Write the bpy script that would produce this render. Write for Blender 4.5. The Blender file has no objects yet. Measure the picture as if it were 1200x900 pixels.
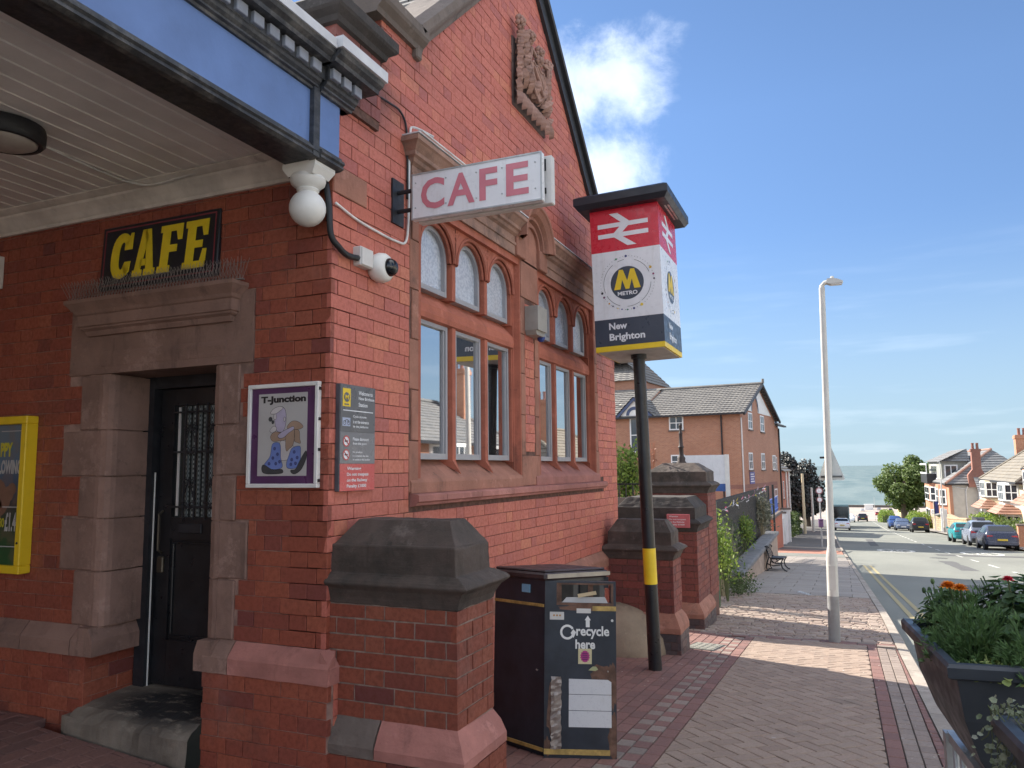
import bpy, bmesh, math, random
from mathutils import Vector, Matrix
random.seed(7)
SC = bpy.context.scene
COL = SC.collection
RAD = math.radians

# ------------------------------------------------------------------ camera
FPX = 893.87
CAM = Vector((-3.27792, -2.44171, 1.6))
AX = (0.39457022, 0.09710925, 0.91371994)
AY = (-0.91880239, 0.05337804, 0.391092)
AZ = (-0.01079393, -0.99384132, 0.1102856)
right = Vector((AX[0], AY[0], AZ[0])); down = Vector((AX[1], AY[1], AZ[1])); fwd = Vector((AX[2], AY[2], AZ[2]))
cd = bpy.data.cameras.new('camera'); cam = bpy.data.objects.new('camera', cd); COL.objects.link(cam)
m3 = Matrix((right, -down, -fwd)).transposed()
cam.matrix_world = Matrix.Translation(CAM) @ m3.to_4x4()
cd.sensor_width = 36; cd.lens = FPX / 1200 * 36; cd.clip_start = 0.05; cd.clip_end = 40000
SC.camera = cam

# ------------------------------------------------------------------ light
SUN_AZ = math.atan2(0.37, 0.93)        # from +Y towards +X
SUN_EL = RAD(35)
sd = Vector((math.sin(SUN_AZ) * math.cos(SUN_EL), math.cos(SUN_AZ) * math.cos(SUN_EL), math.sin(SUN_EL)))
sl = bpy.data.lights.new('sun', 'SUN'); sl.energy = 2.7; sl.angle = RAD(0.5); sl.color = (1, .93, .82)
so = bpy.data.objects.new('sun', sl); COL.objects.link(so)
so.rotation_euler = sd.to_track_quat('Z', 'Y').to_euler(); so.location = (0, 0, 60)
W = bpy.data.worlds.new('World'); SC.world = W; W.use_nodes = True
nt = W.node_tree; N = nt.nodes; L = nt.links
bg = N['Background']
sky = N.new('ShaderNodeTexSky'); sky.sky_type = 'NISHITA'; sky.sun_disc = False
sky.sun_elevation = SUN_EL; sky.sun_rotation = SUN_AZ
sky.altitude = 30; sky.air_density = 0.6; sky.dust_density = 0.0; sky.ozone_density = 5.0
SKY_STRENGTH = 0.097
bg.inputs[1].default_value = SKY_STRENGTH
tc = N.new('ShaderNodeTexCoord')
def wnode(t, **k):
    n = N.new(t)
    for a, b in k.items(): setattr(n, a, b)
    return n
def wmath(op, a, b=None, c=None):
    n = wnode('ShaderNodeMath', operation=op)
    for i, x in enumerate((a, b, c)):
        if x is None: continue
        if isinstance(x, (int, float)): n.inputs[i].default_value = x
        else: L.new(x, n.inputs[i])
    return n.outputs[0]
nz = wnode('ShaderNodeTexNoise'); nz.inputs['Scale'].default_value = 9; nz.inputs['Detail'].default_value = 12; nz.inputs['Roughness'].default_value = .66; nz.inputs['Distortion'].default_value = .35
L.new(tc.outputs['Generated'], nz.inputs['Vector'])
nb = wnode('ShaderNodeTexNoise'); nb.inputs['Scale'].default_value = 30; nb.inputs['Detail'].default_value = 6
L.new(tc.outputs['Generated'], nb.inputs['Vector'])
def blob(d, r0, r1, squash=1.0):
    d = Vector(d).normalized()
    sub = wnode('ShaderNodeVectorMath', operation='SUBTRACT'); L.new(tc.outputs['Generated'], sub.inputs[0]); sub.inputs[1].default_value = d
    mul = wnode('ShaderNodeVectorMath', operation='MULTIPLY'); L.new(sub.outputs[0], mul.inputs[0]); mul.inputs[1].default_value = (1, 1, squash)
    ln = wnode('ShaderNodeVectorMath', operation='LENGTH'); L.new(mul.outputs[0], ln.inputs[0])
    dist = ln.outputs[1]
    mr = wnode('ShaderNodeMapRange'); mr.inputs[1].default_value = r1; mr.inputs[2].default_value = r0; mr.inputs[3].default_value = 0; mr.inputs[4].default_value = 1
    L.new(dist, mr.inputs[0]); return mr.outputs[0]
bl = None
for d, a, b, s in [((.928, .248, .507), .02, .125, 1.25), ((.912, .29, .50), .02, .13, 1.2), ((.942, .262, .385), .02, .12, 1.3), ((.935, .30, .36), .02, .12, 1.3)
                   ]:
    o = blob(d, a, b, s)
    bl = o if bl is None else wmath('MAXIMUM', bl, o)
cl = wmath('ADD', wmath('ADD', wmath('MULTIPLY', bl, .46), wmath('MULTIPLY', nz.outputs[0], .8)), wmath('MULTIPLY', nb.outputs[0], .22))
mr = wnode('ShaderNodeMapRange', interpolation_type='SMOOTHSTEP'); mr.inputs[1].default_value = .66; mr.inputs[2].default_value = 1.02
L.new(cl, mr.inputs[0])
cmask = wmath('MULTIPLY', mr.outputs[0], .36)
# thin streaky cloud low over the sea
mp = wnode('ShaderNodeMapping'); mp.inputs['Scale'].default_value = (3, 3, 26); L.new(tc.outputs['Generated'], mp.inputs[0])
n2 = wnode('ShaderNodeTexNoise'); n2.inputs['Scale'].default_value = 2.2; n2.inputs['Detail'].default_value = 7; L.new(mp.outputs[0], n2.inputs['Vector'])
sx = wnode('ShaderNodeSeparateXYZ'); L.new(tc.outputs['Generated'], sx.inputs[0])
zb = wnode('ShaderNodeMapRange'); zb.inputs[1].default_value = .30; zb.inputs[2].default_value = .04; L.new(sx.outputs[2], zb.inputs[0])
m2 = wnode('ShaderNodeMapRange', interpolation_type='SMOOTHSTEP'); m2.inputs[1].default_value = .48; m2.inputs[2].default_value = .75; L.new(n2.outputs[0], m2.inputs[0])
thin = wmath('MULTIPLY', wmath('MULTIPLY', m2.outputs[0], zb.outputs[0]), .07)
# bright broken cloud added outside the view for fill light, masked clear within it
zc = wmath('ADD', wmath('MAXIMUM', sx.outputs[2], 0.0), .16)
cv = wnode('ShaderNodeCombineXYZ'); L.new(wmath('DIVIDE', sx.outputs[0], zc), cv.inputs[0]); L.new(wmath('DIVIDE', sx.outputs[1], zc), cv.inputs[1])
nf = wnode('ShaderNodeTexNoise'); nf.inputs['Scale'].default_value = 1.1; nf.inputs['Detail'].default_value = 8; nf.inputs['Roughness'].default_value = .58; L.new(cv.outputs[0], nf.inputs['Vector'])
fm_ = wnode('ShaderNodeMapRange', interpolation_type='SMOOTHSTEP'); fm_.inputs[1].default_value = .44; fm_.inputs[2].default_value = .58; L.new(nf.outputs[0], fm_.inputs[0])
clear = blob((.9, .1, .32), .72, 1.0)
field = wmath('MULTIPLY', wmath('MULTIPLY', fm_.outputs[0], wmath('SUBTRACT', 1.0, clear)), .92)
tot = wmath('MAXIMUM', wmath('MAXIMUM', cmask, thin), field)
mx = wnode('ShaderNodeMix', data_type='RGBA'); L.new(tot, mx.inputs[0]); # thin haze veil near the horizon, all round
hz = wnode('ShaderNodeMapRange'); hz.inputs[1].default_value = .0; hz.inputs[2].default_value = .42; hz.inputs[3].default_value = .6; hz.inputs[4].default_value = 1; L.new(sx.outputs[2], hz.inputs[0])
vm = wnode('ShaderNodeVectorMath', operation='SCALE'); L.new(sky.outputs[0], vm.inputs[0]); L.new(hz.outputs[0], vm.inputs['Scale'])
vt = wnode('ShaderNodeVectorMath', operation='MULTIPLY'); L.new(vm.outputs[0], vt.inputs[0]); vt.inputs[1].default_value = (.74, .69, .62)
hm = wnode('ShaderNodeMapRange', interpolation_type='SMOOTHSTEP'); hm.inputs[1].default_value = .30; hm.inputs[2].default_value = -.02; hm.inputs[3].default_value = 0; hm.inputs[4].default_value = .92; L.new(sx.outputs[2], hm.inputs[0])
hx = wnode('ShaderNodeMix', data_type='RGBA'); L.new(hm.outputs[0], hx.inputs[0]); L.new(vt.outputs[0], hx.inputs[6]); hx.inputs[7].default_value = (1.2, 1.62, 1.9, 1)
L.new(hx.outputs[2], mx.inputs[6])
shade = wnode('ShaderNodeMix', data_type='RGBA'); L.new(nb.outputs[0], shade.inputs[0]); shade.inputs[6].default_value = (4.3, 4.6, 5.0, 1); shade.inputs[7].default_value = (6.6, 6.7, 6.8, 1)
L.new(shade.outputs[2], mx.inputs[7]); L.new(mx.outputs[2], bg.inputs[0])

SC.view_settings.view_transform = 'Standard'; SC.view_settings.look = 'None'; SC.view_settings.gamma = 1; SC.view_settings.use_curve_mapping = False
SC.view_settings.exposure = 2.12

# ------------------------------------------------------------------ materials
MATS = {}
def srgb(h):
    return tuple(((int(h[i:i+2], 16) / 255 + .055) / 1.055) ** 2.4 if int(h[i:i+2], 16) > 10 else int(h[i:i+2], 16) / 255 / 12.92 for i in (0, 2, 4))
class NT:
    def __init__(s, name):
        s.m = bpy.data.materials.new(name); s.m.use_nodes = True; s.t = s.m.node_tree; s.n = s.t.nodes; s.l = s.t.links
        s.b = s.n['Principled BSDF']; s.out = s.n['Material Output']
        g = s.n.new('ShaderNodeNewGeometry'); s.pos = g.outputs['Position']; s.geo = g
    def noise(s, scale, detail=4, rough=.55, vec=None, stretch=None):
        n = s.n.new('ShaderNodeTexNoise'); n.inputs['Scale'].default_value = scale; n.inputs['Detail'].default_value = detail; n.inputs['Roughness'].default_value = rough
        v = vec or s.pos
        if stretch:
            mp = s.n.new('ShaderNodeMapping'); mp.inputs['Scale'].default_value = stretch; s.l.new(v, mp.inputs[0]); v = mp.outputs[0]
        s.l.new(v, n.inputs['Vector']); return n.outputs[0]
    def rng(s, v, a, b, c=0, d=1):
        n = s.n.new('ShaderNodeMapRange'); n.interpolation_type = 'SMOOTHSTEP'
        for i, x in enumerate((a, b, c, d)): n.inputs[i + 1].default_value = x
        s.l.new(v, n.inputs[0]); return n.outputs[0]
    def mix(s, f, a, b, blend='MIX'):
        n = s.n.new('ShaderNodeMix'); n.data_type = 'RGBA'; n.blend_type = blend
        for x, i in ((f, 0), (a, 6), (b, 7)):
            if isinstance(x, (int, float)): n.inputs[i].default_value = x
            elif isinstance(x, tuple): n.inputs[i].default_value = (*x[:3], 1)
            else: s.l.new(x, n.inputs[i])
        return n.outputs[2]
    def math(s, op, a, b=0.0):
        n = s.n.new('ShaderNodeMath'); n.operation = op
        for i, x in enumerate((a, b)):
            if isinstance(x, (int, float)): n.inputs[i].default_value = x
            else: s.l.new(x, n.inputs[i])
        return n.outputs[0]
    def rand(s):
        a = s.n.new('ShaderNodeAttribute'); a.attribute_name = 'tint'; o = s.n.new('ShaderNodeObjectInfo')
        return s.math('FRACT', s.math('ADD', a.outputs['Fac'], o.outputs['Random']))
    def ramp(s, v, cols):
        n = s.n.new('ShaderNodeValToRGB'); e = n.color_ramp.elements
        for i, c in enumerate(cols):
            p = i / (len(cols) - 1) if len(cols) > 1 else 0
            if i < 2: e[i].position = p; el = e[i]
            else: el = e.new(p)
            el.color = (*c[:3], 1)
        e[1].position = 1 / (len(cols) - 1)
        s.l.new(v, n.inputs[0]); return n.outputs[0]
    def bump(s, h, strength=.3, dist=.01, prev=None):
        n = s.n.new('ShaderNodeBump'); n.inputs['Strength'].default_value = strength; n.inputs['Distance'].default_value = dist
        s.l.new(h, n.inputs['Height'])
        if prev is not None: s.l.new(prev, n.inputs['Normal'])
        return n.outputs[0]
    def done(s, col, rough=.7, normal=None, metal=0, spec=None):
        if isinstance(col, tuple): s.b.inputs['Base Color'].default_value = (*col[:3], 1)
        else: s.l.new(col, s.b.inputs['Base Color'])
        if isinstance(rough, (int, float)): s.b.inputs['Roughness'].default_value = rough
        else: s.l.new(rough, s.b.inputs['Roughness'])
        s.b.inputs['Metallic'].default_value = metal
        if spec is not None: s.b.inputs['Specular IOR Level'].default_value = spec
        if normal is not None: s.l.new(normal, s.b.inputs['Normal'])
        return s.m
def mat(name, col, rough=.6, metal=0, var=.15, scale=6, bump=.15, bscale=60, dist=.004, dirt=0, dirtcol=(.03, .028, .025), spec=None, stretch=None, streak=0):
    if name in MATS: return MATS[name]
    t = NT(name)
    a = t.noise(scale, 5, .6, stretch=stretch)
    c = t.mix(t.rng(a, .3, .7), tuple(x * (1 - var) for x in col), tuple(min(1, x * (1 + var)) for x in col))
    r = t.rng(t.noise(scale * 3, 4), .3, .7, max(0, rough - .08), min(1, rough + .1))
    if dirt:
        f = t.rng(t.noise(scale * .7 + 1.3, 8, .7), .62 - dirt * .35, .78, 0, min(1, dirt + .3))
        c = t.mix(f, c, dirtcol)
    if streak: c = t.mix(t.rng(t.noise(9, 7, .7, stretch=(1.6, 1.6, .13)), .52, .78, 0, streak), c, dirtcol)
    nrm = t.bump(t.noise(bscale, 6, .65), bump, dist) if bump else None
    MATS[name] = t.done(c, r, nrm, metal, spec); return MATS[name]
def brickmat(name, cols, rough=.62, soot=.25, sootcol=(.05, .035, .035), blob=None, fine=.35, bloom=.0):
    if name in MATS: return MATS[name]
    t = NT(name)
    c = t.ramp(t.rand(), cols)
    n1 = t.noise(38, 6, .65); n2 = t.noise(2.1, 7, .65); n3 = t.noise(230, 3, .6)
    c = t.mix(t.rng(n1, .35, .75, 0, fine), c, tuple(x * .45 for x in cols[0]))
    c = t.mix(t.rng(n3, .62, .8, 0, .35), c, tuple(min(1, x * 1.7 + .03) for x in cols[0]))
    f = t.rng(n2, .72 - soot * .5, .85, 0, .75)
    if blob:
        for (p, r0, r1, k) in blob:
            v = t.n.new('ShaderNodeVectorMath'); v.operation = 'DISTANCE'; t.l.new(t.pos, v.inputs[0]); v.inputs[1].default_value = p
            g = t.math('MULTIPLY', t.rng(v.outputs[1], r1, r0, 0, k), t.rng(t.noise(3.3, 6, .7), .3, .62))
            f = t.math('MAXIMUM', f, g)
    c = t.mix(f, c, sootcol)
    c = t.mix(t.rng(t.noise(4.5, 8, .75, stretch=(1, 1, .3)), .60, .76, 0, .5), c, tuple(x * .4 for x in cols[0]))
    c = t.mix(t.rng(t.noise(.8, 5, .6), .35, .7, 0, .3), c, tuple(x * .62 for x in cols[0]))
    if bloom: c = t.mix(t.rng(t.noise(1.3, 6, .7), .55, .8, 0, bloom), c, (.55, .42, .38))
    nrm = t.bump(t.noise(90, 6, .7), .35, .003, t.bump(t.noise(14, 3), .25, .01))
    MATS[name] = t.done(c, t.rng(n1, .3, .7, rough - .12, rough + .15), nrm); return MATS[name]

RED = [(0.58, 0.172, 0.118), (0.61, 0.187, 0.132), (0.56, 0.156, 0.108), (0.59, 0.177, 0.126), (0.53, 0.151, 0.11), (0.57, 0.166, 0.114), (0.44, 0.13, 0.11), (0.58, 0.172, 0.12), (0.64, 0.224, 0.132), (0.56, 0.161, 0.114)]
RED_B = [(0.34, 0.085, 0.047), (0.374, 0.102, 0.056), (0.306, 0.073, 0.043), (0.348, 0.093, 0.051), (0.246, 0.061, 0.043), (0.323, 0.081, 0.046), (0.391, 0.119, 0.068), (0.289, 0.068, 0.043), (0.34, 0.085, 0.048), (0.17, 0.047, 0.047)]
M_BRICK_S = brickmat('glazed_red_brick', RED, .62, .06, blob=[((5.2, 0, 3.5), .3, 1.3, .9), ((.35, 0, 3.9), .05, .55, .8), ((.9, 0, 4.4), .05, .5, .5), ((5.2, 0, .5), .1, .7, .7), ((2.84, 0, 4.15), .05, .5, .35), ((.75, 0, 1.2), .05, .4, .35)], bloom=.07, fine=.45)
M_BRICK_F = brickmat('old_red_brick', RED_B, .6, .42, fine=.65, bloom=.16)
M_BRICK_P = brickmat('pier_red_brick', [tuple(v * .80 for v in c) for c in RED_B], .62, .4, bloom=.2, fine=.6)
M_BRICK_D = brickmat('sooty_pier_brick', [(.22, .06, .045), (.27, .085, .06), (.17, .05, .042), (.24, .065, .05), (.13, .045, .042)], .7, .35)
M_BRICK_BLUE = brickmat('engineering_brick', [(.085, .07, .075), (.11, .085, .085), (.15, .075, .065), (.07, .06, .065)], .6, .2)
M_MORTAR = mat('lime_mortar', (.28, .225, .19), .9, var=.3, scale=20, bump=.5)
M_MORTAR_F = mat('front_mortar', (.30, .19, .155), .9, var=.4, scale=9, bump=.5)
M_MORTAR_D = mat('dark_mortar', (.125, .065, .05), .9, var=.35, scale=20, bump=.5)
def weather(o, amount=.006, lvl=3, size=.07):
    """worn, uneven faces and edges on a cut stone"""
    tx = bpy.data.textures.get('wear_%d' % int(size * 1000))
    if tx is None: tx = bpy.data.textures.new('wear_%d' % int(size * 1000), 'CLOUDS'); tx.noise_scale = size; tx.noise_depth = 3
    a = o.modifiers.new('cuts', 'SUBSURF'); a.subdivision_type = 'SIMPLE'; a.levels = a.render_levels = lvl
    d = o.modifiers.new('wear', 'DISPLACE'); d.texture = tx; d.texture_coords = 'GLOBAL'; d.strength = amount; d.mid_level = .5
    return o
def stonemat(name, col, dark, amount=.4, rough=.85, top=None):
    if name in MATS: return MATS[name]
    t = NT(name)
    c = t.mix(t.rng(t.noise(4, 6, .6), .3, .7), tuple(x * .82 for x in col), tuple(x * 1.15 for x in col))
    tint = t.rand()
    c = t.mix(t.rng(tint, 0, 1, 0, .3), c, tuple(x * .6 for x in col))
    c = t.mix(t.rng(t.noise(3.1, 8, .72), .66 - amount * .5, .78, 0, .92), c, dark)
    c = t.mix(t.rng(t.noise(150, 3), .6, .8, 0, .25), c, tuple(min(1, x * 1.6) for x in col))
    c = t.mix(t.rng(t.noise(7, 6, .7, stretch=(1, 1, .16)), .56, .74, 0, .55), c, tuple(x * .6 for x in dark))
    c = t.mix(t.rng(t.noise(2.6, 10, .78), .55, .64, 0, .5), c, tuple(min(1, x * 1.35 + .05) for x in col))
    c = t.mix(t.rng(t.noise(11, 8, .75), .58, .68, 0, .45), c, tuple(x * .9 for x in dark))
    pit = t.noise(36, 5, .75); c = t.mix(t.rng(pit, .66, .74, 0, .5), c, dark)
    nrm = t.bump(t.rng(pit, .60, .74, 1, 0), .5, .006, t.bump(t.noise(70, 7, .7), .6, .004, t.bump(t.noise(7, 5), .45, .02)))
    MATS[name] = t.done(c, rough, nrm); return MATS[name]
M_STONE_R = stonemat('red_sandstone', (.36, .165, .115), (.12, .07, .055), .28)
M_STONE_W = stonemat('window_sandstone', (.40, .125, .078), (.17, .07, .05), .25)
M_STONE_DOOR = stonemat('brown_sandstone', (.27, .165, .13), (.12, .08, .065), .28)
M_STONE_C = stonemat('weathered_cornice_stone', (.34, .20, .15), (.07, .055, .05), .5)
M_STONE_PINK = stonemat('pink_sandstone', (.40, .17, .14), (.3, .13, .11), .2)
M_STONE_BLACK = stonemat('soot_black_stone', (.105, .078, .065), (.022, .022, .018), .6)
M_STONE_BLK2 = stonemat('blackened_stone', (.06, .05, .045), (.018, .018, .018), .6)
M_STONE_GREY = stonemat('grey_stone', (.17, .135, .115), (.08, .07, .062), .3)
M_CONC = stonemat('rough_concrete', (.27, .21, .15), (.2, .17, .14), .25)
M_BLACK = mat('black_gloss_paint', (.012, .013, .016), .35, var=.3, bump=.12, dirt=.15, dirtcol=(.06, .052, .045), streak=.3)
M_BLACK_DULL = mat('black_dull_paint', (.018, .019, .024), .55, var=.3, bump=.25, dirt=.2, dirtcol=(.06, .05, .045))
M_BIN = mat('bin_black_enamel', (.024, .029, .040), .38, var=.25, bump=.1, dirt=.08, dirtcol=(.07, .06, .05))
M_RUST = mat('rusty_metal', (.14, .075, .05), .75, var=.4, scale=14, bump=.5, dirt=.3)
M_GOLD = mat('worn_gold_strip', (.45, .30, .09), .5, var=.3, scale=20, dirt=.25, dirtcol=(.09, .06, .03))
M_WHITE = mat('white_paint', (.76, .75, .72), .45, var=.06, bump=.08, dirt=.05, dirtcol=(.3, .24, .18))
M_WHITE_D = mat('grey_white_paint', (.62, .60, .58), .6, var=.08, bump=.15, dirt=.12, dirtcol=(.2, .17, .15))
M_SIGNW = mat('sign_white', (.76, .77, .80), .32, var=.04, bump=.02, dirt=.05, dirtcol=(.40, .37, .33), streak=.32)
M_BLUE = mat('canopy_blue_paint', (.13, .215, .45), .5, var=.1, scale=3, bump=.15, dirt=.16, dirtcol=(.045, .06, .10))
M_NAVY = mat('canopy_black_paint', (.028, .030, .037), .5, var=.35, scale=10, bump=.4, dirt=.3, dirtcol=(.11, .10, .095))
M_LEAD = mat('lead_flashing', (.62, .62, .64), .55, var=.1, bump=.2, dirt=.1, dirtcol=(.3, .3, .3))
M_YEL = mat('yellow_paint', (.80, .56, .02), .42, var=.06, bump=.03)
M_YELD = mat('yellow_lettering', (.78, .60, .02), .5, var=.1, bump=.05)
M_REDSIGN = mat('rail_red', (.62, .022, .045), .3, var=.06, bump=.0, dirt=.04, dirtcol=(.30, .05, .06), streak=.3)
M_GREYNAVY = mat('metro_slate', (.045, .058, .085), .35, var=.06, bump=0, dirt=.05, dirtcol=(.11, .11, .11), streak=.3)
M_PINKLET = mat('faded_red_letter', (.60, .19, .24), .45, var=.06, bump=0)
M_STEEL = mat('stainless_steel', (.55, .52, .48), .32, 1, var=.15, bump=.05, dirt=.1)
M_GALV = mat('galvanised_steel', (.42, .44, .45), .5, .6, var=.12, scale=12, bump=.1)
M_LAMPPOST = mat('lamp_post_paint', (.56, .55, .52), .5, var=.06, bump=.08, dirt=.06, dirtcol=(.3, .27, .23))
M_LAMPBASE = mat('lamp_base_paint', (.26, .265, .27), .6, var=.12, bump=.2, dirt=.2, dirtcol=(.14, .12, .10))
M_PVC = mat('grey_window_frame', (.33, .33, .35), .4, var=.05, bump=0)
M_UPVC = mat('white_window_frame', (.78, .78, .78), .4, var=.04, bump=0)
M_DARK = mat('dark_interior', (.02, .018, .016), .8, bump=0)
def glassmat(name, col=(.012, .014, .017), rough=.02, ior=1.7, wav=0.0):
    if name in MATS: return MATS[name]
    t = NT(name); t.b.inputs['IOR'].default_value = ior
    nrm = t.bump(t.noise(1.1, 1), .03, .01) if not wav else t.bump(t.noise(120, 2), wav, .01)
    MATS[name] = t.done(col, rough, nrm); return MATS[name]
M_GLASS = glassmat('window_glass', ior=8.5)
M_OBSC = glassmat('obscured_glass', (.50, .55, .62), .2, 3.0, .3)
_o = M_OBSC.node_tree; _n = _o.nodes.new('ShaderNodeTexNoise'); _n.inputs['Scale'].default_value = 55; _n.inputs['Detail'].default_value = 5; _r = _o.nodes.new('ShaderNodeValToRGB'); _r.color_ramp.elements[0].position = .38; _r.color_ramp.elements[0].color = (.40, .45, .52, 1); _r.color_ramp.elements[1].position = .62; _r.color_ramp.elements[1].color = (.56, .61, .68, 1)
_g = _o.nodes.new('ShaderNodeNewGeometry'); _o.links.new(_g.outputs['Position'], _n.inputs['Vector']); _o.links.new(_n.outputs[0], _r.inputs[0]); _o.links.new(_r.outputs[0], _o.nodes['Principled BSDF'].inputs['Base Color'])
M_HGLASS = glassmat('house_glass', (.035, .04, .05), .08, 1.7)
M_CARGLASS = glassmat('car_glass', (.008, .01, .013), .05, 1.6)

# ------------------------------------------------------------------ mesh helpers
class MB:
    def __init__(s, M=None): s.v = []; s.f = []; s.t = []; s.m = []; s.M = M
    def add(s, vs, fs, t=0.0, m=0, M=None):
        o = len(s.v); M = M or s.M
        s.v += [tuple(M @ Vector(p)) for p in vs] if M else [tuple(p) for p in vs]
        s.f += [tuple(i + o for i in f) for f in fs]; s.t += [t] * len(fs); s.m += [m] * len(fs); return s
    def box(s, a, b, t=0.0, m=0, M=None):
        (x0, y0, z0), (x1, y1, z1) = a, b
        return s.add([(x0, y0, z0), (x1, y0, z0), (x1, y1, z0), (x0, y1, z0), (x0, y0, z1), (x1, y0, z1), (x1, y1, z1), (x0, y1, z1)],
                     [(0, 3, 2, 1), (4, 5, 6, 7), (0, 1, 5, 4), (1, 2, 6, 5), (2, 3, 7, 6), (3, 0, 4, 7)], t, m, M)
    def cham(s, a, b, c=.01, t=0.0, m=0, M=None):
        # box with chamfered edges
        (x0, y0, z0), (x1, y1, z1) = a, b
        c = min(c, abs(x1 - x0) * .45, abs(y1 - y0) * .45, abs(z1 - z0) * .45)
        bm = bmesh.new(); bmesh.ops.create_cube(bm, size=1)
        for v in bm.verts: v.co = Vector(((x0 + x1) / 2 + v.co.x * (x1 - x0), (y0 + y1) / 2 + v.co.y * (y1 - y0), (z0 + z1) / 2 + v.co.z * (z1 - z0)))
        bmesh.ops.bevel(bm, geom=list(bm.edges), offset=c, segments=1, affect='EDGES')
        bm.verts.index_update()
        s.add([v.co[:] for v in bm.verts], [tuple(v.index for v in f.verts) for f in bm.faces], t, m, M); bm.free(); return s
    def prism(s, poly, ax, a, b, t=0.0, m=0, M=None):
        n = len(poly)
        def P(p, d): return (d, p[0], p[1]) if ax == 'x' else (p[0], d, p[1]) if ax == 'y' else (p[0], p[1], d)
        vs = [P(p, a) for p in poly] + [P(p, b) for p in poly]
        fs = [tuple(range(n)), tuple(range(2 * n - 1, n - 1, -1))] + [(i, (i + 1) % n, n + (i + 1) % n, n + i) for i in range(n)]
        return s.add(vs, fs, t, m, M)
    def tube(s, pts, r, n=8, t=0.0, m=0, caps=True, M=None):
        pts = [Vector(p) for p in pts]; k = len(pts); rs = r if isinstance(r, (list, tuple)) else [r] * k
        vs = []; ref = None
        for i, p in enumerate(pts):
            d = (pts[min(i + 1, k - 1)] - pts[max(i - 1, 0)]).normalized()
            if ref is None: ref = d.orthogonal().normalized()
            ref = (ref - d * ref.dot(d)); ref = ref.normalized() if ref.length > 1e-5 else d.orthogonal().normalized()
            w = d.cross(ref)
            for j in range(n):
                a = 2 * math.pi * j / n; vs.append(p + (ref * math.cos(a) + w * math.sin(a)) * rs[i])
        fs = [(i * n + j, i * n + (j + 1) % n, (i + 1) * n + (j + 1) % n, (i + 1) * n + j) for i in range(k - 1) for j in range(n)]
        if caps: fs += [tuple(range(n - 1, -1, -1)), tuple(range((k - 1) * n, k * n))]
        return s.add(vs, fs, t, m, M)
    def lathe(s, prof, c=(0, 0, 0), n=16, t=0.0, m=0, M=None, ax='z'):
        vs = []
        for (r, z) in prof:
            for j in range(n):
                a = 2 * math.pi * j / n; q = (r * math.cos(a), r * math.sin(a), z)
                if ax == 'x': q = (q[2], q[0], q[1])
                if ax == 'y': q = (q[1], q[2], q[0])
                vs.append((c[0] + q[0], c[1] + q[1], c[2] + q[2]))
        k = len(prof)
        fs = [(i * n + j, i * n + (j + 1) % n, (i + 1) * n + (j + 1) % n, (i + 1) * n + j) for i in range(k - 1) for j in range(n)]
        fs += [tuple(range(n - 1, -1, -1)), tuple(range((k - 1) * n, k * n))]
        return s.add(vs, fs, t, m, M)
    def ball(s, c, r, n=10, t=0.0, m=0, M=None, sq=(1, 1, 1)):
        vs = []; k = max(4, n // 2 + 1)
        for i in range(k + 1):
            th = math.pi * i / k
            for j in range(n):
                a = 2 * math.pi * j / n
                vs.append((c[0] + r * sq[0] * math.sin(th) * math.cos(a), c[1] + r * sq[1] * math.sin(th) * math.sin(a), c[2] + r * sq[2] * math.cos(th)))
        return s.add(vs, [(i * n + j, (i + 1) * n + j, (i + 1) * n + (j + 1) % n, i * n + (j + 1) % n) for i in range(k) for j in range(n)], t, m, M)
    def poly(s, pts, t=0.0, m=0, M=None): return s.add(pts, [tuple(range(len(pts)))], t, m, M)
    def mesh(s, name, mats, smooth=False):
        me = bpy.data.meshes.new(name); me.from_pydata(s.v, [], s.f); 
        for x in (mats if isinstance(mats, (list, tuple)) else [mats]): me.materials.append(x)
        a = me.attributes.new('tint', 'FLOAT', 'FACE'); a.data.foreach_set('value', s.t)
        if any(s.m): me.polygons.foreach_set('material_index', s.m)
        if smooth: me.polygons.foreach_set('use_smooth', [True] * len(s.f))
        me.validate(); me.update(); return me
    def build(s, name, mats, parent=None, smooth=False, loc=None, rot=None):
        return link(name, s.mesh(name, mats, smooth), parent, loc, rot)
def link(name, me, parent=None, loc=None, rot=None):
    o = bpy.data.objects.new(name, me); COL.objects.link(o)
    if parent is not None: o.parent = parent
    if loc is not None: o.location = loc
    if rot is not None: o.rotation_euler = rot
    return o
def smooth_angle(o, ang=40):
    me = o.data; me.polygons.foreach_set('use_smooth', [True] * len(me.polygons))
    try: me.set_sharp_from_angle(angle=RAD(ang))
    except Exception: pass
    return o
def thing(name, label, cat, loc=(0, 0, 0), rz=0, group=None, rot=None):
    o = bpy.data.objects.new(name, None); COL.objects.link(o); o.location = loc; o.rotation_euler = rot or (0, 0, rz)
    o.empty_display_size = .2; o['label'] = label; o['category'] = cat
    if group: o['group'] = group
    return o
def tag(o, label, cat, group=None):
    o['label'] = label; o['category'] = cat
    if group: o['group'] = group
    return o
def struct(o): o['kind'] = 'structure'; return o
def stuff(o): o['kind'] = 'stuff'; return o
def frame(o, u, v):
    u = Vector(u).normalized(); v = Vector(v).normalized(); w = u.cross(v)
    M = Matrix((u, v, w)).transposed().to_4x4(); M.translation = Vector(o); return M
_TX = {}
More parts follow.
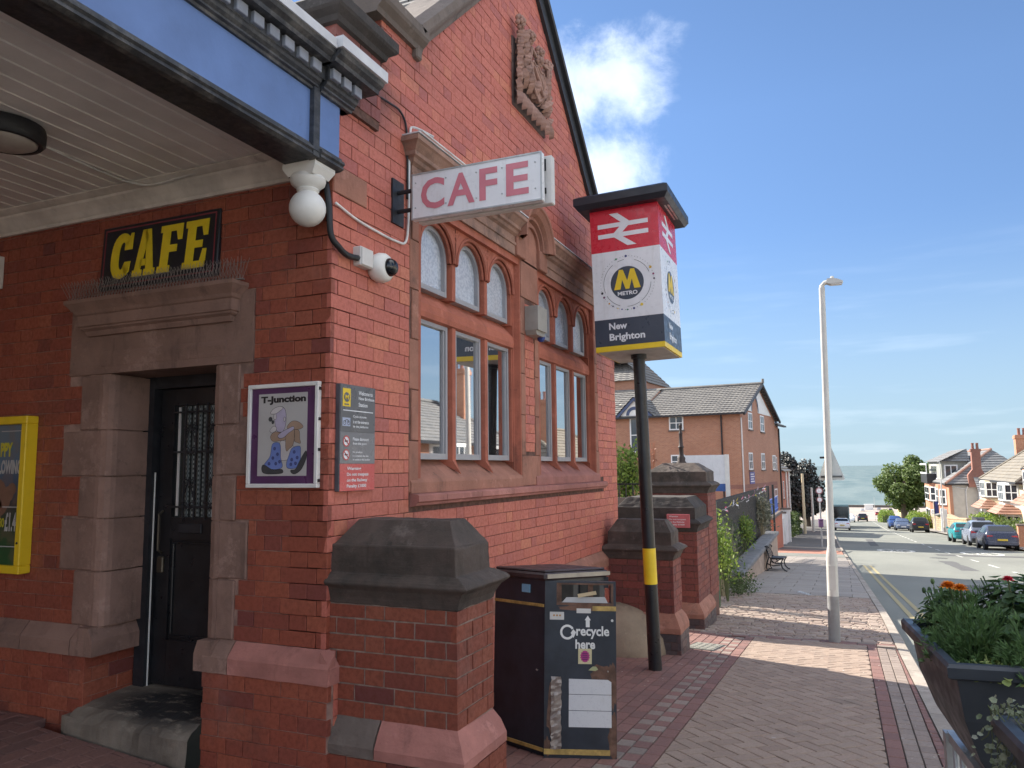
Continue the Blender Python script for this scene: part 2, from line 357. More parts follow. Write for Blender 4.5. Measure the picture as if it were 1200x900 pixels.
def textgeo(body, offset=0.0, shear=0.0):
    k = (body, offset, shear)
    if k in _TX: return _TX[k]
    c = bpy.data.curves.new('t', 'FONT'); c.body = body; c.size = 1; c.offset = offset; c.shear = shear; c.resolution_u = 3; c.extrude = 0
    o = bpy.data.objects.new('t', c); COL.objects.link(o)
    dg = bpy.context.evaluated_depsgraph_get(); me = bpy.data.meshes.new_from_object(o.evaluated_get(dg))
    vs = [v.co[:] for v in me.vertices]; fs = [tuple(p.vertices) for p in me.polygons]
    bpy.data.objects.remove(o); bpy.data.curves.remove(c); bpy.data.meshes.remove(me)
    _TX[k] = (vs, fs); return _TX[k]
def text(mb, body, x0, y0, x1, y1, w=0.002, offset=0.0, m=0, M=None, shear=0.0, fit=True):
    """lettering fitted into the rectangle x0..x1, y0..y1 of the frame M, at height w"""
    vs, fs = textgeo(body, offset, shear)
    if not vs: return
    ax = min(v[0] for v in vs); bx = max(v[0] for v in vs); ay = min(v[1] for v in vs); by = max(v[1] for v in vs)
    sy = (y1 - y0) / (by - ay); sx = (x1 - x0) / (bx - ax) if fit else sy
    mb.add([(x0 + (v[0] - ax) * sx, y0 + (v[1] - ay) * sy, w) for v in vs], fs, 0, m, M)
def ring(mb, c, r0, r1, w, n=32, a0=0, a1=360, m=0, M=None):
    vs = []; k = n
    for i in range(k + 1):
        a = RAD(a0 + (a1 - a0) * i / k)
        vs += [(c[0] + r0 * math.cos(a), c[1] + r0 * math.sin(a), w), (c[0] + r1 * math.cos(a), c[1] + r1 * math.sin(a), w)]
    mb.add(vs, [(2 * i, 2 * i + 1, 2 * i + 3, 2 * i + 2) for i in range(k)], 0, m, M)
def disc(mb, c, r, w, n=24, m=0, M=None):
    mb.add([(c[0] + r * math.cos(2 * math.pi * i / n), c[1] + r * math.sin(2 * math.pi * i / n), w) for i in range(n)], [tuple(range(n))], 0, m, M)

# ------------------------------------------------------------------ ground profile
GP = [(-80, .5), (-6, .1), (-3, .06), (0, 0), (50, -3.4), (105, -6.5), (165, -9.3), (300, -19.5), (420, -21.6), (478, -22.2)]
def gx(x):
    if x <= GP[0][0]: return GP[0][1]
    for (a, za), (b, zb) in zip(GP, GP[1:]):
        if x <= b: return za + (zb - za) * (x - a) / (b - a)
    return GP[-1][1]
def gz(x, y=0.0):
    z = gx(x)
    if x < 1: z += .085 * max(0, min(y, 2.0)) * min(1, max(0, (1 - x)))
    return z
def kerb_y(x): return -2.97 + (.010 * x if x < 10 else .10 + .0225 * (x - 10))
SLOPE = math.atan(.068)

# ------------------------------------------------------------------ bricks
def brickgeo(w, h, d=.03, c=.0022):
    a, b = w / 2, h / 2
    vs = []; R_ = random.uniform
    chip = random.randrange(4) if random.random() < .12 else -1
    for k_, (x, y, z) in enumerate(((a - c, b - c, 0), (a, b, -c * .8), (a, b, -d))):
        for q_, (sx_, sy_) in enumerate(((-1, -1), (1, -1), (1, 1), (-1, 1))):
            ex, ey = (R_(-.0014, .0012), R_(-.0014, .0012)) if k_ < 2 else (0, 0)
            if q_ == chip and k_ == 0: ex -= .006; ey -= .006
            vs.append((sx_ * (x + ex), sy_ * (y + ey), z + (R_(-.0008, .0006) if k_ == 0 else 0)))
    fs = [(0, 1, 2, 3)]
    for k in (0, 4):
        fs += [(k + i, k + 4 + i, k + 4 + (i + 1) % 4, k + (i + 1) % 4) for i in range(4)]
    return vs, fs
_BM = {}
def brickmesh(w, h, mt):
    k = (round(w, 3), round(h, 3), mt.name, random.randrange(5))
    if k not in _BM:
        vs, fs = brickgeo(*k[:2]); _BM[k] = MB().add(vs, fs).mesh('brick', mt)
    return _BM[k]
def lay(v0, v1, spans, hc=.08, S=.227, H=.109, j=.004, holes=(), phase=0.0):
    """Flemish bond: spans(v) gives the solid intervals of the course whose top is v"""
    out = []; n = 0; v = v0
    while v < v1 - .02:
        top = min(v + hc, v1)
        iv = spans(top)
        for (a, b, c, d) in holes:
            if c < top - .012 and d > v + .012:
                nv = []
                for (p, q) in iv:
                    if b <= p or a >= q: nv.append((p, q)); continue
                    if a > p: nv.append((p, a))
                    if b < q: nv.append((b, q))
                iv = nv
        per = S + H + 2 * j
        for (p, q) in iv:
            off = phase + (per / 2 if n % 2 else 0)
            k = math.floor((p - off) / per) - 1; u = off + k * per
            while u < q:
                for ln in (S, H):
                    a, b = max(u, p), min(u + ln, q)
                    if b - a > .018: out.append((a, v + j / 2, b, top - j / 2))
                    u += ln + j
        v += hc; n += 1
    return out
def px_of(p):
    r = Vector(p) - CAM; z = r.dot(fwd)
    if z < .1: return None
    return (600 + FPX * r.dot(right) / z, 450 + FPX * r.dot(down) / z, z)
def inframe(p, mg=10):
    q = px_of(p); return q is not None and -mg < q[0] < 1200 + mg and -mg < q[1] < 900 + mg
def set_bricks(items, limit, parent_of, mt_of, world=Matrix.Identity(4), stuff_parent=None, stuff_name='brick', label=None):
    """items: (M, (u0,v0,u1,v1), key). the nearest in frame become objects, the rest one mesh per key"""
    rows = []
    for it in items:
        M, (a, b, c, d), key = it
        ctr = M @ Vector(((a + c) / 2, (b + d) / 2, 0)); wc = world @ ctr
        rows.append(((0 if inframe(wc, 0) else 1), (wc - CAM).length, M, (a, b, c, d), key, ctr))
    rows.sort(key=lambda r: (r[0], r[1]))
    joined = {}
    for i, (o, dd, M, (a, b, c, d), key, ctr) in enumerate(rows):
        w, h = c - a, d - b
        jit = Matrix.Translation((0, 0, random.uniform(-.0018, .0022))) @ Matrix.Rotation(random.gauss(0, .0035), 4, 'Y') @ Matrix.Rotation(random.gauss(0, .006), 4, 'X')
        T = Matrix.Translation(ctr) @ M.to_3x3().to_4x4() @ jit
        if i < limit and o == 0:
            ob = link('brick', brickmesh(w, h, mt_of(key)), parent_of(key)); ob.matrix_local = T
        else:
            mb = joined.setdefault(mt_of(key).name + '|' + str(stuff_parent(key).name if stuff_parent else parent_of(key).name), (MB(), key))[0]
            vs, fs = brickgeo(w, h); mb.add(vs, fs, random.random(), 0, T)
    for mb, key in joined.values():
        stuff(mb.build(stuff_name, mt_of(key), (stuff_parent or parent_of)(key)))

# ------------------------------------------------------------------ station building
ST = thing('station_building', 'red brick Edwardian station building with stone mullioned windows, cafe door and blue canopy', 'building', (0, 0, 0))
FS = frame((0, 0, 0), (1, 0, 0), (0, 0, 1))     # side wall frame: u=+X v=Z w=-Y
FF = frame((0, 0, 0), (0, -1, 0), (0, 0, 1))    # front wall frame: u=-Y v=Z w=-X
XL = 5.55
AP = (2.87, 6.36); SLP = .955
def side_span(v):
    r = min(XL, AP[0] + (AP[1] - v) / SLP)
    l = 0.0 if v < 3.97 else (.46 if v <= 4.36 else max(.46, AP[0] - (AP[1] - v) / SLP) if v > 4.46 else .46)
    if v > AP[1]: return []
    return [(l, r)] if r - l > .05 else []
W1 = (.915, 2.62); W2 = (3.03, 4.73)
WZ0, WZ1 = 1.45, 3.39
holes_s = [(.80, 5.0, 1.37, 1.46), (.80, 2.62, 1.46, WZ1 + .1), (2.62, 3.03, 1.46, 1.71), (2.62, 2.72, 1.7, 3.4), (2.93, 3.03, 1.7, 3.4), (2.62, 3.03, 3.05, 3.4), (3.03, 4.83, 1.46, WZ1 + .1), (.8, 4.95, WZ1, 3.70),
           (2.47, 3.21, 3.6, 3.9), (0, .32, 3.10, 3.26), (0, XL, .54, .70)]
bs = lay(-.42, .54, lambda v: [(-.0, XL)]) + [r for r in lay(.70, 6.36, side_span, holes=holes_s)]
items = []
FSp = frame((0, -.055, 0), (1, 0, 0), (0, 0, 1)); FFp = frame((-.055, 0, 0), (0, -1, 0), (0, 0, 1))
for r in bs: items.append((FSp if r[3] < .55 else FS, r, 'S'))
# front wall, door opening between Y=.79 and Y=1.62
holes_f = [(-1.62, -.79, -1, 2.25), (-1.98, -.51, 2.20, 2.62), (-3.6, -.79, .54, .70), (-.79, .1, .54, .70)]
alt = [(.62, .79), (.51, .79)]
zq = [.70, 1.02, 1.33, 1.58, 1.86, 2.20]
QU = []
for i in range(5):
    wd = (.60, .52, .61, .54, .60)[i]; wl = (1.85, 1.98, 1.84, 2.0, 1.86)[i]
    holes_f += [(-.79, -wd, zq[i], zq[i + 1]), (-wl, -1.62, zq[i], zq[i + 1])]; QU.append((wd, wl, zq[i], zq[i + 1]))
bf = lay(.70, 3.26, lambda v: [(-5.0, 0)], holes=holes_f, phase=.05)
bfl = lay(-.42, .54, lambda v: [(-5.0, -1.66), (-.76, .055)], phase=.05)
for r in bf: items.append((FF, r, 'F'))
for r in bfl: items.append((FFp, r, 'F'))
# reveals of the plinth at the door
FR = frame((-.055, 1.66, 0), (1, 0, 0), (0, 0, 1))
for r in lay(.15, .54, lambda v: [(0, .4)]): items.append((FR, r, 'F'))
# walls behind the bricks (they carry the joints)
sw = MB()
d = .006
sw.prism([(d, -.5), (XL - d, -.5), (XL - d, .60), (d, .60)], 'y', -.055 + d, .25)
def panel(x0, x1, z0, z1): sw.box((x0, d, z0), (x1, .25, z1))
panel(d, .915, .6, 3.97); panel(.915, W1[1], .6, 1.45); panel(W1[1], W2[0], .6, 3.39); panel(W2[0], W2[1], .6, 1.45); panel(W2[1], XL - d, .6, 3.39); panel(.915, XL - d, 3.39, 3.75)
sw.prism([(.46, 3.75), (XL - d, 3.75), (AP[0], AP[1]), (.87, 4.45), (.46, 4.45)], 'y', d, .25)
sw.box((XL - .25, .25, -.5), (XL - d, 8, 3.8))
side_wall = sw.build('side_wall', M_MORTAR_D, ST)
fw = MB()
fw.box((d, .25, .6), (.25, .78, 3.3)); fw.box((d, 1.63, .6), (.25, 12, 3.3)); fw.box((d, .78, 2.3), (.25, 1.63, 3.3))
fw.box((-.055 + d, -.055 + d, -.5), (.249, .755, .6)); fw.box((-.055 + d, 1.664, -.5), (.345, 12, .6)); fw.box((d, .006, .6), (.249, .25, 3.3)); fw.box((.25, .6, -.4), (.35, .782, 2.3)); fw.box((.25, 1.664, .6), (.345, 1.9, 2.3))
front_wall = fw.build('front_wall', M_MORTAR_F, ST)
wallof = {'S': side_wall, 'F': front_wall}
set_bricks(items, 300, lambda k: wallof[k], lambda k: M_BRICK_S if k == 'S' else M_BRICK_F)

# plinth band of sloped stone
PB = [(0, .70), (-.055, .635), (-.062, .62), (-.062, .54), (0, .54)]     # (outward, z)
for (x0, x1, m_) in [(-.05, .9, M_STONE_PINK), (.9, 1.7, M_STONE_R), (1.7, 2.6, M_STONE_R), (2.6, 3.4, M_STONE_R), (3.4, 4.2, M_STONE_R), (4.2, 5.2, M_STONE_R), (5.2, 5.56, M_STONE_R)]:
    MB().prism([(o - .0, z) for o, z in PB], 'x', x0 + .003, x1 - .003, random.random()).build('plinth_stone', m_, side_wall)
def fplinth(y0, y1, m_):
    weather(MB().prism([(o, z) for o, z in PB], 'y', y0 + .003, y1 - .003, random.random()).build('plinth_stone', m_, front_wall), .01)
# prism along y takes (x, z)
fplinth(-.062, .585, M_STONE_PINK); fplinth(.585, .76, M_STONE_DOOR); fplinth(1.66, 1.78, M_STONE_DOOR); fplinth(1.78, 2.22, M_STONE_DOOR); fplinth(2.22, 2.9, M_STONE_DOOR); fplinth(2.9, 3.7, M_STONE_DOOR); fplinth(3.7, 4.9, M_STONE_DOOR)
MB().prism([(1.668, .70), (1.615, .635), (1.605, .62), (1.605, .54), (1.668, .54)][::-1] and [(y, z) for y, z in [(1.72, .70), (1.635, .70), (1.60, .63), (1.60, .54), (1.72, .54)]], 'x', -.06, .34).build('plinth_stone', M_STONE_DOOR, front_wall)
MB().prism([(y, z) for y, z in [(.70, .70), (.795, .70), (.82, .63), (.82, .54), (.70, .54)]], 'x', -.06, .34).build('plinth_stone', M_STONE_DOOR, front_wall)

# ---------------- door surround
ds = MB()
ds_parent = None
surround = MB().box((.01, .70, 2.22), (.34, 1.70, 2.30)).build('door_surround', M_STONE_DOOR, ST)
for (wd, wl, z0, z1) in QU:
    for (ya, yb, s) in ((wd, .80, 1), (1.61, wl, -1)):
        b = MB(); g = .004
        # face block, quadrant roll at the opening edge, reveal
        e = yb if s > 0 else ya
        face = (wd, .72) if s > 0 else (1.69, wl)
        b.cham((-.008, face[0] + g, z0 + g), (.33, face[1], z1 - g), .006, random.random())
        prof = [(-.012, e - s * .085), (-.012, e - s * .055), (.0, e - s * .018), (.022, e + s * .004), (.05, e + s * .012), (.33, e + s * .012), (.33, e - s * .085)]
        b.prism([(y, x) for x, y in prof] and [(x, y) for x, y in prof], 'z', z0 + g, z1 - g, random.random())
        weather(b.build('jamb_stone', M_STONE_DOOR, surround), .008)
lt = MB()
lt.box((-.008, .515, 2.204), (.1, 1.975, 2.615), .4)
lt.prism([(-.02, 2.31), (-.012, 2.34), (.1, 2.34), (.33, 2.34), (.33, 2.204), (.06, 2.204), (.02, 2.215), (-.01, 2.25)], 'y', .705, 1.70, .2)
weather(lt.build('lintel', M_STONE_DOOR, surround), .005, 4)
HP = [(.0, 2.44), (-.03, 2.44), (-.04, 2.47), (-.06, 2.482), (-.06, 2.495), (-.072, 2.495), (-.072, 2.56), (-.082, 2.567), (-.09, 2.585), (-.12, 2.622), (-.128, 2.63), (-.128, 2.652), (0, 2.66)]
hd = MB()
# mitred cornice: the profile is carried round both ends
def mitred(prof, y0, y1, mb, z_off=0, tv=.3, axis='F'):
    k = len(prof); rings = []
    for (yy, sgn, back) in ((y0, -1, 1), (y0, -1, 0), (y1, 1, 0), (y1, 1, 1)):
        rr = []
        for (o, z) in prof:
            out = -o
            p = (0.0, yy + sgn * out, z) if back else (o, yy + sgn * out, z)
            if axis == 'S': p = (p[1], p[0], p[2])
            rr.append(p)
        rings.append(rr)
    vs = [p for r in rings for p in r]
    fs = [(a * k + i, a * k + (i + 1) % k, (a + 1) * k + (i + 1) % k, (a + 1) * k + i) for a in range(3) for i in range(k)]
    fs += [tuple(range(k)), tuple(range(4 * k - 1, 3 * k - 1, -1))]
    mb.add(vs, fs, tv)
mitred(HP, .69, 1.775, hd)
weather(hd.build('hood', M_STONE_DOOR, surround), .006, 4)
# step
stp = MB()
n = 14
g0 = []
for i in range(n + 1):
    y = .775 + i / n * (1.70 - .775)
    e = lambda: random.uniform(-.008, .008)
    g0.append([(.36, y, .30), (.2, y, .295 + e() * .4), (.02, y, .275 + e() * .5), (-.05, y - .01, .262 + e()), (-.10 + e(), y + .0, .235 + e()), (-.125 + e(), y, .20), (-.145 + e(), y, gz(-.2, y) - .05)])
y2 = [[(x, y + .05, z - .07) for x, y, z in g0[-1][3:]], [(x, y - .06, z - .03) for x, y, z in g0[0][3:]]]
stp.add([p for r in g0 for p in r], [(i * 7 + j, i * 7 + j + 1, (i + 1) * 7 + j + 1, (i + 1) * 7 + j) for i in range(n) for j in range(6)])
stp.box((-.11, 1.66, -.05), (-.06, 1.75, .22))
def stepmat():
    t = NT('painted_step'); c = t.mix(t.rng(t.noise(5, 6), .3, .7), (.15, .125, .10), (.24, .205, .165))
    v = t.n.new('ShaderNodeVectorMath'); v.operation = 'MULTIPLY'; t.l.new(t.pos, v.inputs[0]); v.inputs[1].default_value = (2.2, 1, .3)
    w = t.n.new('ShaderNodeVectorMath'); w.operation = 'DISTANCE'; t.l.new(v.outputs[0], w.inputs[0]); w.inputs[1].default_value = (.25, 1.05, .09)
    a = t.rng(w.outputs[1], .66, .30); f = t.math('MULTIPLY', a, t.rng(t.noise(11, 6, .7, stretch=(1.8, .6, 1)), .34, .48))
    c = t.mix(f, c, (.018, .018, .02))
    return t.done(c, .75, t.bump(t.noise(40, 7, .7), .6, .006))
weather(stp.build('door_step', stepmat(), ST), .012, 2, .05)

# ---------------- door
dr = MB()
X0 = .33
door_frame = MB()
door_frame.box((.27, 1.555, .30), (.36, 1.64, 2.21)); door_frame.box((.27, .80, .30), (.36, .86, 2.21)); door_frame.box((.275, .86, 2.13), (.36, 1.555, 2.21)); door_frame.box((.36, 1.53, .30), (.365, 1.555, 2.13))
door_frame.build('door_frame', M_BLACK_DULL, ST)
MB().box((.295, 1.546, .30), (.30, 1.554, 1.6)).build('draught_strip', M_WHITE, ST)
dz0 = .31
dr.box((.32, .865, dz0), (.355, .985, 2.125)); dr.box((.32, 1.43, dz0), (.355, 1.54, 2.125)); dr.box((.321, .985, 2.02), (.355, 1.43, 2.124)); dr.box((.321, .985, 1.19), (.355, 1.43, 1.32)); dr.box((.321, .985, dz0), (.355, 1.43, .58)); dr.box((.335, .985, .58), (.35, 1.43, 1.19))
for (a, b, c, d_) in ((1.0, 1.415, .595, .61), (1.0, 1.415, 1.16, 1.175)): dr.cham((.322, a, c), (.335, b, d_), .004)
for y in (1.0, 1.40): dr.cham((.3225, y, .61), (.335, y + .015, 1.16), .004)
door = dr.build('door', M_BLACK, ST)
MB().box((.345, .985, 1.32), (.35, 1.43, 2.02)).build('door_glass', glassmat('door_glass', (.03, .035, .035), .06, 1.5), door)
net = NT('net_curtain'); w1 = net.n.new('ShaderNodeTexWave'); w1.wave_type = 'BANDS'; w1.bands_direction = 'Y'; w1.inputs['Scale'].default_value = 9; w1.inputs['Distortion'].default_value = 2; net.l.new(net.pos, w1.inputs[0])
ch = net.n.new('ShaderNodeTexChecker'); ch.inputs['Scale'].default_value = 70; net.l.new(net.pos, ch.inputs[0])
M_NET = net.done(net.mix(ch.outputs['Fac'], net.mix(w1.outputs['Fac'], (.13, .15, .15), (.33, .36, .35)), (.06, .07, .07)), .8)
nc = MB(); m_ = 26
vs = []
for i in range(m_ + 1):
    y = .99 + .37 * i / m_; x = .3435 - .004 * math.sin(i * 1.9)
    vs += [(x, y, 1.325), (x, y, 2.015)]
nc.add(vs, [(2 * i, 2 * i + 1, 2 * i + 3, 2 * i + 2) for i in range(m_)]); nc.build('net_curtain', M_NET, door)
MB().box((.338, 1.395, 1.33), (.344, 1.412, 2.01)).build('glazing_bead', M_WHITE_D, door)
gr = MB()
for y in (1.06, 1.15, 1.24, 1.33): gr.tube([(.316, y, 1.31), (.316, y, 2.03)], .006, 6)
for z in (1.38, 1.72, 1.97): gr.box((.313, .98, z), (.319, 1.44, z + .012))
def scroll(cy, cz, s, sg):
    pts = [(.314, cy + sg * (s * (1 - k / 16) * math.cos(k * .55) - s * .2), cz + s * (1 - k / 16) * math.sin(k * .55)) for k in range(15)]
    gr.tube(pts, .004, 5)
for cz in (1.80, 1.46):
    for cy in (1.105, 1.285):
        scroll(cy + .028, cz + .07, .03, 1); scroll(cy - .028, cz + .07, .03, -1); scroll(cy + .028, cz - .07, .03, 1); scroll(cy - .028, cz - .07, .03, -1)
        gr.tube([(.314, cy, cz + .1), (.314, cy - .055, cz - .05)], .004, 5); gr.tube([(.314, cy, cz + .1), (.314, cy + .055, cz - .05)], .004, 5)
gr.build('iron_grille', M_BLACK_DULL, door)
hdl = MB(); hdl.tube([(.315, 1.49, 1.10), (.285, 1.49, 1.12), (.285, 1.49, 1.34), (.315, 1.49, 1.36)], .008, 8); hdl.cham((.30, 1.465, .98), (.322, 1.515, 1.08), .006); hdl.build('door_handle', mat('dark_bronze', (.10, .085, .065), .4, .6), door)
lb = MB(); lb.cham((.312, 1.17, 1.225), (.322, 1.36, 1.285), .005); lb.build('letter_box', M_BLACK_DULL, door)
nt_ = MB(M=frame((.342, 1.06, 1.325), (0, -1, 0), (0, 0, 1)))
nt_.box((-.06, 0, 0), (.07, .155, .001), 0, 0)
for i, ww in enumerate((.035, .03, .045)): text(nt_, ('SO', 'CA', 'ONLY')[i], -.035, .112 - i * .04, -.035 + ww, .132 - i * .04, .002, 0, 1)
nt_.build('paper_notice', [M_WHITE, mat('ink', (.03, .03, .05), .7, bump=0)], door)
dk = MB().box((.5, .3, .2), (.52, 2.2, 2.4)); dk.build('dark_lobby', M_DARK, ST)

# ---------------- side windows
def light_arch(mb, x0, x1, zs, ztop, y0, y1, n=10, t=0.0, xl=None, xr=None):
    """stone above a round-headed light; front face y0, back y1"""
    xl = x0 if xl is None else xl; xr = x1 if xr is None else xr
    cx = (x0 + x1) / 2; r = (x1 - x0) / 2
    arc = [(cx - r * math.cos(math.pi * i / n), zs + r * math.sin(math.pi * i / n)) for i in range(n + 1)]
    for (yy) in (y0, y1):
        vs = [(xl, yy, zs)] + [(a, yy, z) for a, z in arc] + [(xr, yy, zs), (xr, yy, ztop), (xl, yy, ztop)]
        k = n + 1
        # fan in strips
        fs = []
        top = [(xl + (xr - xl) * i / n, ztop) for i in range(n + 1)]
        vv = [(a, yy, z) for a, z in arc] + [(a, yy, z) for a, z in top] + [(xl, yy, zs), (xr, yy, zs)]
        fs = [(i, i + 1, n + 1 + i + 1, n + 1 + i) for i in range(n)] + [(2 * n + 2, 0, n + 1), (n, 2 * n + 3, 2 * n + 1)]
        mb.add(vv, fs, t)
    vv = [(a, y0, z) for a, z in arc] + [(a, y1, z) for a, z in arc]
    mb.add(vv, [(i, i + 1, n + 2 + i, n + 1 + i) for i in range(n)], t)
for wi, (a, b) in enumerate((W1, W2)):
    win = MB()
    gw = .43; mull = .11; tot = 3 * gw + 2 * mull; x = (a + b) / 2 - tot / 2 + .012
    # outer frame moulding
    win.prism([(a, .0), (a + .03, -.0), (a + .05, .05), (a + .06, .06), (a + .06, .24), (a, .24)], 'z', WZ0 + .05, WZ1, .3)
    win.prism([(b, .0), (b - .015, .0), (b - .03, .05), (b - .04, .055), (b - .05, .24), (b, .24)], 'z', WZ0 + .05, WZ1, .5)
    win.box((a, .004, WZ1 - .06), (b, .2, WZ1 + .004), .6)
    lights = [(x + i * (gw + mull), x + i * (gw + mull) + gw) for i in range(3)]
    edges = [a + .06] + [v for l in lights for v in l] + [b - .04]
    stone = win.build('window', M_STONE_W, ST)
    # splayed mullions and jamb pieces in stacked blocks
    zc = [1.66, 1.98, 2.30, 2.62, 2.80, 3.06]
    for i in range(4):
        l, r = edges[2 * i], edges[2 * i + 1]
        for (z0, z1) in ((1.655, 2.60), (2.80, 3.065)):
            ml = MB()
            if i in (1, 2): pr = [(l, .155), (l + .03, .055), (r - .03, .055), (r, .155), (r, .22), (l, .22)]
            elif i == 0: pr = [(l, .06), (r - .02, .06), (r, .15), (r, .22), (l, .22)]
            else: pr = [(l, .15), (l + .02, .06), (r + .01, .06), (r + .01, .22), (l, .22)]
            ml.prism(pr, 'z', z0, z1, random.random()); ml.build('mullion' if i in (1, 2) else 'jamb', M_STONE_W, stone)
        if i in (1, 2):   # splayed stop on the sill
            MB().add([(l, .155, 1.66), (r, .155, 1.66), (r - .03, .055, 1.66), (l + .03, .055, 1.66), ((l + r) / 2, .0, 1.565)], [(0, 1, 2, 3), (0, 4, 3), (3, 4, 2), (2, 4, 1)]).build('mullion_stop', M_STONE_W, stone)
    tr = MB().prism([(.045, 2.645), (.05, 2.61), (.09, 2.595), (.22, 2.595), (.22, 2.83), (.15, 2.815), (.055, 2.705)], 'x', a + .055, b - .035, .4); tr.build('transom', M_STONE_W, stone)
    hb = MB()
    for i, (l, r) in enumerate(lights):
        xl = edges[0] if i == 0 else (lights[i - 1][1] + l) / 2; xr = edges[-1] if i == 2 else (r + lights[i + 1][0]) / 2
        light_arch(hb, l, r, 3.065, WZ1 - .02, .06, .2, 12, .5, xl, xr)
        light_arch(hb, l - .035, r + .035, 3.067, WZ1 - .022, .04, .06, 12, .8, max(xl, l - .05), min(xr, r + .05))
        cx = (l + r) / 2; rr = gw / 2 + .035
        hb.tube([(cx - rr * math.cos(math.pi * k / 12), .042, 3.068 + rr * math.sin(math.pi * k / 12)) for k in range(13)], .014, 6, .6)
        hb.tube([(cx - (gw / 2 + .004) * math.cos(math.pi * k / 12), .06, 3.068 + (gw / 2 + .004) * math.sin(math.pi * k / 12)) for k in range(13)], .011, 6, .3)
    for i in range(2):   # carved spandrel triangles
        c0 = (lights[i][1] + lights[i + 1][0]) / 2
        for (p, q, s_) in (((c0 - .09, 3.345), (c0 + .09, 3.345), (c0, 3.23)),):
            hb.tube([(p[0], .045, p[1]), (q[0], .045, q[1]), (s_[0], .045, s_[1]), (p[0], .045, p[1])], .008, 5, .1)
            for k in range(3): hb.ball((c0 + (k - 1) * .03, .052, 3.315 - (.028 if k == 1 else 0)), .018, 6)
    hb.build('window_head', M_STONE_W, stone)
    sl_ = MB().prism([(-.012, 1.455), (-.012, 1.52), (.0, 1.545), (.155, 1.668), (.24, 1.668), (.24, 1.455)], 'x', a - .1, b + (.0 if wi == 0 else .1), .6); sl_.build('sill', M_STONE_R if wi == 0 else M_STONE_PINK, stone)
    for i, (l, r) in enumerate(lights):
        # lower casement
        fr = MB(); f_ = .028
        z0, z1 = 1.668, 2.60
        fr.box((l, .078, z0), (l + f_, .15, z1)); fr.box((r - f_, .078, z0), (r, .15, z1)); fr.box((l + f_, .079, z0), (r - f_, .15, z0 + .04)); fr.box((l + f_, .079, z1 - f_), (r - f_, .15, z1))
        fr.box((r - f_ - .02, .088, z0 + .04), (r - f_, .13, z1 - f_)); fo = fr.build('window_frame', M_PVC, stone)
        MB().box((l + f_, .102, z0 + .04), (r - f_ - .02, .108, z1 - f_)).build('pane', M_GLASS, stone)
        # upper round headed light
        cx = (l + r) / 2; R_ = gw / 2; zs = 3.065
        fr = MB(); fr.box((l, .085, 2.815), (l + f_, .16, zs)); fr.box((r - f_, .085, 2.815), (r, .16, zs)); fr.box((l + f_, .086, 2.815), (r - f_, .16, 2.85))
        vs = []
        for k in range(15):
            an = math.pi * k / 14
            for rr, yy in ((R_, .085), (R_ - f_, .085), (R_ - f_, .16)): vs.append((cx - rr * math.cos(an), yy, zs + rr * math.sin(an)))
        fr.add(vs, [(3 * k + j, 3 * k + j + 1, 3 * k + 4 + j, 3 * k + 3 + j) for k in range(14) for j in range(2)]); fr.build('window_frame', M_PVC, stone)
        gl = MB(); gl.poly([(l + f_, .115, 2.85), (r - f_, .115, 2.85)] + [(cx + (R_ - f_) * math.cos(math.pi * k / 14), .115, zs + (R_ - f_) * math.sin(math.pi * k / 14)) for k in range(15)]); gl.build('pane', M_OBSC, stone)
    MB().box((a, .24, 1.6), (b, .26, 3.4)).build('dark_room', M_DARK, stone)
# pier between the windows: stone quoins up the sides, brick in the middle is laid with the wall
class PQ:
    def cham(s, *a): MB().cham(*a).build('quoin', M_STONE_R, ST)
pq = PQ()
for k, (z0, z1) in enumerate(((1.455, 1.71), (1.71, 2.05), (2.05, 2.40), (2.40, 2.74), (2.74, 3.06))):
    ww = (.2, .085, .095, .085, .095)[k]
    for (xa, xb) in ((2.622, 2.62 + ww), (3.028 - ww, 3.028)): pq.cham((xa, -.004, z0 + .003), (xb, .2, z1 - .003), .004, random.random())
pq.cham((2.63, -.006, 3.065), (3.02, .2, 3.40), .004, .5); pq.cham((2.622, -.005, 1.458), (3.028, .1, 1.70), .004, .6)
for (x0, x1) in ((.80, .912), (4.733, 4.84)):
    zz = 1.458
    for k in range(6): pq.cham((x0 + (.03 if (k + (x0 > 2)) % 2 else 0) * (1 if x0 < 2 else 0), -.004, zz + .003), (x1 - (.03 if k % 2 and x0 > 2 else 0), .2, zz + .318), .004, random.random()); zz += .321
# sill string course in lengths
for (x0, x1) in ((.82, 1.19), (1.19, 1.72), (1.72, 2.3), (2.3, 2.85), (2.85, 3.5), (3.5, 4.2), (4.2, 4.95)):
    MB().prism([(0.01, 1.455), (-.05, 1.448), (-.062, 1.44), (-.062, 1.405), (-.045, 1.395), (-.04, 1.38), (0.01, 1.372)], 'x', x0 + .002, x1 - .002, random.random()).build('string_course', M_STONE_PINK, ST)
# entablature with the small arch over the pier
EP = [(0.0, 3.385), (-.018, 3.385), (-.018, 3.46), (-.03, 3.465), (-.03, 3.485), (-.018, 3.49), (-.02, 3.54), (-.045, 3.555), (-.055, 3.575), (-.075, 3.585), (-.075, 3.61), (-.11, 3.65), (-.125, 3.66), (-.125, 3.69), (0, 3.705)]
en = MB()
k = len(EP)
def sect(x, prof): return [(x, o, z) for o, z in prof]
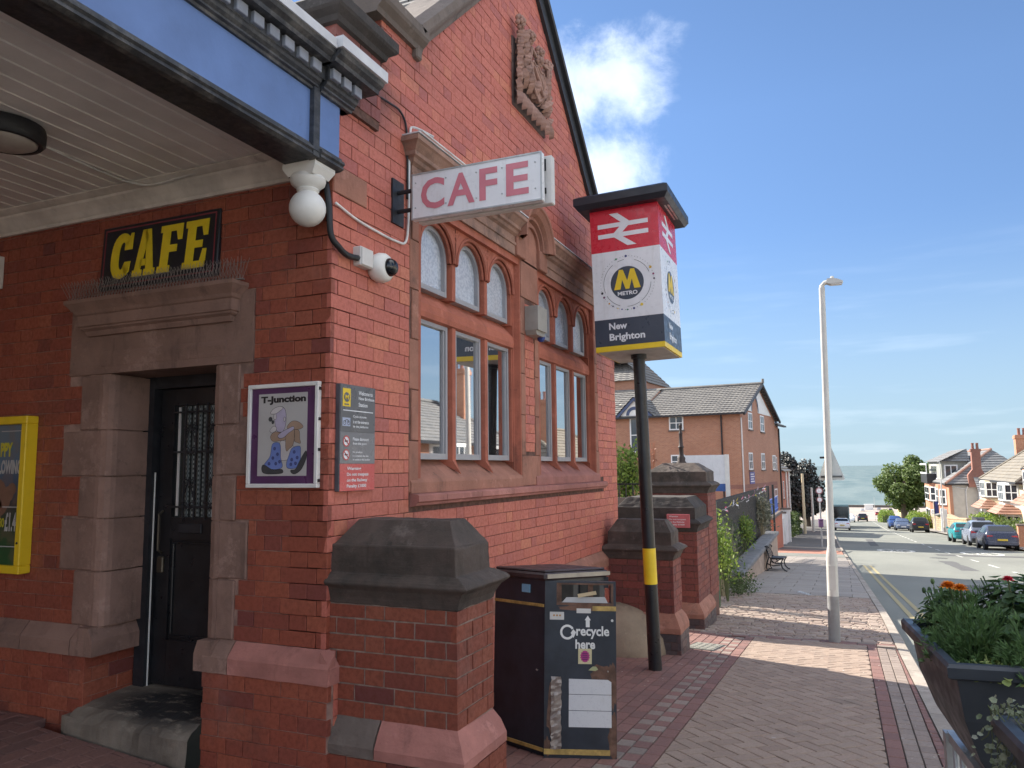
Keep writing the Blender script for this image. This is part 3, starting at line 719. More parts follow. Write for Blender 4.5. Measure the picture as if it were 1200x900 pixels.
# left run mitred at its free end, right run
for (x0, x1, ml, mr_) in ((.815, 2.52, True, False), (3.16, 4.93, False, True)):
    rings = []
    if ml: rings.append([(x0 - (-o), 0, z) for o, z in EP])
    rings.append([((x0 + o) if ml else x0, o, z) for o, z in EP]); rings.append([((x1 - o) if mr_ else x1, o, z) for o, z in EP])
    if mr_: rings.append([(x1 - o, 0, z) for o, z in EP])
    en.add([p for r in rings for p in r], [(a_ * k + i, a_ * k + (i + 1) % k, (a_ + 1) * k + (i + 1) % k, (a_ + 1) * k + i) for a_ in range(len(rings) - 1) for i in range(k)] + [tuple(range(k)), tuple(range(len(rings) * k - 1, (len(rings) - 1) * k - 1, -1))], .5)
ent = weather(en.build('cornice', M_STONE_C, ST), .006, 4)
ar = MB(); cx, cz = 2.84, 3.55
AR = [(.0, .17), (-.03, .17), (-.03, .20), (-.012, .205), (-.012, .225), (-.05, .235), (-.05, .26), (-.085, .28), (-.11, .32), (-.125, .33), (-.125, .355), (0, .36)]
kk = len(AR); nn = 22; vs = []
for i in range(nn + 1):
    an = math.pi * i / nn
    vs += [(cx - r * math.cos(an), o, cz + r * math.sin(an)) for o, r in AR]
ar.add(vs, [(i * kk + j, i * kk + (j + 1) % kk, (i + 1) * kk + (j + 1) % kk, (i + 1) * kk + j) for i in range(nn) for j in range(kk)], .4)
for s in (-1, 1):
    a0, a1 = sorted((cx + s * .17, cx + s * .36)); ar.cham((a0, -.04, 3.385), (a1, .02, 3.56), .006, .6)
ar.box((cx - .2, -.006, 3.38), (cx + .2, .02, 3.75), .7)
ar.build('arch_moulding', M_STONE_R, ent)
MB().box((.70, -.128, 3.700), (2.53, .0, 3.709)).build('lead_flashing', M_LEAD, ent); MB().box((3.15, -.128, 3.700), (5.05, .0, 3.709)).build('lead_flashing', M_LEAD, ent)
MB().cham((.004, -.006, 3.102), (.315, .05, 3.258), .004, .3).build('pad_stone', M_STONE_R, ST)
# gable coping: dark verge on the right, moulded coping on the left
cp = MB()
def rake(p0, p1, prof, mb, t=.3):
    p0 = Vector((p0[0], 0, p0[1])); p1 = Vector((p1[0], 0, p1[1])); dd = (p1 - p0).normalized(); up = Vector((-dd.z, 0, dd.x))
    if up.z < 0: up = -up
    q = len(prof); vs = [p + Vector((0, o, 0)) + up * h for p in (p0, p1) for o, h in prof]
    mb.add(vs, [tuple(range(q)), tuple(range(2 * q - 1, q - 1, -1))] + [(i, (i + 1) % q, q + (i + 1) % q, q + i) for i in range(q)], t)
CPR = [(.02, -.06), (-.03, -.06), (-.04, -.03), (-.075, .0), (-.085, .02), (-.085, .075), (.0, .11), (.35, .11), (.35, -.06)]
rake((.86, 4.43), (AP[0], AP[1] + .0), CPR, cp)
cop = cp.build('coping', M_STONE_GREY, ST)
kn = MB(); kn.prism([(p[0], p[1] + 4.40) for p in CPR], 'x', .36, .90, .2); kn.cham((.82, -.04, 4.28), (.89, .02, 4.36), .01, .2); kn.build('coping_kneeler', M_STONE_GREY, ST)
vb = MB(); VP = [(.02, -.09), (-.035, -.09), (-.035, .05), (.02, .05)]
rake((AP[0], AP[1] + .02), (XL + .16, AP[1] + .02 - (XL + .16 - AP[0]) * SLP), VP, vb)
rake((AP[0], AP[1] + .05), (XL + .18, AP[1] + .05 - (XL + .18 - AP[0]) * SLP), [(.02, .02), (-.075, .02), (-.085, .045), (-.07, .07), (.02, .07)], vb); vb.build('verge_board', mat('black_verge', (.03, .032, .036), .5, bump=.1), ST)
M_SLATE = stonemat('mossy_slate', (.22, .205, .19), (.38, .36, .28), .3)
rf = MB(); rows = 16
for i in range(rows):      # roof slopes in courses of slate
    t0, t1 = i / rows, (i + 1) / rows
    for s in (-1, 1):
        xa = AP[0] + s * (1 - t0) * 2.85; xb = AP[0] + s * (1 - t1) * 2.85; za = AP[1] + .04 - (1 - t0) * 2.85 * SLP; zb = AP[1] + .04 - (1 - t1) * 2.85 * SLP
        if s < 0 and xa < .3: continue
        for j in range(26):
            y0 = .28 + j * .3 + (i % 2) * .15
            rf.add([(xa, y0, za + .02), (xb, y0, zb), (xb, y0 + .29, zb), (xa, y0 + .29, za + .02), (xa, y0, za), (xa, y0 + .29, za)], [(0, 1, 2, 3), (0, 3, 5, 4)], random.random())
stuff(rf.build('roof_slates', M_SLATE, ST))
MB().prism([(.35, 3.9), (XL, 3.85), (AP[0], AP[1] + .0)], 'y', .30, 8.0).build('roof_deck', M_DARK, ST)
MB().box((.0, .25, 3.26), (.4, 6, 3.6)).build('parapet_wall', M_BRICK_F, ST)
# corner pier above the canopy
cpw = MB().box((-.024, -.024, 3.6), (.404, .52, 4.04)).build('corner_pier', M_MORTAR_D, ST)
it = []
F1 = frame((-.03, -.03, 0), (1, 0, 0), (0, 0, 1)); F2 = frame((-.03, -.03, 0), (0, -1, 0), (0, 0, 1))
for r in lay(3.65, 4.04, lambda v: [(0, .44)]): it.append((F1, r, 'a'))
for r in lay(3.65, 4.04, lambda v: [(-.55, 0)]): it.append((F2, r, 'a'))
F3 = frame((.455, 0, 0), (0, -1, 0), (0, 0, 1))
for r in lay(3.99, 4.38, lambda v: [(-.6, 0)]): it.append((F3, r, 'a'))
M_BRICK_SOOT = brickmat('sooty_red_brick', [(.33, .09, .065), (.2, .06, .05), (.12, .055, .05), (.4, .11, .075)], .6, .35)
set_bricks(it, 80, lambda k: cpw, lambda k: M_BRICK_SOOT)
MB().box((.461, .006, 3.9), (.7, .6, 4.4)).build('parapet_core', M_MORTAR_D, ST)
cap = MB()
CC = [(-.00, 4.035), (-.025, 4.04), (-.035, 4.07), (-.07, 4.095), (-.08, 4.11), (-.08, 4.165), (-.04, 4.205), (0, 4.21)]
k2 = len(CC)
q = [(-.03, -.03, 1, 1), (.405, -.03, -1, 1), (.405, .55, -1, -1), (-.03, .55, 1, -1)]
vs = []
for (x, y, sx_, sy_) in q: vs += [(x + sx_ * o, y + sy_ * o, z) for o, z in CC]
cap.add(vs, [(a_ * k2 + i, a_ * k2 + i + 1, ((a_ + 1) % 4) * k2 + i + 1, ((a_ + 1) % 4) * k2 + i) for a_ in range(4) for i in range(k2 - 1)] + [tuple(a_ * k2 + k2 - 1 for a_ in range(4)), tuple(a_ * k2 for a_ in (3, 2, 1, 0))], .2)
cap.build('pier_cap', M_STONE_BLK2, ST)
kn2 = MB(); kn2.prism([(x, z) for x, z in [(.46, 4.38), (.42, 4.40), (.38, 4.44), (.37, 4.51), (.46, 4.55), (.8, 4.55), (.8, 4.38)]], 'y', .02, .62, .2); kn2.build('coping_return', M_STONE_GREY, ST)

# carved panel high in the gable
M_TERRA = stonemat('carved_terracotta', (.42, .25, .20), (.10, .07, .06), .38)
M_TERRA_SHADE = stonemat('sooty_shaded_terracotta', (.13, .085, .075), (.03, .025, .025), .5)  # backing colour darkened for soot and for the deep shadow behind the carving
cb_ = MB(); cb_.cham((2.49, -.012, 4.72), (3.27, .01, 5.36), .01, .4)
crest = cb_.build('carved_crest', M_TERRA_SHADE, ST)
cr = MB(); rnd = random.Random(3)
def acanthus(cx, cz, ang, ln, wd, y0=-.02, lift=.07, lobes=4):
    """carved leaf: raised midrib, scalloped lobes turning back to the panel"""
    ca, sa = math.cos(ang), math.sin(ang); n = lobes * 4; L_, R_, Mi = [], [], []
    for i in range(n + 1):
        f = i / n; env = wd * math.sin(math.pi * min(1, .12 + .88 * f)) ** .7; sc = .62 + .38 * abs(math.sin(f * lobes * math.pi)); y = y0 - lift * (.35 + .65 * math.sin(f * 2.4)); bend = .12 * ln * math.sin(f * 2)
        def P(u, v, yy): return (cx + u * ca - v * sa, yy, cz + u * sa + v * ca)
        Mi.append(P(ln * f, bend * .2, y - .012)); L_.append(P(ln * f + .03 * wd, env * sc, y + .03)); R_.append(P(ln * f + .03 * wd, -env * sc, y + .03))
    vs = Mi + L_ + R_; k = n + 1
    cr.add(vs, [(i, i + 1, k + i + 1, k + i) for i in range(n)] + [(i + 1, i, 2 * k + i, 2 * k + i + 1) for i in range(n)], rnd.random())
for i in range(6): acanthus(2.56, 4.80 + i * .1, 2.2 - i * .12, .15, .055)
for i in range(6): acanthus(3.20, 4.80 + i * .1, .9 + i * .10, .15, .055)
for i in range(8): acanthus(2.54 + i * .10, 4.88, -1.57 + (3.5 - i) * .08 * -1, .17, .05)
for i in range(5): acanthus(2.66 + i * .11, 4.93, 1.57 + (2 - i) * .4, .17, .055, -.03, .09)
for i in range(4): acanthus(2.62, 5.0 + i * .09, 1.2 + .2 * i, .16, .05, -.03, .09); acanthus(3.16, 5.0 + i * .09, 1.9 - .2 * i, .16, .05, -.03, .09)
for (x, z, x0) in ((2.52, 5.47, 2.60), (2.76, 5.46, 2.80), (2.98, 5.42, 2.95), (3.2, 5.40, 3.12)):
    cr.tube([(x0, -.03, 5.22), ((x + x0) / 2, -.05, 5.33), (x, -.065, z - .04)], .013, 6, .3)
    acanthus(x0, 5.22, math.atan2(z - 5.22, x - x0), .20, .05, -.02, .05)
    for ring_, (rr, yy, m_) in enumerate(((.048, -.07, 7), (.028, -.095, 5))):
        for a_ in range(m_): cr.ball((x + rr * math.cos(a_ * 6.283 / m_ + ring_), yy, z + rr * math.sin(a_ * 6.283 / m_ + ring_)), .024, 7, rnd.random())
    cr.ball((x, -.115, z), .02, 7, .2)
shp = [(2.76, 5.22), (2.80, 5.25), (2.86, 5.23), (2.92, 5.26), (2.98, 5.23), (3.05, 5.25), (3.09, 5.2), (3.08, 5.08), (3.02, 4.99), (2.92, 4.92), (2.82, 4.99), (2.77, 5.08)]
cr.prism(shp, 'y', -.085, 0, .7); cr.tube([(x, -.085, z) for x, z in shp + shp[:1]], .012, 6, .5)
cr.tube([(2.81, -.09, 5.2), (2.9, -.105, 5.10), (3.0, -.10, 5.0)], .016, 6, .4); cr.tube([(2.86, -.09, 5.22), (2.97, -.10, 5.13), (3.05, -.09, 5.06)], .014, 6, .4)
for a_ in range(7): cr.ball((2.925 + .045 * math.cos(a_ * .9), -.09, 5.31 + .035 * math.sin(a_ * .9)), .022, 6, rnd.random())
cr.ball((2.925, -.11, 5.31), .035, 8, .3)
for s_ in (-1, 1): cr.tube([(2.925 + s_ * .06, -.08, 5.33), (2.925 + s_ * .2, -.10, 5.33), (2.925 + s_ * .23, -.09, 5.2), (2.925 + s_ * .17, -.09, 5.12), (2.925 + s_ * .22, -.08, 5.0)], .018, 6, .6)
smooth_angle(cr.build('carving', M_TERRA, crest), 45)

# ---------------- canopy
cn = MB()
cn.box((-6, -.02, 3.20), (0, .16, 3.24), .1)          # beam underside
cn.box((-6, -.0, 3.24), (-.0, .158, 3.60), .1)
can = cn.build('canopy', M_NAVY, ST)
MB().box((-5.5, -.03, 3.262), (-.245, .0, 3.556)).build('fascia_panel', M_BLUE, can)
MB().box((-.195, -.045, 3.262), (-.012, .0, 3.556)).build('fascia_panel', M_BLUE, can)
fm = MB()
LM = [(0.0, 3.195), (-.03, 3.195), (-.055, 3.205), (-.05, 3.222), (-.062, 3.23), (-.058, 3.245), (-.045, 3.25), (-.04, 3.266), (0, 3.266)]
UM = [(0.0, 3.553), (-.045, 3.553), (-.05, 3.565), (-.065, 3.57), (-.065, 3.58), (-.08, 3.592), (-.085, 3.605), (-.09, 3.61), (0, 3.61)]
DM = [(0.0, 3.61), (-.09, 3.612), (-.09, 3.68), (0, 3.68)]
CM = [(0.0, 3.68), (-.15, 3.68), (-.155, 3.70), (-.18, 3.715), (-.19, 3.735), (0, 3.735)]
for pr, x1 in ((LM, -.2), (UM, -.22), (CM, -.22)): fm.prism(pr, 'x', -6, x1)
for pr, x0, x1, dy in ((LM, -.195, .0, -.015), (UM, -.2, .07, -.02), (DM, -.2, .07, -.02), (CM, -.24, .16, -.03)): fm.prism([(o + dy if o < 0 else o, z) for o, z in pr], 'x', x0, x1)
fm.prism(DM, 'x', -6, -.2)
fm.box((-.245, -.058, 3.2), (-.195, .0, 3.6))
fm.box((.0, -.045, 3.553), (.07, .0, 3.735))
fm.build('fascia_moulding', mat('weathered_moulding', (.035, .038, .045), .6, var=.4, scale=9, bump=.5, dirt=.55, dirtcol=(.20, .19, .18), stretch=(.25, 1, 3)), can)
M_DENT = mat('dentil_paint', (.27, .29, .34), .6, var=.15, bump=.2, dirt=.2, dirtcol=(.06, .06, .07))
dm = MB().cham((-.034, -.112, 3.62), (.034, -.085, 3.676), .003).mesh('dentil', M_DENT)
for i in range(50): link('dentil', dm, can, (-.29 - i * .106, 0, 0))
for i in range(3): link('dentil', dm, can, (-.155 + i * .095, -.022, 0))
fl = MB(); fl.box((-6, -.20, 3.735), (-.25, .3, 3.785)); fl.box((-.25, -.235, 3.74), (.17, .0, 3.80)); fl.build('canopy_flashing', M_LEAD, can)
# soffit boards
for i in range(86):
    y0 = .165 + i * .132; w_ = .126
    MB().prism([(y0, 3.338), (y0 + .006, 3.330), (y0 + w_ - .004, 3.330), (y0 + w_, 3.338), (y0 + w_, 3.35), (y0, 3.35)], 'x', -6, -.02, random.random()).prism([(y0 + w_ - .005, 3.331), (y0 + w_ + .001, 3.325), (y0 + w_ + .005, 3.331)], 'x', -6, -.02, 0, 1).build('soffit_board', [mat('soffit_paint', (.84, .81, .80), .6, var=.08, scale=3, bump=.1, dirt=.04, dirtcol=(.4, .36, .33)), mat('bead_paint', (.80, .76, .72), .5, bump=0)], can)
MB().box((-6, .0, 3.352), (-.0, 11.8, 3.6)).build('canopy_deck', M_NAVY, can)
wm = MB(); WM = [(0, 3.195), (-.02, 3.195), (-.022, 3.215), (-.03, 3.222), (-.05, 3.25), (-.085, 3.285), (-.09, 3.30), (-.105, 3.305), (-.105, 3.327), (0, 3.327)]
wm.prism(WM, 'y', .2, 11.8); wm.prism([(-.105, 3.30), (-.14, 3.318), (-.14, 3.327), (-.105, 3.327)], 'y', .3, 5.0); wm.build('wall_moulding', mat('moulding_paint', (.70, .66, .62), .6, var=.15, bump=.2, dirt=.15, dirtcol=(.2, .16, .14)), can)
# ball finial below the canopy corner
fb = MB()
fx, fy = -.115, .075
fb.add([(fx - .085, fy - .11, 3.20), (fx + .085, fy - .11, 3.20), (fx + .085, fy + .10, 3.20), (fx - .085, fy + .10, 3.20), (fx - .085, fy - .11, 3.175), (fx + .085, fy - .11, 3.175), (fx + .085, fy + .10, 3.175), (fx - .085, fy + .10, 3.175),
        (fx - .07, fy - .08, 3.135), (fx + .07, fy - .08, 3.135), (fx + .07, fy + .075, 3.135), (fx - .07, fy + .075, 3.135)],
       [(0, 1, 2, 3)] + [(i, (i + 1) % 4, 4 + (i + 1) % 4, 4 + i) for i in range(4)] + [(4 + i, 4 + (i + 1) % 4, 8 + (i + 1) % 4, 8 + i) for i in range(4)])
fb.lathe([(.03, 3.165), (.085, 3.15), (.094, 3.128), (.088, 3.105), (.068, 3.088), (.056, 3.08), (.06, 3.073), (.056, 3.066), (.05, 3.06), (.055, 3.05)], (fx, fy, 0), 24)
fb.ball((fx, fy, 2.975), .096, 24)
smooth_angle(fb.build('ball_finial', M_WHITE, can), 35)

# ------------------------------------------------------------------ ground sheets
def sheet(name, xs, y0f, y1f, dz, m_, ny=1, noise=0.0):
    mb = MB(); vs = []
    for x in xs:
        a, b = y0f(x), y1f(x)
        for j in range(ny + 1):
            y = a + (b - a) * j / ny; vs.append((x, y, (gz(x, y) if abs(y) < 8 else gx(x)) + dz + random.uniform(-noise, noise)))
    k = ny + 1
    mb.add(vs, [(i * k + j, i * k + j + 1, (i + 1) * k + j + 1, (i + 1) * k + j) for i in range(len(xs) - 1) for j in range(ny)])
    o = struct(mb.build(name, m_)); return o
def frange(a, b, n): return [a + (b - a) * i / n for i in range(n + 1)]
def earthmat():
    t = NT('rough_ground'); c = t.mix(t.rng(t.noise(.12, 6), .35, .65), (.075, .085, .04), (.16, .14, .10)); return t.done(t.mix(t.rng(t.noise(3, 6), .4, .7, 0, .4), c, (.06, .055, .04)), .95)
XS = sorted(set(frange(-80, 0, 16) + frange(0, 60, 60) + frange(60, 478, 60) + [50, 105, 165, 300, 420]))
sheet('ground', XS, lambda x: -420, lambda x: 420, -.20, earthmat(), 12)
def roadmat():
    t = NT('worn_asphalt'); a = t.noise(.35, 6, .6, stretch=(.35, 1, 1)); c = t.mix(t.rng(a, .3, .7), (.16, .165, .145), (.215, .22, .19))
    c = t.mix(t.rng(t.noise(160, 3), .45, .75, 0, .5), c, (.27, .265, .23)); c = t.mix(t.rng(t.noise(70, 4), .55, .8, 0, .45), c, (.09, .09, .085))
    c = t.mix(t.rng(t.noise(1.1, 7, .7), .60, .75, 0, .35), c, (.11, .11, .10))
    return t.done(c, .85, t.bump(t.noise(130, 4, .7), .4, .006))
M_ROAD = roadmat()
sheet('road', [x for x in XS if x <= 300], lambda x: -12.0 + .003 * x, lambda x: kerb_y(x) - .12, -.115, M_ROAD, 4)
sheet('far_pavement', [x for x in XS if 20 <= x <= 300], lambda x: -14.2 + .003 * x, lambda x: -12.0 + .003 * x, 0.0, mat('flag_grey', (.27, .255, .235), .85, var=.12, bump=.2), 1)
sheet('pavement', [x for x in XS if -6 < x < 9] + [9.0, 12.7], lambda x: kerb_y(x), lambda x: 5.0 if x < 0 else .6, -.014, mat('paver_bed', (.075, .065, .055), .95, var=.4, scale=30, bump=.4), 6)
PAVE = bpy.data.objects['pavement']
M_FLAGBED = mat('flag_bed', (.12, .11, .10), .9, bump=.3)
sheet('far_footway', [12.7] + [x for x in XS if 13 <= x <= 300], lambda x: kerb_y(x), lambda x: 2.6 if x < 30 else 3.5, -.016, M_FLAGBED, 2)
# ------------------------------------------------------------------ pavers
def paver_mat(name, cols, rough=.8):
    t = NT(name); c = t.ramp(t.rand(), cols); c = t.mix(t.rng(t.noise(60, 5, .7), .35, .75, 0, .5), c, tuple(x * .5 for x in cols[0]))
    c = t.mix(t.rng(t.noise(300, 2), .62, .8, 0, .4), c, (.4, .36, .32)); c = t.mix(t.rng(t.noise(1.6, 6, .7), .55, .75, 0, .45), c, (.10, .085, .075))
    for sc_, cl_, rr_ in ((1.9, (.075, .07, .068), .035), (2.7, (.42, .39, .36), .03)):
        v = t.n.new('ShaderNodeTexVoronoi'); v.inputs['Scale'].default_value = sc_; t.l.new(t.pos, v.inputs['Vector']); c = t.mix(t.rng(v.outputs['Distance'], rr_ * 1.6, rr_, 0, .55), c, cl_)
    return t.done(c, rough, t.bump(t.noise(180, 4, .7), .4, .003, t.bump(t.noise(22, 3), .2, .006)))
MP_H = paver_mat('grey_brown_paver', [(0.304, 0.224, 0.172), (0.333, 0.249, 0.196), (0.273, 0.199, 0.155), (0.347, 0.262, 0.206), (0.318, 0.231, 0.179)])
MP_R = paver_mat('dark_red_paver', [(0.212, 0.111, 0.093), (0.255, 0.132, 0.111), (0.178, 0.098, 0.085), (0.23, 0.119, 0.1)])
MP_L = paver_mat('pale_paver', [(0.26, 0.202, 0.17), (0.296, 0.238, 0.202), (0.231, 0.18, 0.152)])
MP_S = paver_mat('worn_sett', [(0.334, 0.26, 0.211), (0.387, 0.308, 0.251), (0.282, 0.211, 0.176), (0.317, 0.233, 0.189), (0.405, 0.33, 0.268)])
MP_F = paver_mat('flagstone', [(0.317, 0.277, 0.242), (0.352, 0.312, 0.273), (0.282, 0.246, 0.216)])
def clip(poly, ax, val, keep_gt):
    out = []
    for i in range(len(poly)):
        a, b = poly[i], poly[(i + 1) % len(poly)]
        ina = (a[ax] > val) == keep_gt; inb = (b[ax] > val) == keep_gt
        if ina: out.append(a)
        if ina != inb:
            f = (val - a[ax]) / (b[ax] - a[ax]); out.append((a[0] + (b[0] - a[0]) * f, a[1] + (b[1] - a[1]) * f))
    return out
def area(p): return abs(sum(p[i][0] * p[(i + 1) % len(p)][1] - p[(i + 1) % len(p)][0] * p[i][1] for i in range(len(p)))) / 2
pav = []     # (polygon, material)
BW = .1; g_ = .0035
YB0, YB1, YH0, YH1, YC0, YC1 = -1.06, -1.27, -1.37, -2.60, -2.70, -2.885
XC = 6.55
def rect(x0, x1, y0, y1, m_): pav.append(([(x0 + g_, y0 + g_), (x1 - g_, y0 + g_), (x1 - g_, y1 - g_), (x0 + g_, y1 - g_)], m_))
# herringbone field at 45 degrees
c45 = math.cos(math.pi / 4)
for a_ in range(-70, 90):
    for b_ in range(-60, 60):
        ox, oy = a_ + 2 * b_, a_ - 2 * b_
        for (x0, y0, x1, y1) in ((ox, oy, ox + 2, oy + 1), (ox + 2, oy - 1, ox + 3, oy + 1)):
            cx, cy = (x0 + x1) / 2 * BW, (y0 + y1) / 2 * BW
            X = (cx - cy) * c45; Y = (cx + cy) * c45 - 2
            if not (-2.2 < X < XC + .15 and YH1 - .15 < Y < YH0 + .15): continue
            p = []
            for (u, v) in ((x0 * BW + g_, y0 * BW + g_), (x1 * BW - g_, y0 * BW + g_), (x1 * BW - g_, y1 * BW - g_), (x0 * BW + g_, y1 * BW - g_)):
                p.append(((u - v) * c45, (u + v) * c45 - 2))
            for ax, val, kg in ((1, YH0 - .003, False), (1, YH1 + .003, True), (0, XC - .003, False)):
                if p: p = clip(p, ax, val, kg)
            if len(p) > 2 and area(p) > .0008: pav.append((p, MP_H))
nx = 44
for i in range(-14, nx):
    x0 = .55 + i * .137; x1 = x0 + .137
    if x1 > XC: break
    for r_ in range(2):
        lt_ = (i + r_) % 2 == 0
        rect(x0, x1, YB1 + r_ * .105, YB1 + (r_ + 1) * .105, MP_L if lt_ else MP_R)
        rect(x0, x1, YC1 + r_ * .0925, YC1 + (r_ + 1) * .0925, MP_L)
for i in range(-7, 33):
    x0 = .4 + i * .2; x1 = min(x0 + .2, XC)
    if x1 - x0 < .03: break
    rect(x0, x1, YH0, YB1, MP_R); rect(x0, x1, YC0, YH1, MP_R)
i = 0
while True:      # courses along the building
    y1 = YB0 + (i + 1) * .1; y0 = y1 - .1
    if y0 > 4.6: break
    xa, xb = (-2.0, XC) if y0 < -.06 else (-4.2, -.06 if y0 < .6 or y0 > 1.9 else -.16)
    x = xa - (i % 2) * .1
    while x < xb:
        a, b = max(x, xa), min(x + .2, xb)
        if b - a > .02: rect(a, b, y0, y1, MP_R)
        x += .2
    i += 1
for i in range(-12, 64):      # rows against the kerb, laid across
    x0 = .4 + i * .1
    if x0 + .1 > XC: break
    rect(x0, x0 + .1, kerb_y(x0) + .004, YC1, MP_R)
for r_ in range(2):
    y = -.3
    while y > kerb_y(XC):
        rect(XC + r_ * .105, XC + (r_ + 1) * .105, max(y - .2, kerb_y(XC)), y, MP_R if (int(y * 10) + r_) % 3 else MP_L); y -= .2
# rough worn setts beyond the cross band
row = 0; x = XC + .21
while x < 12.6:
    wx = random.uniform(.095, .115); y = .25 + random.uniform(0, .1)
    while y > kerb_y(x) + .02:
        wy = random.uniform(.13, .22); rect(x, x + wx, max(y - wy, kerb_y(x)), y, MP_S); y -= wy
    x += wx
seen = []
for p, m_ in pav:
    cx = sum(q[0] for q in p) / len(p); cy = sum(q[1] for q in p) / len(p)
    if m_ is MP_S: dd = 999 + cx
    else:
        dd = (Vector((cx, cy, gz(cx, cy))) - CAM).length
        if not inframe((cx, cy, gz(cx, cy)), -5): dd += 500
        if -.1 < cy < 5 and cx > -.06: continue
        if .0 < cx < .5 and cy > -.8: dd += 300
    seen.append((dd, cx, cy, p, m_))
seen.sort(key=lambda s: s[0])
def slabgeo(p, cx, cy, ch=.004, dp=.05):
    n = len(p); o = [(q[0] - cx, q[1] - cy) for q in p]
    def sc(q, k):
        l = math.hypot(*q) or 1; return (q[0] * (1 - k / l), q[1] * (1 - k / l))
    vs = [(*sc(q, ch * 1.3), 0) for q in o] + [(*q, -ch) for q in o] + [(*q, -dp) for q in o]
    fs = [tuple(range(n))] + [(n * k + (i + 1) % n, n * k + i, n * (k + 1) + i, n * (k + 1) + (i + 1) % n) for k in range(2) for i in range(n)]
    return vs, fs
_PM = {}; jm = {}
for i, (dd, cx, cy, p, m_) in enumerate(seen):
    rough_ = m_ is MP_S
    z = gz(cx, cy) + (random.uniform(-.001, .0015) if not rough_ else random.uniform(-.006, .007))
    e = .05
    sx_ = (gz(cx + e, cy) - gz(cx - e, cy)) / (2 * e); sy_ = (gz(cx, cy + e) - gz(cx, cy - e)) / (2 * e)
    T = Matrix.Translation((cx, cy, z)) @ Matrix.Rotation(-math.atan(sx_) + random.gauss(0, .004 if not rough_ else .035), 4, 'Y') @ Matrix.Rotation(math.atan(sy_) + random.gauss(0, .004 if not rough_ else .03), 4, 'X')
    vs, fs = slabgeo(p, cx, cy, .004 if not rough_ else .014)
    if i < 300 and dd < 100:
        key = (m_.name,) + tuple(round(c, 3) for v in vs[:len(p)] for c in v[:2])
        if key not in _PM: _PM[key] = MB().add(vs, fs).mesh('paver', m_)
        ob = link('paver', _PM[key], PAVE); ob.matrix_local = T
    else:
        jm.setdefault(m_.name, (MB(), m_))[0].add(vs, fs, random.random(), 0, T)
for mb, m_ in jm.values(): stuff(mb.build('sett' if m_ is MP_S else 'paver', m_, PAVE))
# flagstones on the footway further on
# litter, grit and tufts of weed along the foot of the walls
rl = random.Random(12); mb = MB()
for i in range(420):
    x = rl.uniform(.6, 12); y = rl.choice((rl.uniform(-.75, -.05), rl.uniform(-1.2, -.3), kerb_y(x) + rl.uniform(0, .25), rl.uniform(-2.9, -.2))); s_ = rl.uniform(.003, .011)
    z = gz(x, y); a_ = rl.uniform(0, 6.28); mb.add([(x + s_ * math.cos(a_ + k * 1.6) * rl.uniform(.5, 1.2), y + s_ * math.sin(a_ + k * 1.6) * rl.uniform(.5, 1.2), z + .003 + rl.uniform(0, .003)) for k in range(4)], [(0, 1, 2, 3)], rl.random())
stuff(tag(mb.build('litter', paver_mat('litter_bits', [(.5, .45, .38), (.3, .2, .12), (.6, .58, .55), (.2, .15, .1)])), 'scattered grit and scraps of litter lying along the pavement edges', 'litter'))
FOOT = bpy.data.objects['far_footway']; fg = MB(); x = 12.72; r_ = 0
while x < 33:
    y = 2.0 - (r_ % 2) * .35
    while y > kerb_y(x) + .05:
        y0 = max(y - .75, kerb_y(x) + .005)
        T = Matrix.Translation((x + .3, (y + y0) / 2, gz(x + .3) + random.uniform(-.003, .003))) @ Matrix.Rotation(SLOPE, 4, 'Y')
        hw, hh = .295, (y - y0) / 2 - .005
        vs, fs = slabgeo([(-hw, -hh), (hw, -hh), (hw, hh), (-hw, hh)], 0, 0, .005); fg.add(vs, fs, random.random(), 0, T)
        y -= .75
    x += .6; r_ += 1
stuff(fg.build('flagstone', MP_F, FOOT))
# red brick crossing strip
sheet('red_brick_strip', frange(33.5, 38, 5), lambda x: kerb_y(x) + .02, lambda x: 1.6, .004, mat('strip_brick', (.33, .15, .10), .85, var=.25, scale=5, bump=.3), 1)
sheet('side_lane', frange(30.2, 33.4, 4), lambda x: kerb_y(x) + .02, lambda x: 1.6, .006, M_ROAD, 1)
# kerb stones
M_KERB = stonemat('kerb_concrete', (.34, .295, .25), (.2, .17, .15), .25, .85)
kb = sheet('kerb', [x for x in XS if -6 < x <= 165], lambda x: kerb_y(x) - .118, lambda x: kerb_y(x) + .003, -.03, M_FLAGBED, 1)
x = -3.0; far = MB()
while x < 100:
    ln = .9; xa, xb = x + .004, x + ln - .004
    ya, yb = kerb_y(x), kerb_y(x + ln); low = .07 if 33 < x < 38 or 28 < x < 30.5 else 0
    mb = far if x > 30 else MB()
    vs = []
    for xx, yy in ((xa, ya), (xb, yb)):
        z = gx(xx) - low
        vs += [(xx, yy - .122, z - .16), (xx, yy - .122, z - .02), (xx, yy - .105, z + .001), (xx, yy - .002, z + .003), (xx, yy - .002, z - .16)]
    mb.add(vs, [(0, 1, 2, 3, 4), (9, 8, 7, 6, 5)] + [(i, i + 5, (i + 1) % 5 + 5, (i + 1) % 5) for i in range(5)], random.random())
    if mb is not far: mb.build('kerb_stone', M_KERB, kb)
    x += ln
stuff(far.build('kerb_stone', M_KERB, kb))
xs = [x for x in XS if 20 <= x <= 165]
sheet('far_kerb', xs, lambda x: -12.12 + .003 * x, lambda x: -11.99 + .003 * x, .003, M_KERB, 1)
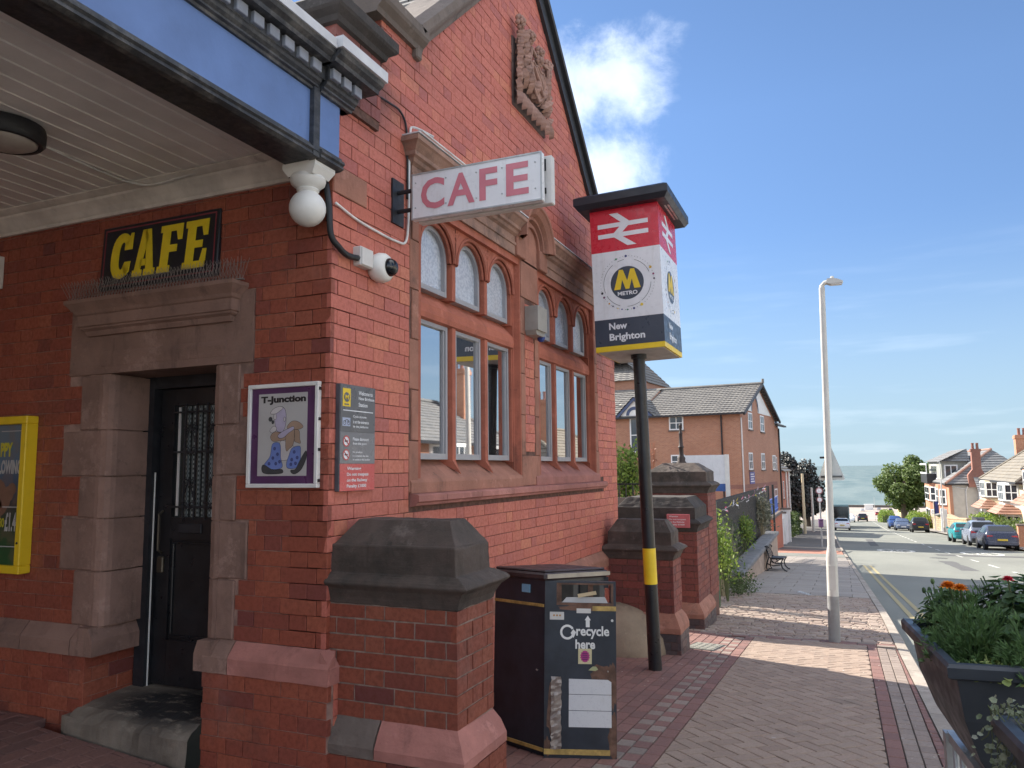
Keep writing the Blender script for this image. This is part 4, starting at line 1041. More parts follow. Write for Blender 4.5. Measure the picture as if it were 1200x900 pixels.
# drain cover in the pavement, metal strip
M_COVER = mat('drain_cover', (.30, .29, .25), .6, .4, var=.2, scale=20, bump=.3, dirt=.2)
dc = thing('drain_cover', 'rectangular metal drain cover set in sunlit pavers beside the dark brick piers', 'drain cover', (5.55, -.95, gz(5.55) + .003), rot=(0, SLOPE, RAD(-8)))
d2 = MB(); d2.box((-.24, -.17, -.03), (.24, .17, .0)); d2.build('frame', mat('cast_iron', (.07, .07, .07), .6, .5, bump=.3), dc)
d3 = MB(); d3.box((-.215, -.145, -.02), (.215, .145, .004), .3)
for i in range(6):
    for j in range(4): d3.cham((-.19 + i * .066, -.13 + j * .068, .004), (-.145 + i * .066, -.085 + j * .068, .009), .003)
d3.build('lid', M_COVER, dc)
st_ = thing('drainage_channel', 'pale metal strip set across the flagstones short of the bench', 'drain channel', (12.85, -1.7, gz(12.85) + .004), rot=(0, SLOPE, RAD(-62)))
s2 = MB(); s2.box((-.04, -.32, -.03), (.04, .32, .004)); s2.build('channel', M_LEAD, st_)
s3 = MB(); [s3.box((-.028, -.3 + i * .1, .004), (.028, -.24 + i * .1, .006)) for i in range(6)]; s3.build('grating', M_COVER, st_)
# road markings
def strip(mb, pts, w, dz=-.107):
    vs = []
    for i, (x, y) in enumerate(pts):
        a = pts[max(0, i - 1)]; b = pts[min(len(pts) - 1, i + 1)]; dx, dy = b[0] - a[0], b[1] - a[1]; l = math.hypot(dx, dy)
        nx_, ny_ = -dy / l * w / 2, dx / l * w / 2
        vs += [(x + nx_, y + ny_, gx(x) + dz), (x - nx_, y - ny_, gx(x) + dz)]
    mb.add(vs, [(2 * i, 2 * i + 1, 2 * i + 3, 2 * i + 2) for i in range(len(pts) - 1)])
def wornpaint(name, col, lo=.42):
    t = NT(name); c = t.mix(t.rng(t.noise(9, 7, .75), lo, lo + .14), col, (.17, .175, .15)); return t.done(c, .8, t.bump(t.noise(130, 3), .3, .005))
# repairs and iron covers in the carriageway
M_PATCH = mat('asphalt_patch', (.10, .10, .098), .9, var=.2, scale=8, bump=.4)
for i, (x0, x1, y0, y1) in enumerate(((15.5, 19.0, -5.6, -4.6), (26, 33, -6.4, -5.9), (39, 41, -10.5, -6.5), (52, 66, -4.4, -3.9), (9.0, 10.2, -7.4, -6.3))):
    mb = MB(); n_ = 8; vs = []
    for k in range(n_ + 1):
        x = x0 + (x1 - x0) * k / n_; vs += [(x + random.uniform(-.05, .05), y0 + random.uniform(-.05, .05), gx(x) - .111), (x + random.uniform(-.05, .05), y1 + random.uniform(-.05, .05), gx(x) - .111)]
    mb.add(vs, [(2 * k, 2 * k + 1, 2 * k + 3, 2 * k + 2) for k in range(n_)]); struct(mb.build('road_patch', M_PATCH))
for lb_, x, y in (('round iron manhole cover in the road below the planter flowers', 17.6, -7.2), ('round iron manhole cover further down the carriageway', 36.0, -6.2)):
    mh = thing('manhole_cover', lb_, 'manhole cover', (x, y, gx(x) - .112), rot=(0, SLOPE, 0)); MB().lathe([(.36, -.02), (.36, .003), (.30, .004)], (0, 0, 0), 24).build('frame', mat('cast_iron', (.07, .07, .07)), mh); MB().lathe([(.29, -.02), (.29, .005)], (0, 0, 0), 24).build('lid', mat('cast_iron', (.07, .07, .07)), mh)
M_YLINE = wornpaint('worn_yellow_line', (.36, .30, .16), .66); M_WLINE = wornpaint('worn_white_line', (.72, .71, .66), .46)
for k, off in enumerate((.38, .58)):
    mk = MB(); strip(mk, [(x, kerb_y(x) - .12 - off) for x in frange(9, 27, 40)], .08); struct(mk.build('yellow_line', M_YLINE))
mk = MB()
for i in range(30):
    x = 62 + i * 3.4
    strip(mk, [(x, -7.3), (x + 2.0, -7.3)], .12)
for i in range(8): strip(mk, [(24 + i * 4.6, -7.35), (26.2 + i * 4.6, -7.35)], .1)
struct(mk.build('white_centre_line', M_WLINE))
for (cx, cy) in ((44.5, -4.95), (43.5, -8.9)):
    mk = MB(); n = 32; vs = []
    for i in range(n + 1):
        a = 2 * math.pi * i / n
        for r0, r1 in ((2.7, .95), (2.25, .72)): vs.append((cx + r0 * math.cos(a), cy + r1 * math.sin(a), gx(cx + r0 * math.cos(a)) - .107))
    mk.add(vs, [(2 * i, 2 * i + 1, 2 * i + 3, 2 * i + 2) for i in range(n)])
    for (k, body) in ((.34, '2'), (-.08, '0')):
        vs, fs = textgeo(body, .03); mk.add([(cx - 1.3 + v[1] * 3.4, cy + k - v[0] * .62 + .05, gx(cx - 1.3 + v[1] * 3.4) - .107) for v in vs], fs)
    struct(mk.build('speed_roundel', M_WLINE))

# ------------------------------------------------------------------ brick piers with stone caps
def mitre4(prof, x0, x1, y0, y1, mb, t=.3, m=0, fx_=1, fy_=1):
    """profile (out, z) carried round a rectangle"""
    k = len(prof); vs = []
    for (x, y, sx_, sy_) in ((x0, y0, -1, -1), (x1, y0, 1, -1), (x1, y1, 1, 1), (x0, y1, -1, 1)): vs += [(x + sx_ * o * (fx_ if sx_ < 0 else 1), y + sy_ * o * (fy_ if sy_ > 0 else 1), z) for o, z in prof]
    mb.add(vs, [(a * k + i, ((a + 1) % 4) * k + i, ((a + 1) % 4) * k + i + 1, a * k + i + 1) for a in range(4) for i in range(k - 1)] + [tuple(a * k + k - 1 for a in range(4)), tuple(a * k for a in (3, 2, 1, 0))], t, m)
def pier(name, label, loc, wx, wy, zb, zt, mbrick, capm, plm, plz=None, lower=None, limit=300, caph=.38, ridge=(.12, .10), flush=False):
    """loc = front street corner (x, y) at z datum; the pier extends +x by wx and +y by wy; bricks from zb to zt"""
    th = thing(name, label, 'brick pier', loc)
    core = MB().box((.006, .006, -.6), (wx - .006, wy - .006, zt + .02)).build('joints', M_MORTAR if mbrick is M_BRICK_P else M_MORTAR_D, th)
    its = []
    Ff = frame((0, wy, 0), (0, -1, 0), (0, 0, 1)); Fs = frame((0, 0, 0), (1, 0, 0), (0, 0, 1)); Fb = frame((wx, 0, 0), (0, 1, 0), (0, 0, 1))
    for F, ln, ph in ((Ff, wy, 0), (Fs, wx, .11), (Fb, wy, .05)):
        for r in lay(zb, zt, lambda v: [(0, ln)], phase=ph, j=.008, S=.223, H=.105): its.append((F, r, 'b'))
    W_ = Matrix.Translation(loc)
    if plz:     # sloped plinth course and brick footing
        p0, p1 = plz; o = .07
        for k, (xa, xb) in enumerate(((0, 1),)):
            mb = MB(); mitre4([(-.02, p1), (0, p1), (o * .55, p1 - (p1 - p0) * .35), (o, p1 - (p1 - p0) * .72), (o, p0), (-.02, p0)][::-1], 0, wx, 0, wy, mb, .4)
        if plm:
            # front course in two stones of different colour, split along y
            pr = [(0.02, p1), (0, p1), (-o * .55, p1 - (p1 - p0) * .35), (-o, p1 - (p1 - p0) * .72), (-o, p0), (0.02, p0)]
            sp = wy * .56
            mb2 = MB(); k_ = len(pr)
            rings = [[(a, wy, z) for a, z in pr], [(a, sp + .004, z) for a, z in pr]]
            mb2.add([p for r in rings for p in r], [tuple(range(k_)), tuple(range(2 * k_ - 1, k_ - 1, -1))] + [(i, (i + 1) % k_, k_ + (i + 1) % k_, k_ + i) for i in range(k_)], .2)
            weather(mb2.build('plinth_stone', plm[0], th), .016, 4)
            mb3 = MB(); rings = [[(a, sp - .004, z) for a, z in pr], [(a, min(0, a), z) for a, z in pr], ]
            rings = [[(a, sp - .004, z) for a, z in pr], [(a, a if a < 0 else 0, z) for a, z in pr], [(wx, a if a < 0 else .02, z) for a, z in pr]]
            mb3.add([p for r in rings for p in r], [tuple(range(k_)), tuple(range(3 * k_ - 1, 2 * k_ - 1, -1))] + [(q_ * k_ + i, q_ * k_ + (i + 1) % k_, (q_ + 1) * k_ + (i + 1) % k_, (q_ + 1) * k_ + i) for q_ in range(2) for i in range(k_)], .6)
            weather(mb3.build('plinth_stone', plm[1], th), .01, 4)
        MB().box((-o + .012, -o + .012, -.6), (wx - .0, wy, p0 - .004)).build('footing_joints', M_MORTAR if mbrick is M_BRICK_P else M_MORTAR_D, th)
        Ff2 = frame((-o + .004, wy, 0), (0, -1, 0), (0, 0, 1)); Fs2 = frame((-o + .004, -o + .004, 0), (1, 0, 0), (0, 0, 1))
        for r in lay(p0 - .005 - .08 * 6, p0 - .005, lambda v: [(0, wy + o)]): its.append((Ff2, r, 'l'))
        for r in lay(p0 - .005 - .08 * 6, p0 - .005, lambda v: [(0, wx + o)], phase=.1): its.append((Fs2, r, 'l'))
    set_bricks(its, limit, lambda k: th, lambda k: mbrick if k == 'b' else (lower or mbrick), world=W_)
    # cap: moulded lip, vertical block, hipped top
    cm = MB(); h = caph / .38
    mitre4([(0, zt - .0), (.004, zt + .005), (.012, zt + .035 * h), (.035, zt + .075 * h), (.062, zt + .095 * h), (.07, zt + .105 * h), (.055, zt + .122 * h), (.01, zt + .15 * h), (-.012, zt + .155 * h), (-.014, zt + .285 * h), (-.02, zt + .295 * h)], 0, wx, 0, wy, cm, .35, 0, .6, .0 if flush else 1)
    zz = zt + .295 * h; i_ = .02
    a = [(i_, i_, zz), (wx - i_, i_, zz), (wx - i_, wy - i_, zz), (i_, wy - i_, zz)]
    rx, ry = ridge; zr = zt + caph * 1.09
    b = [(rx, ry, zr), (wx - rx, ry, zr), (wx - rx, wy - ry, zr), (rx, wy - ry, zr)]
    cm.add(a + b, [(4, 5, 6, 7)] + [(i, (i + 1) % 4, 4 + (i + 1) % 4, 4 + i) for i in range(4)], .35)
    cb = cm.build('cap_stone', capm, th)
    bv = cb.modifiers.new('bevel', 'BEVEL'); bv.width = .012; bv.segments = 2; bv.limit_method = 'ANGLE'; bv.angle_limit = RAD(28); weather(cb, .014, 4, .09)
    return th
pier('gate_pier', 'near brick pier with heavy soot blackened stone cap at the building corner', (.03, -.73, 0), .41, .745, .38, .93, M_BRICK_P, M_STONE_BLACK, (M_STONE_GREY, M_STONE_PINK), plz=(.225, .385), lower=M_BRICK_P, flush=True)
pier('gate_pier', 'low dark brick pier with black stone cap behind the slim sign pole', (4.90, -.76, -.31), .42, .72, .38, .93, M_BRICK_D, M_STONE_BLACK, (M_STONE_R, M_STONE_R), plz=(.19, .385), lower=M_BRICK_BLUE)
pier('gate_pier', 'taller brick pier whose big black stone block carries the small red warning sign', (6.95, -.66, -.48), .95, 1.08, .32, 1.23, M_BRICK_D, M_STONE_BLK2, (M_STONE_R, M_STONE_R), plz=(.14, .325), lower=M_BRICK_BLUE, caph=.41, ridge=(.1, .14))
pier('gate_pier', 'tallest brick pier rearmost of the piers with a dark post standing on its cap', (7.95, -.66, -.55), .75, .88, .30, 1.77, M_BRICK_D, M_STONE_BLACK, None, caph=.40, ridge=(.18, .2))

# ------------------------------------------------------------------ signs and fittings on the station
# CAFE board over the door
M_BOARD = mat('board_dark', (.012, .014, .022), .4, var=.1, bump=.03); M_BOARDRED = mat('board_red_line', (.22, .035, .05), .5, bump=0)
cb = thing('cafe_board', 'dark board with thick yellow CAFE letters above the door', 'sign', (-.02, 1.25, 2.72))
BF = frame((-.012, .475, 0), (0, -1, 0), (.05, 0, 1))
b = MB(M=BF); b.cham((0, 0, -.03), (.95, .40, 0), .006); b.build('panel', M_BOARD, cb)
b = MB(M=BF)
for (a0, b0, a1, b1) in ((.025, .372, .925, .38), (.025, .02, .925, .028), (.025, .028, .033, .372), (.917, .028, .925, .372)): b.box((a0, b0, 0), (a1, b1, .002))
b.build('border_line', M_BOARDRED, cb)
def slab(ch, x, y, w, h, M):
    """heavy slab-serif italic capitals"""
    mb = MB(); sh = .06; t = .36 * w; s = .13 * h
    def P(pts): mb.prism([(x + px * w + (py) * sh * h, y + py * h) for px, py in pts], 'z', .0, .004, 0, 0, M)
    if ch == 'C':
        out = []; inn = []
        for i in range(19):
            a = RAD(38 + 284 * i / 18); out.append((.5 + .5 * math.cos(a), .5 + .5 * math.copysign(abs(math.sin(a)) ** .8, math.sin(a)))); inn.append((.53 + .16 * math.cos(a), .5 + .30 * math.copysign(abs(math.sin(a)) ** .8, math.sin(a))))
        for i in range(18): P([out[i], out[i + 1], inn[i + 1], inn[i]])
        P([(.62, .62), (.98, .62), (.98, .98), (.86, .98), (.80, .86), (.62, .74)])
        P([(.60, .24), (.69, .36), (.97, .36), (.94, .14), (.80, .06)])
    if ch == 'A':
        P([(-.02, 0), (.42, 0), (.42, .14), (.33, .14), (.60, .86), (.46, 1), (.28, 1), (.06, .14), (-.02, .14)])
        P([(.28, 1), (.66, 1), (.94, .14), (1.02, .14), (1.02, 0), (.52, 0), (.52, .14), (.60, .14), (.47, .8)])
        P([(.3, .22), (.62, .22), (.59, .36), (.33, .36)])
    if ch in 'FE':
        P([(0, 0), (.56 if ch == 'F' else .98, 0), (.56 if ch == 'F' else .98, .14), (.46, .14), (.46, .86), (.0, .86), (.0, 1), (0, .86), (.1, .86), (.1, .14), (0, .14)][:5] + [(.1, .86), (.1, .14), (0, .14)])
        P([(0, .86), (1, .86), (1, 1), (0, 1)]); P([(.82, .66), (1, .66), (1, .87), (.72, .87)]); P([(.45, .42), (.80, .42), (.80, .57), (.45, .57)])
        if ch == 'E': P([(.74, .13), (1.0, .13), (1.0, .38), (.84, .38)])
    return mb
for i, ch in enumerate('CAFE'): slab(ch, .085 + i * .2, .055, .175, .29, BF @ Matrix.Translation((0, 0, .002 + i * .0002))).build('letter', M_YELD, cb)
# anti bird spikes along the hood
sp = thing('bird_spikes', 'row of thin wire bird spikes along the top of the door hood', 'bird spikes', (-.075, 1.235, 2.655))
m = MB(); rnd = random.Random(5)
for i in range(4): m.box((-.012, -.70 + i * .35, .0), (.012, -.70 + i * .35 + .34, .006))
for i in range(56):
    y = -.69 + i * .0248
    for (dx_, dy_, h_) in ((-.045, -.035, .115), (-.045, .035, .115), (.035, -.018, .125), (.035, .018, .125)):
        e_ = rnd.uniform(.85, 1.1); m.tube([(dx_ * .15, y, .004), (dx_ * e_, y + dy_ * e_, h_ * rnd.uniform(.93, 1.05))], .0011, 4, caps=False)
m.build('spike_strip', mat('spike_wire', (.35, .33, .32), .45, .5, bump=0), sp)
# T-Junction poster
PF = frame((0, 0, 0), (0, -1, 0), (0, 0, 1))
po = thing('framed_poster', 'white framed T-Junction poster with purple border and cartoon flares', 'poster', (-.02, .285, 1.79))
w2, h2 = .235, .278
b = MB(M=PF)
for (a0, b0, a1, b1) in ((-w2, h2 - .022, w2, h2), (-w2, -h2, w2, -h2 + .022), (-w2, -h2 + .022, -w2 + .022, h2 - .022), (w2 - .022, -h2 + .022, w2, h2 - .022)): b.cham((a0, b0, -.018), (a1, b1, .012), .003)
b.build('frame', M_WHITE, po)
b = MB(M=PF); b.box((-w2 + .01, -h2 + .01, -.018), (w2 - .01, h2 - .01, .0)); b.build('purple_mount', mat('purple_card', (.085, .03, .10), .35, bump=0), po)
M_PAPER = mat('poster_paper', (.46, .45, .44), .4, var=.05, bump=0)
b = MB(M=PF); b.box((-.165, -.215, 0), (.16, .225, .001)); b.build('paper', M_PAPER, po)
M_INK = mat('black_print', (.012, .012, .014), .4, bump=0)
b = MB(M=PF)
# heading with slab feet
text(b, 'T-Junction', -.150, .165, .150, .212, .0018, .05)
b.build('heading', M_INK, po)
cols = {'blue': mat('print_blue', (.14, .21, .50), .4, bump=0), 'navy': mat('print_navy', (.06, .08, .25), .4, bump=0), 'shoe': mat('print_shoe', (.05, .055, .06), .4, bump=0), 'brown': mat('print_tan', (.36, .25, .18), .4, bump=0), 'lil': mat('print_lilac', (.42, .38, .50), .4, bump=0), 'pale': mat('print_pale', (.55, .52, .52), .4, bump=0)}
def flat(pts, c, w):
    MB(M=PF).poly([(x, y, w) for x, y in pts]).build('print', cols[c], po)
    o_ = MB(M=PF); n_ = len(pts); vs = []
    for i in range(n_):
        p, q = pts[i - 1], pts[(i + 1) % n_]; dx, dy = q[0] - p[0], q[1] - p[1]; l = math.hypot(dx, dy) or 1; k = .0009
        vs += [(pts[i][0] - dy / l * k, pts[i][1] + dx / l * k, w + .0001), (pts[i][0] + dy / l * k, pts[i][1] - dx / l * k, w + .0001)]
    o_.add(vs, [(2 * i, 2 * ((i + 1) % n_), 2 * ((i + 1) % n_) + 1, 2 * i + 1) for i in range(n_)]); o_.build('print_outline', M_INK, po)
def curvy(pts, c, w, k=5):
    out = []; n = len(pts)
    for i in range(n):
        p0, p1, p2, p3 = (pts[(i + d) % n] for d in (-1, 0, 1, 2))
        for j in range(k):
            t = j / k; out.append(tuple(.5 * (2 * p1[a] + (p2[a] - p0[a]) * t + (2 * p0[a] - 5 * p1[a] + 4 * p2[a] - p3[a]) * t * t + (3 * p1[a] - p0[a] - 3 * p2[a] + p3[a]) * t ** 3) for a in (0, 1)))
    flat(out, c, w)
def ell(cx, cy, rx, ry, c, w, n=18, a=0):
    ca, sa = math.cos(a), math.sin(a)
    flat([(cx + rx * math.cos(2 * math.pi * i / n) * ca - ry * math.sin(2 * math.pi * i / n) * sa, cy + rx * math.cos(2 * math.pi * i / n) * sa + ry * math.sin(2 * math.pi * i / n) * ca) for i in range(n)], c, w)
curvy([(-.045, .04), (-.055, .09), (-.05, .135), (-.02, .155), (.012, .14), (.022, .10), (.018, .05), (.0, .02), (-.03, .02)], 'lil', .0016)
curvy([(-.085, .12), (-.06, .145), (-.02, .155), (.0, .145), (-.03, .125), (-.055, .115)], 'pale', .0018); curvy([(-.085, .03), (-.06, .05), (-.04, .04), (-.05, .02), (-.075, .015)], 'pale', .0018)
ell(-.083, .088, .012, .012, 'shoe', .002); ell(-.066, .072, .008, .010, 'shoe', .002); ell(-.052, .1, .010, .016, 'pale', .0019); ell(.012, .085, .006, .012, 'pale', .0019)
curvy([(-.08, -.005), (-.055, .02), (-.01, .015), (.03, .025), (.05, .01), (.035, -.02), (-.02, -.03), (-.065, -.03)], 'brown', .0017)
curvy([(.03, .045), (.06, .072), (.1, .07), (.135, .045), (.115, .03), (.07, .028), (.04, .03)], 'brown', .0019)
curvy([(.03, .03), (.075, .028), (.08, -.01), (.07, -.055), (.05, -.07), (.03, -.085), (.022, -.05)], 'brown', .0021); curvy([(.08, .025), (.11, .02), (.115, -.02), (.12, -.045), (.095, -.04), (.08, -.03)], 'brown', .002)
curvy([(-.03, .0), (.0, .02), (.04, .035), (.07, .045), (.075, .03), (.04, .01), (.01, -.012), (-.02, -.015)], 'lil', .0023)
curvy([(-.01, -.03), (.075, -.06), (.09, -.105), (.04, -.13), (-.03, -.125)], 'pale', .0015)
curvy([(-.065, -.045), (-.015, -.045), (-.008, -.12), (.005, -.165), (-.03, -.18), (-.105, -.175), (-.118, -.155), (-.08, -.11)], 'blue', .002)
curvy([(.065, -.07), (.115, -.06), (.122, -.09), (.118, -.15), (.09, -.175), (.04, -.175), (.03, -.15), (.045, -.11)], 'blue', .002)
for (x, y) in ((-.05, -.07), (-.03, -.1), (-.06, -.12), (-.085, -.15), (-.04, -.15), (-.015, -.14), (.08, -.09), (.10, -.12), (.065, -.13), (.06, -.155), (.09, -.15)): ell(x, y, .008, .008, 'navy', .0022, 10)
curvy([(-.135, -.175), (-.12, -.155), (-.06, -.182), (.0, -.18), (.005, -.20), (-.06, -.205), (-.12, -.2)], 'shoe', .0024); curvy([(.06, -.185), (.09, -.18), (.115, -.14), (.155, -.085), (.16, -.12), (.13, -.18), (.09, -.205), (.065, -.2)], 'shoe', .0024)
b = MB(M=PF); b.box((-w2 + .02, -h2 + .02, .005), (w2 - .02, h2 - .02, .006))
t = NT('poster_acrylic'); t.b.inputs['Transmission Weight'].default_value = 1; t.b.inputs['IOR'].default_value = 1.02; t.b.inputs['Roughness'].default_value = 0
b = MB(M=PF)
for z in (-.24, -.08, .08, .24): b.box((w2, z - .008, -.01), (w2 + .004, z + .008, .006))
b.build('frame_clip', M_BLACK_DULL, po)
# yellow advertising frame at the left
ya = thing('poster_case', 'yellow framed advertising case on the dark brick left of the door', 'poster case', (-.05, 2.62, 1.475))
hw, hh = .375, .49
b = MB(M=PF)
for (a0, b0, a1, b1) in ((-hw, hh - .05, hw, hh), (-hw, -hh, hw, -hh + .05), (-hw, -hh + .05, -hw + .05, hh - .05), (hw - .05, -hh + .05, hw, hh - .05)): b.cham((a0, b0, -.05), (a1, b1, .03), .005)
b.build('frame', M_YEL, ya)
def postermat():
    t = NT('advert_print'); s = t.n.new('ShaderNodeSeparateXYZ'); t.l.new(t.pos, s.inputs[0])
    c = t.ramp(t.rng(s.outputs[2], 1.0, 1.95), [(.02, .09, .03), (.02, .06, .03), (.05, .05, .05), (.05, .09, .15), (.09, .16, .24), (.13, .18, .22)])
    n = t.noise(7, 4); c = t.mix(t.rng(n, .5, .62, 0, .35), c, (.20, .13, .09)); return t.done(c, .3)
b = MB(M=PF); b.box((-hw + .03, -hh + .03, -.05), (hw - .03, hh - .03, .0)); b.build('poster', postermat(), ya)
M_PYE = mat('print_yellow', (.55, .50, .04), .4, bump=0)
b = MB(M=PF); text(b, 'PPY', .10, .235, .215, .325, .002, .05); b.build('yellow_print', M_PYE, ya)
b = MB(M=PF); text(b, '2.80', .09, -.21, .175, -.15, .002, .03); b.build('yellow_print', M_PYE, ya)
M_PWH = mat('print_white', (.45, .45, .45), .4, bump=0)
b = MB(M=PF); text(b, 'LOWING', .09, .125, .305, .215, .002, .05); b.build('white_print', M_PWH, ya)
b = MB(M=PF); text(b, '£1.40', .18, -.235, .318, -.115, .002, .04); b.build('white_print', M_PWH, ya)
for (x_, z_) in ((.1, .395), (.15, -.085), (.1, -.33)): MB(M=PF).box((x_, z_, .002), (.31, z_ + .006, .003)).build('white_print', M_PWH, ya)
ell2 = MB(M=PF)
for (x, y, r) in ((.08, .0, .1), (.12, -.06, .08), (.2, .0, .05), (.23, .03, .04), (.18, -.05, .04), (.05, -.1, .1)): disc(ell2, (x, y), r, .0012 + r * .005, 16)
ell2.build('burger_print', mat('print_brown', (.20, .11, .075), .4, bump=0), ya)
MB(M=PF).ball((hw - .025, -.3, .03), .008, 8).build('lock', M_BLACK, ya)
# small white vent at the far left of the front wall
wv = thing('wall_vent', 'small white ribbed vent high on the front wall at the left edge', 'vent', (-.02, 2.74, 2.95)); b = MB(M=PF); b.cham((-.06, -.11, -.02), (.06, .11, .02), .004)
for i in range(6): b.box((-.05 + i * .018, -.1, .02), (-.042 + i * .018, .1, .026))
b.build('grille', M_WHITE_D, wv)
# information sign on the corner
SF = frame((0, 0, 0), (1, 0, 0), (0, 0, 1))
inf = thing('information_sign', 'tall narrow grey and red station information sign near the corner', 'sign', (.215, -.03, 1.775))
M_SG1 = mat('sign_grey', (.16, .165, .18), .3, var=.05, bump=0); M_SG0 = mat('sign_grey_dark', (.10, .105, .115), .3, var=.05, bump=0); M_SRED = mat('sign_red', (.52, .06, .06), .3, var=.05, bump=0)
b = MB(M=SF); b.cham((-.165, -.285, -.03), (.165, .285, 0), .003); b.build('panel', mat('sign_edge', (.08, .085, .10), .4, bump=0), inf)
for (z0, z1, mm) in ((-.283, -.14, M_SRED), (-.138, .03, M_SG1), (.032, .283, M_SG0)): MB(M=SF).box((-.162, z0, 0), (.162, z1, .002)).build('plate', mm, inf)
b = MB(M=SF)
def lines(rows, x0, y, h, gap):
    for i, (tx, wd) in enumerate(rows): text(b, tx, x0, y - i * gap, x0 + wd, y - i * gap + h, .003, .02)
lines((('Welcome to', .135), ('New Brighton', .15), ('Station', .085)), .0, .235, .022, .032)
b.box((-.14, .142, .002), (.14, .147, .003))
lines((('Cycle storage', .125), ('is at the entrance', .15), ('to the platforms', .145)), -.05, .105, .017, .027)
lines((('Please dismount', .15), ('from this point', .13)), -.05, -.015, .017, .026)
lines((('No smoking', .09), ('It is against the law', .15), ('to smoke in this building', .165)), -.05, -.085, .013, .02)
lines((('Warning', .13), ('Do not trespass', .20), ('on the Railway', .19), ('Penalty £1000', .18)), -.10, -.178, .022, .031)
b.build('lettering', M_SIGNW, inf)
b = MB(M=SF); b.box((-.145, .165, .002), (-.075, .262, .003)); b.build('yellow_badge', M_YEL, inf)
b = MB(M=SF); disc(b, (-.11, .215), .026, .004); b.box((-.13, .173, .003), (-.09, .18, .004)); b.build('badge_mark', M_SG0, inf)
b = MB(M=SF); text(b, 'M', -.125, .203, -.095, .227, .005, .04); b.build('badge_letter', M_YEL, inf)
b = MB(M=SF); b.box((-.145, .06, .002), (-.075, .105, .003)); b.build('cycle_plate', mat('sign_pale_blue', (.4, .45, .6), .4, bump=0), inf)
b = MB(M=SF); ring(b, (-.128, .078), .009, .013, .004, 14); ring(b, (-.092, .078), .009, .013, .004, 14); b.tube([(-.128, .078, .004), (-.115, .096, .004), (-.10, .094, .004), (-.092, .078, .004)], .002, 4); b.build('cycle_mark', M_SG0, inf)
for cz in (-.02, -.092):
    b = MB(M=SF); disc(b, (-.11, cz), .026, .003); b.build('roundel', M_SIGNW, inf)
    b = MB(M=SF); ring(b, (-.11, cz), .023, .030, .004, 20); b.tube([(-.128, cz + .016, .004), (-.092, cz - .016, .004)], .0025, 4); b.build('prohibition_ring', M_SRED, inf)
    b = MB(M=SF); b.box((-.124, cz - .004, .0035), (-.096, cz + .004, .0038)); b.build('pictogram', M_INK, inf)
# dome camera, junction box, cables
cc = thing('dome_camera', 'white dome security camera below the projecting cafe sign', 'security camera', (.40, -.02, 2.765))
b = MB(); b.lathe([(.07, .02), (.082, .0), (.088, -.03), (.082, -.062), (.068, -.078), (.055, -.082)], (0, 0, 0), 20, ax='y'); 
smooth_angle(b.build('housing', M_WHITE, cc))
b = MB(); b.ball((.012, -.078, .0), .054, 14); smooth_angle(b.build('dome', M_CARGLASS, cc), 60)
jb = thing('junction_box', 'small cream junction box beside the dome camera', 'junction box', (.255, -.0, 2.79)); b = MB(M=SF); b.cham((-.06, -.055, -.01), (.06, .055, .05), .006); b.build('box', M_WHITE_D, jb)
b = MB(M=SF); b.cham((-.055, -.05, .05), (.055, .05, .056), .003); b.build('lid', M_WHITE_D, jb)
def cable(name, label, pts, r, m_, n=6):
    # smooth through the points
    P = [Vector(p) for p in pts]; out = []
    for i in range(len(P) - 1):
        p0, p1, p2, p3 = P[max(0, i - 1)], P[i], P[i + 1], P[min(len(P) - 1, i + 2)]
        for k in range(6):
            t = k / 6; out.append(.5 * ((2 * p1) + (p2 - p0) * t + (2 * p0 - 5 * p1 + 4 * p2 - p3) * t * t + (3 * p1 - p0 - 3 * p2 + p3) * t ** 3))
    out.append(P[-1]); o = MB().tube(out, r, n).build(name, m_, None, True); tag(o, label, 'cable'); return o
M_CABW = mat('white_cable', (.72, .71, .70), .5, bump=0); M_CABB = mat('black_cable', (.015, .015, .018), .5, bump=0)
cable('cable', 'thick black cable curving from the white ball finial round the corner to the junction box', [(-.02, .03, 3.14), (-.03, .0, 3.0), (-.028, -.012, 2.85), (.02, -.03, 2.79), (.10, -.03, 2.765), (.2, -.03, 2.775)], .017, M_CABB, 8)
cable('cable', 'white cable looping under the projecting sign and up past the window corner', [(.0, -.02, 3.03), (.2, -.014, 3.0), (.42, -.012, 2.99), (.62, -.012, 2.99), (.735, -.012, 3.02), (.765, -.012, 3.2), (.77, -.012, 3.5), (.78, -.012, 3.74), (.80, -.03, 3.79), (.86, -.14, 3.73)], .008, M_CABW)
cable('cable', 'white cable lying along the top edge of the stone cornice left end', [(.72, -.135, 3.715), (1.0, -.135, 3.716), (1.5, -.135, 3.716), (2.0, -.135, 3.716)], .007, M_CABW)
cable('cable', 'thin dark cable hanging across the brick from the canopy to the cornice', [(.29, -.012, 3.84), (.42, -.012, 3.83), (.55, -.012, 3.84), (.66, -.012, 3.84), (.735, -.012, 3.76), (.75, -.012, 3.5), (.75, -.012, 3.3)], .007, M_CABB)
cable('cable', 'pale cable running across the canopy boards from the round lamp', [(-.72, 1.33, 3.318), (-.5, 1.36, 3.32), (-.25, 1.37, 3.318), (-.16, 1.36, 3.317), (-.112, 1.2, 3.29), (-.11, .8, 3.312), (-.11, .42, 3.312)], .007, M_CABW)
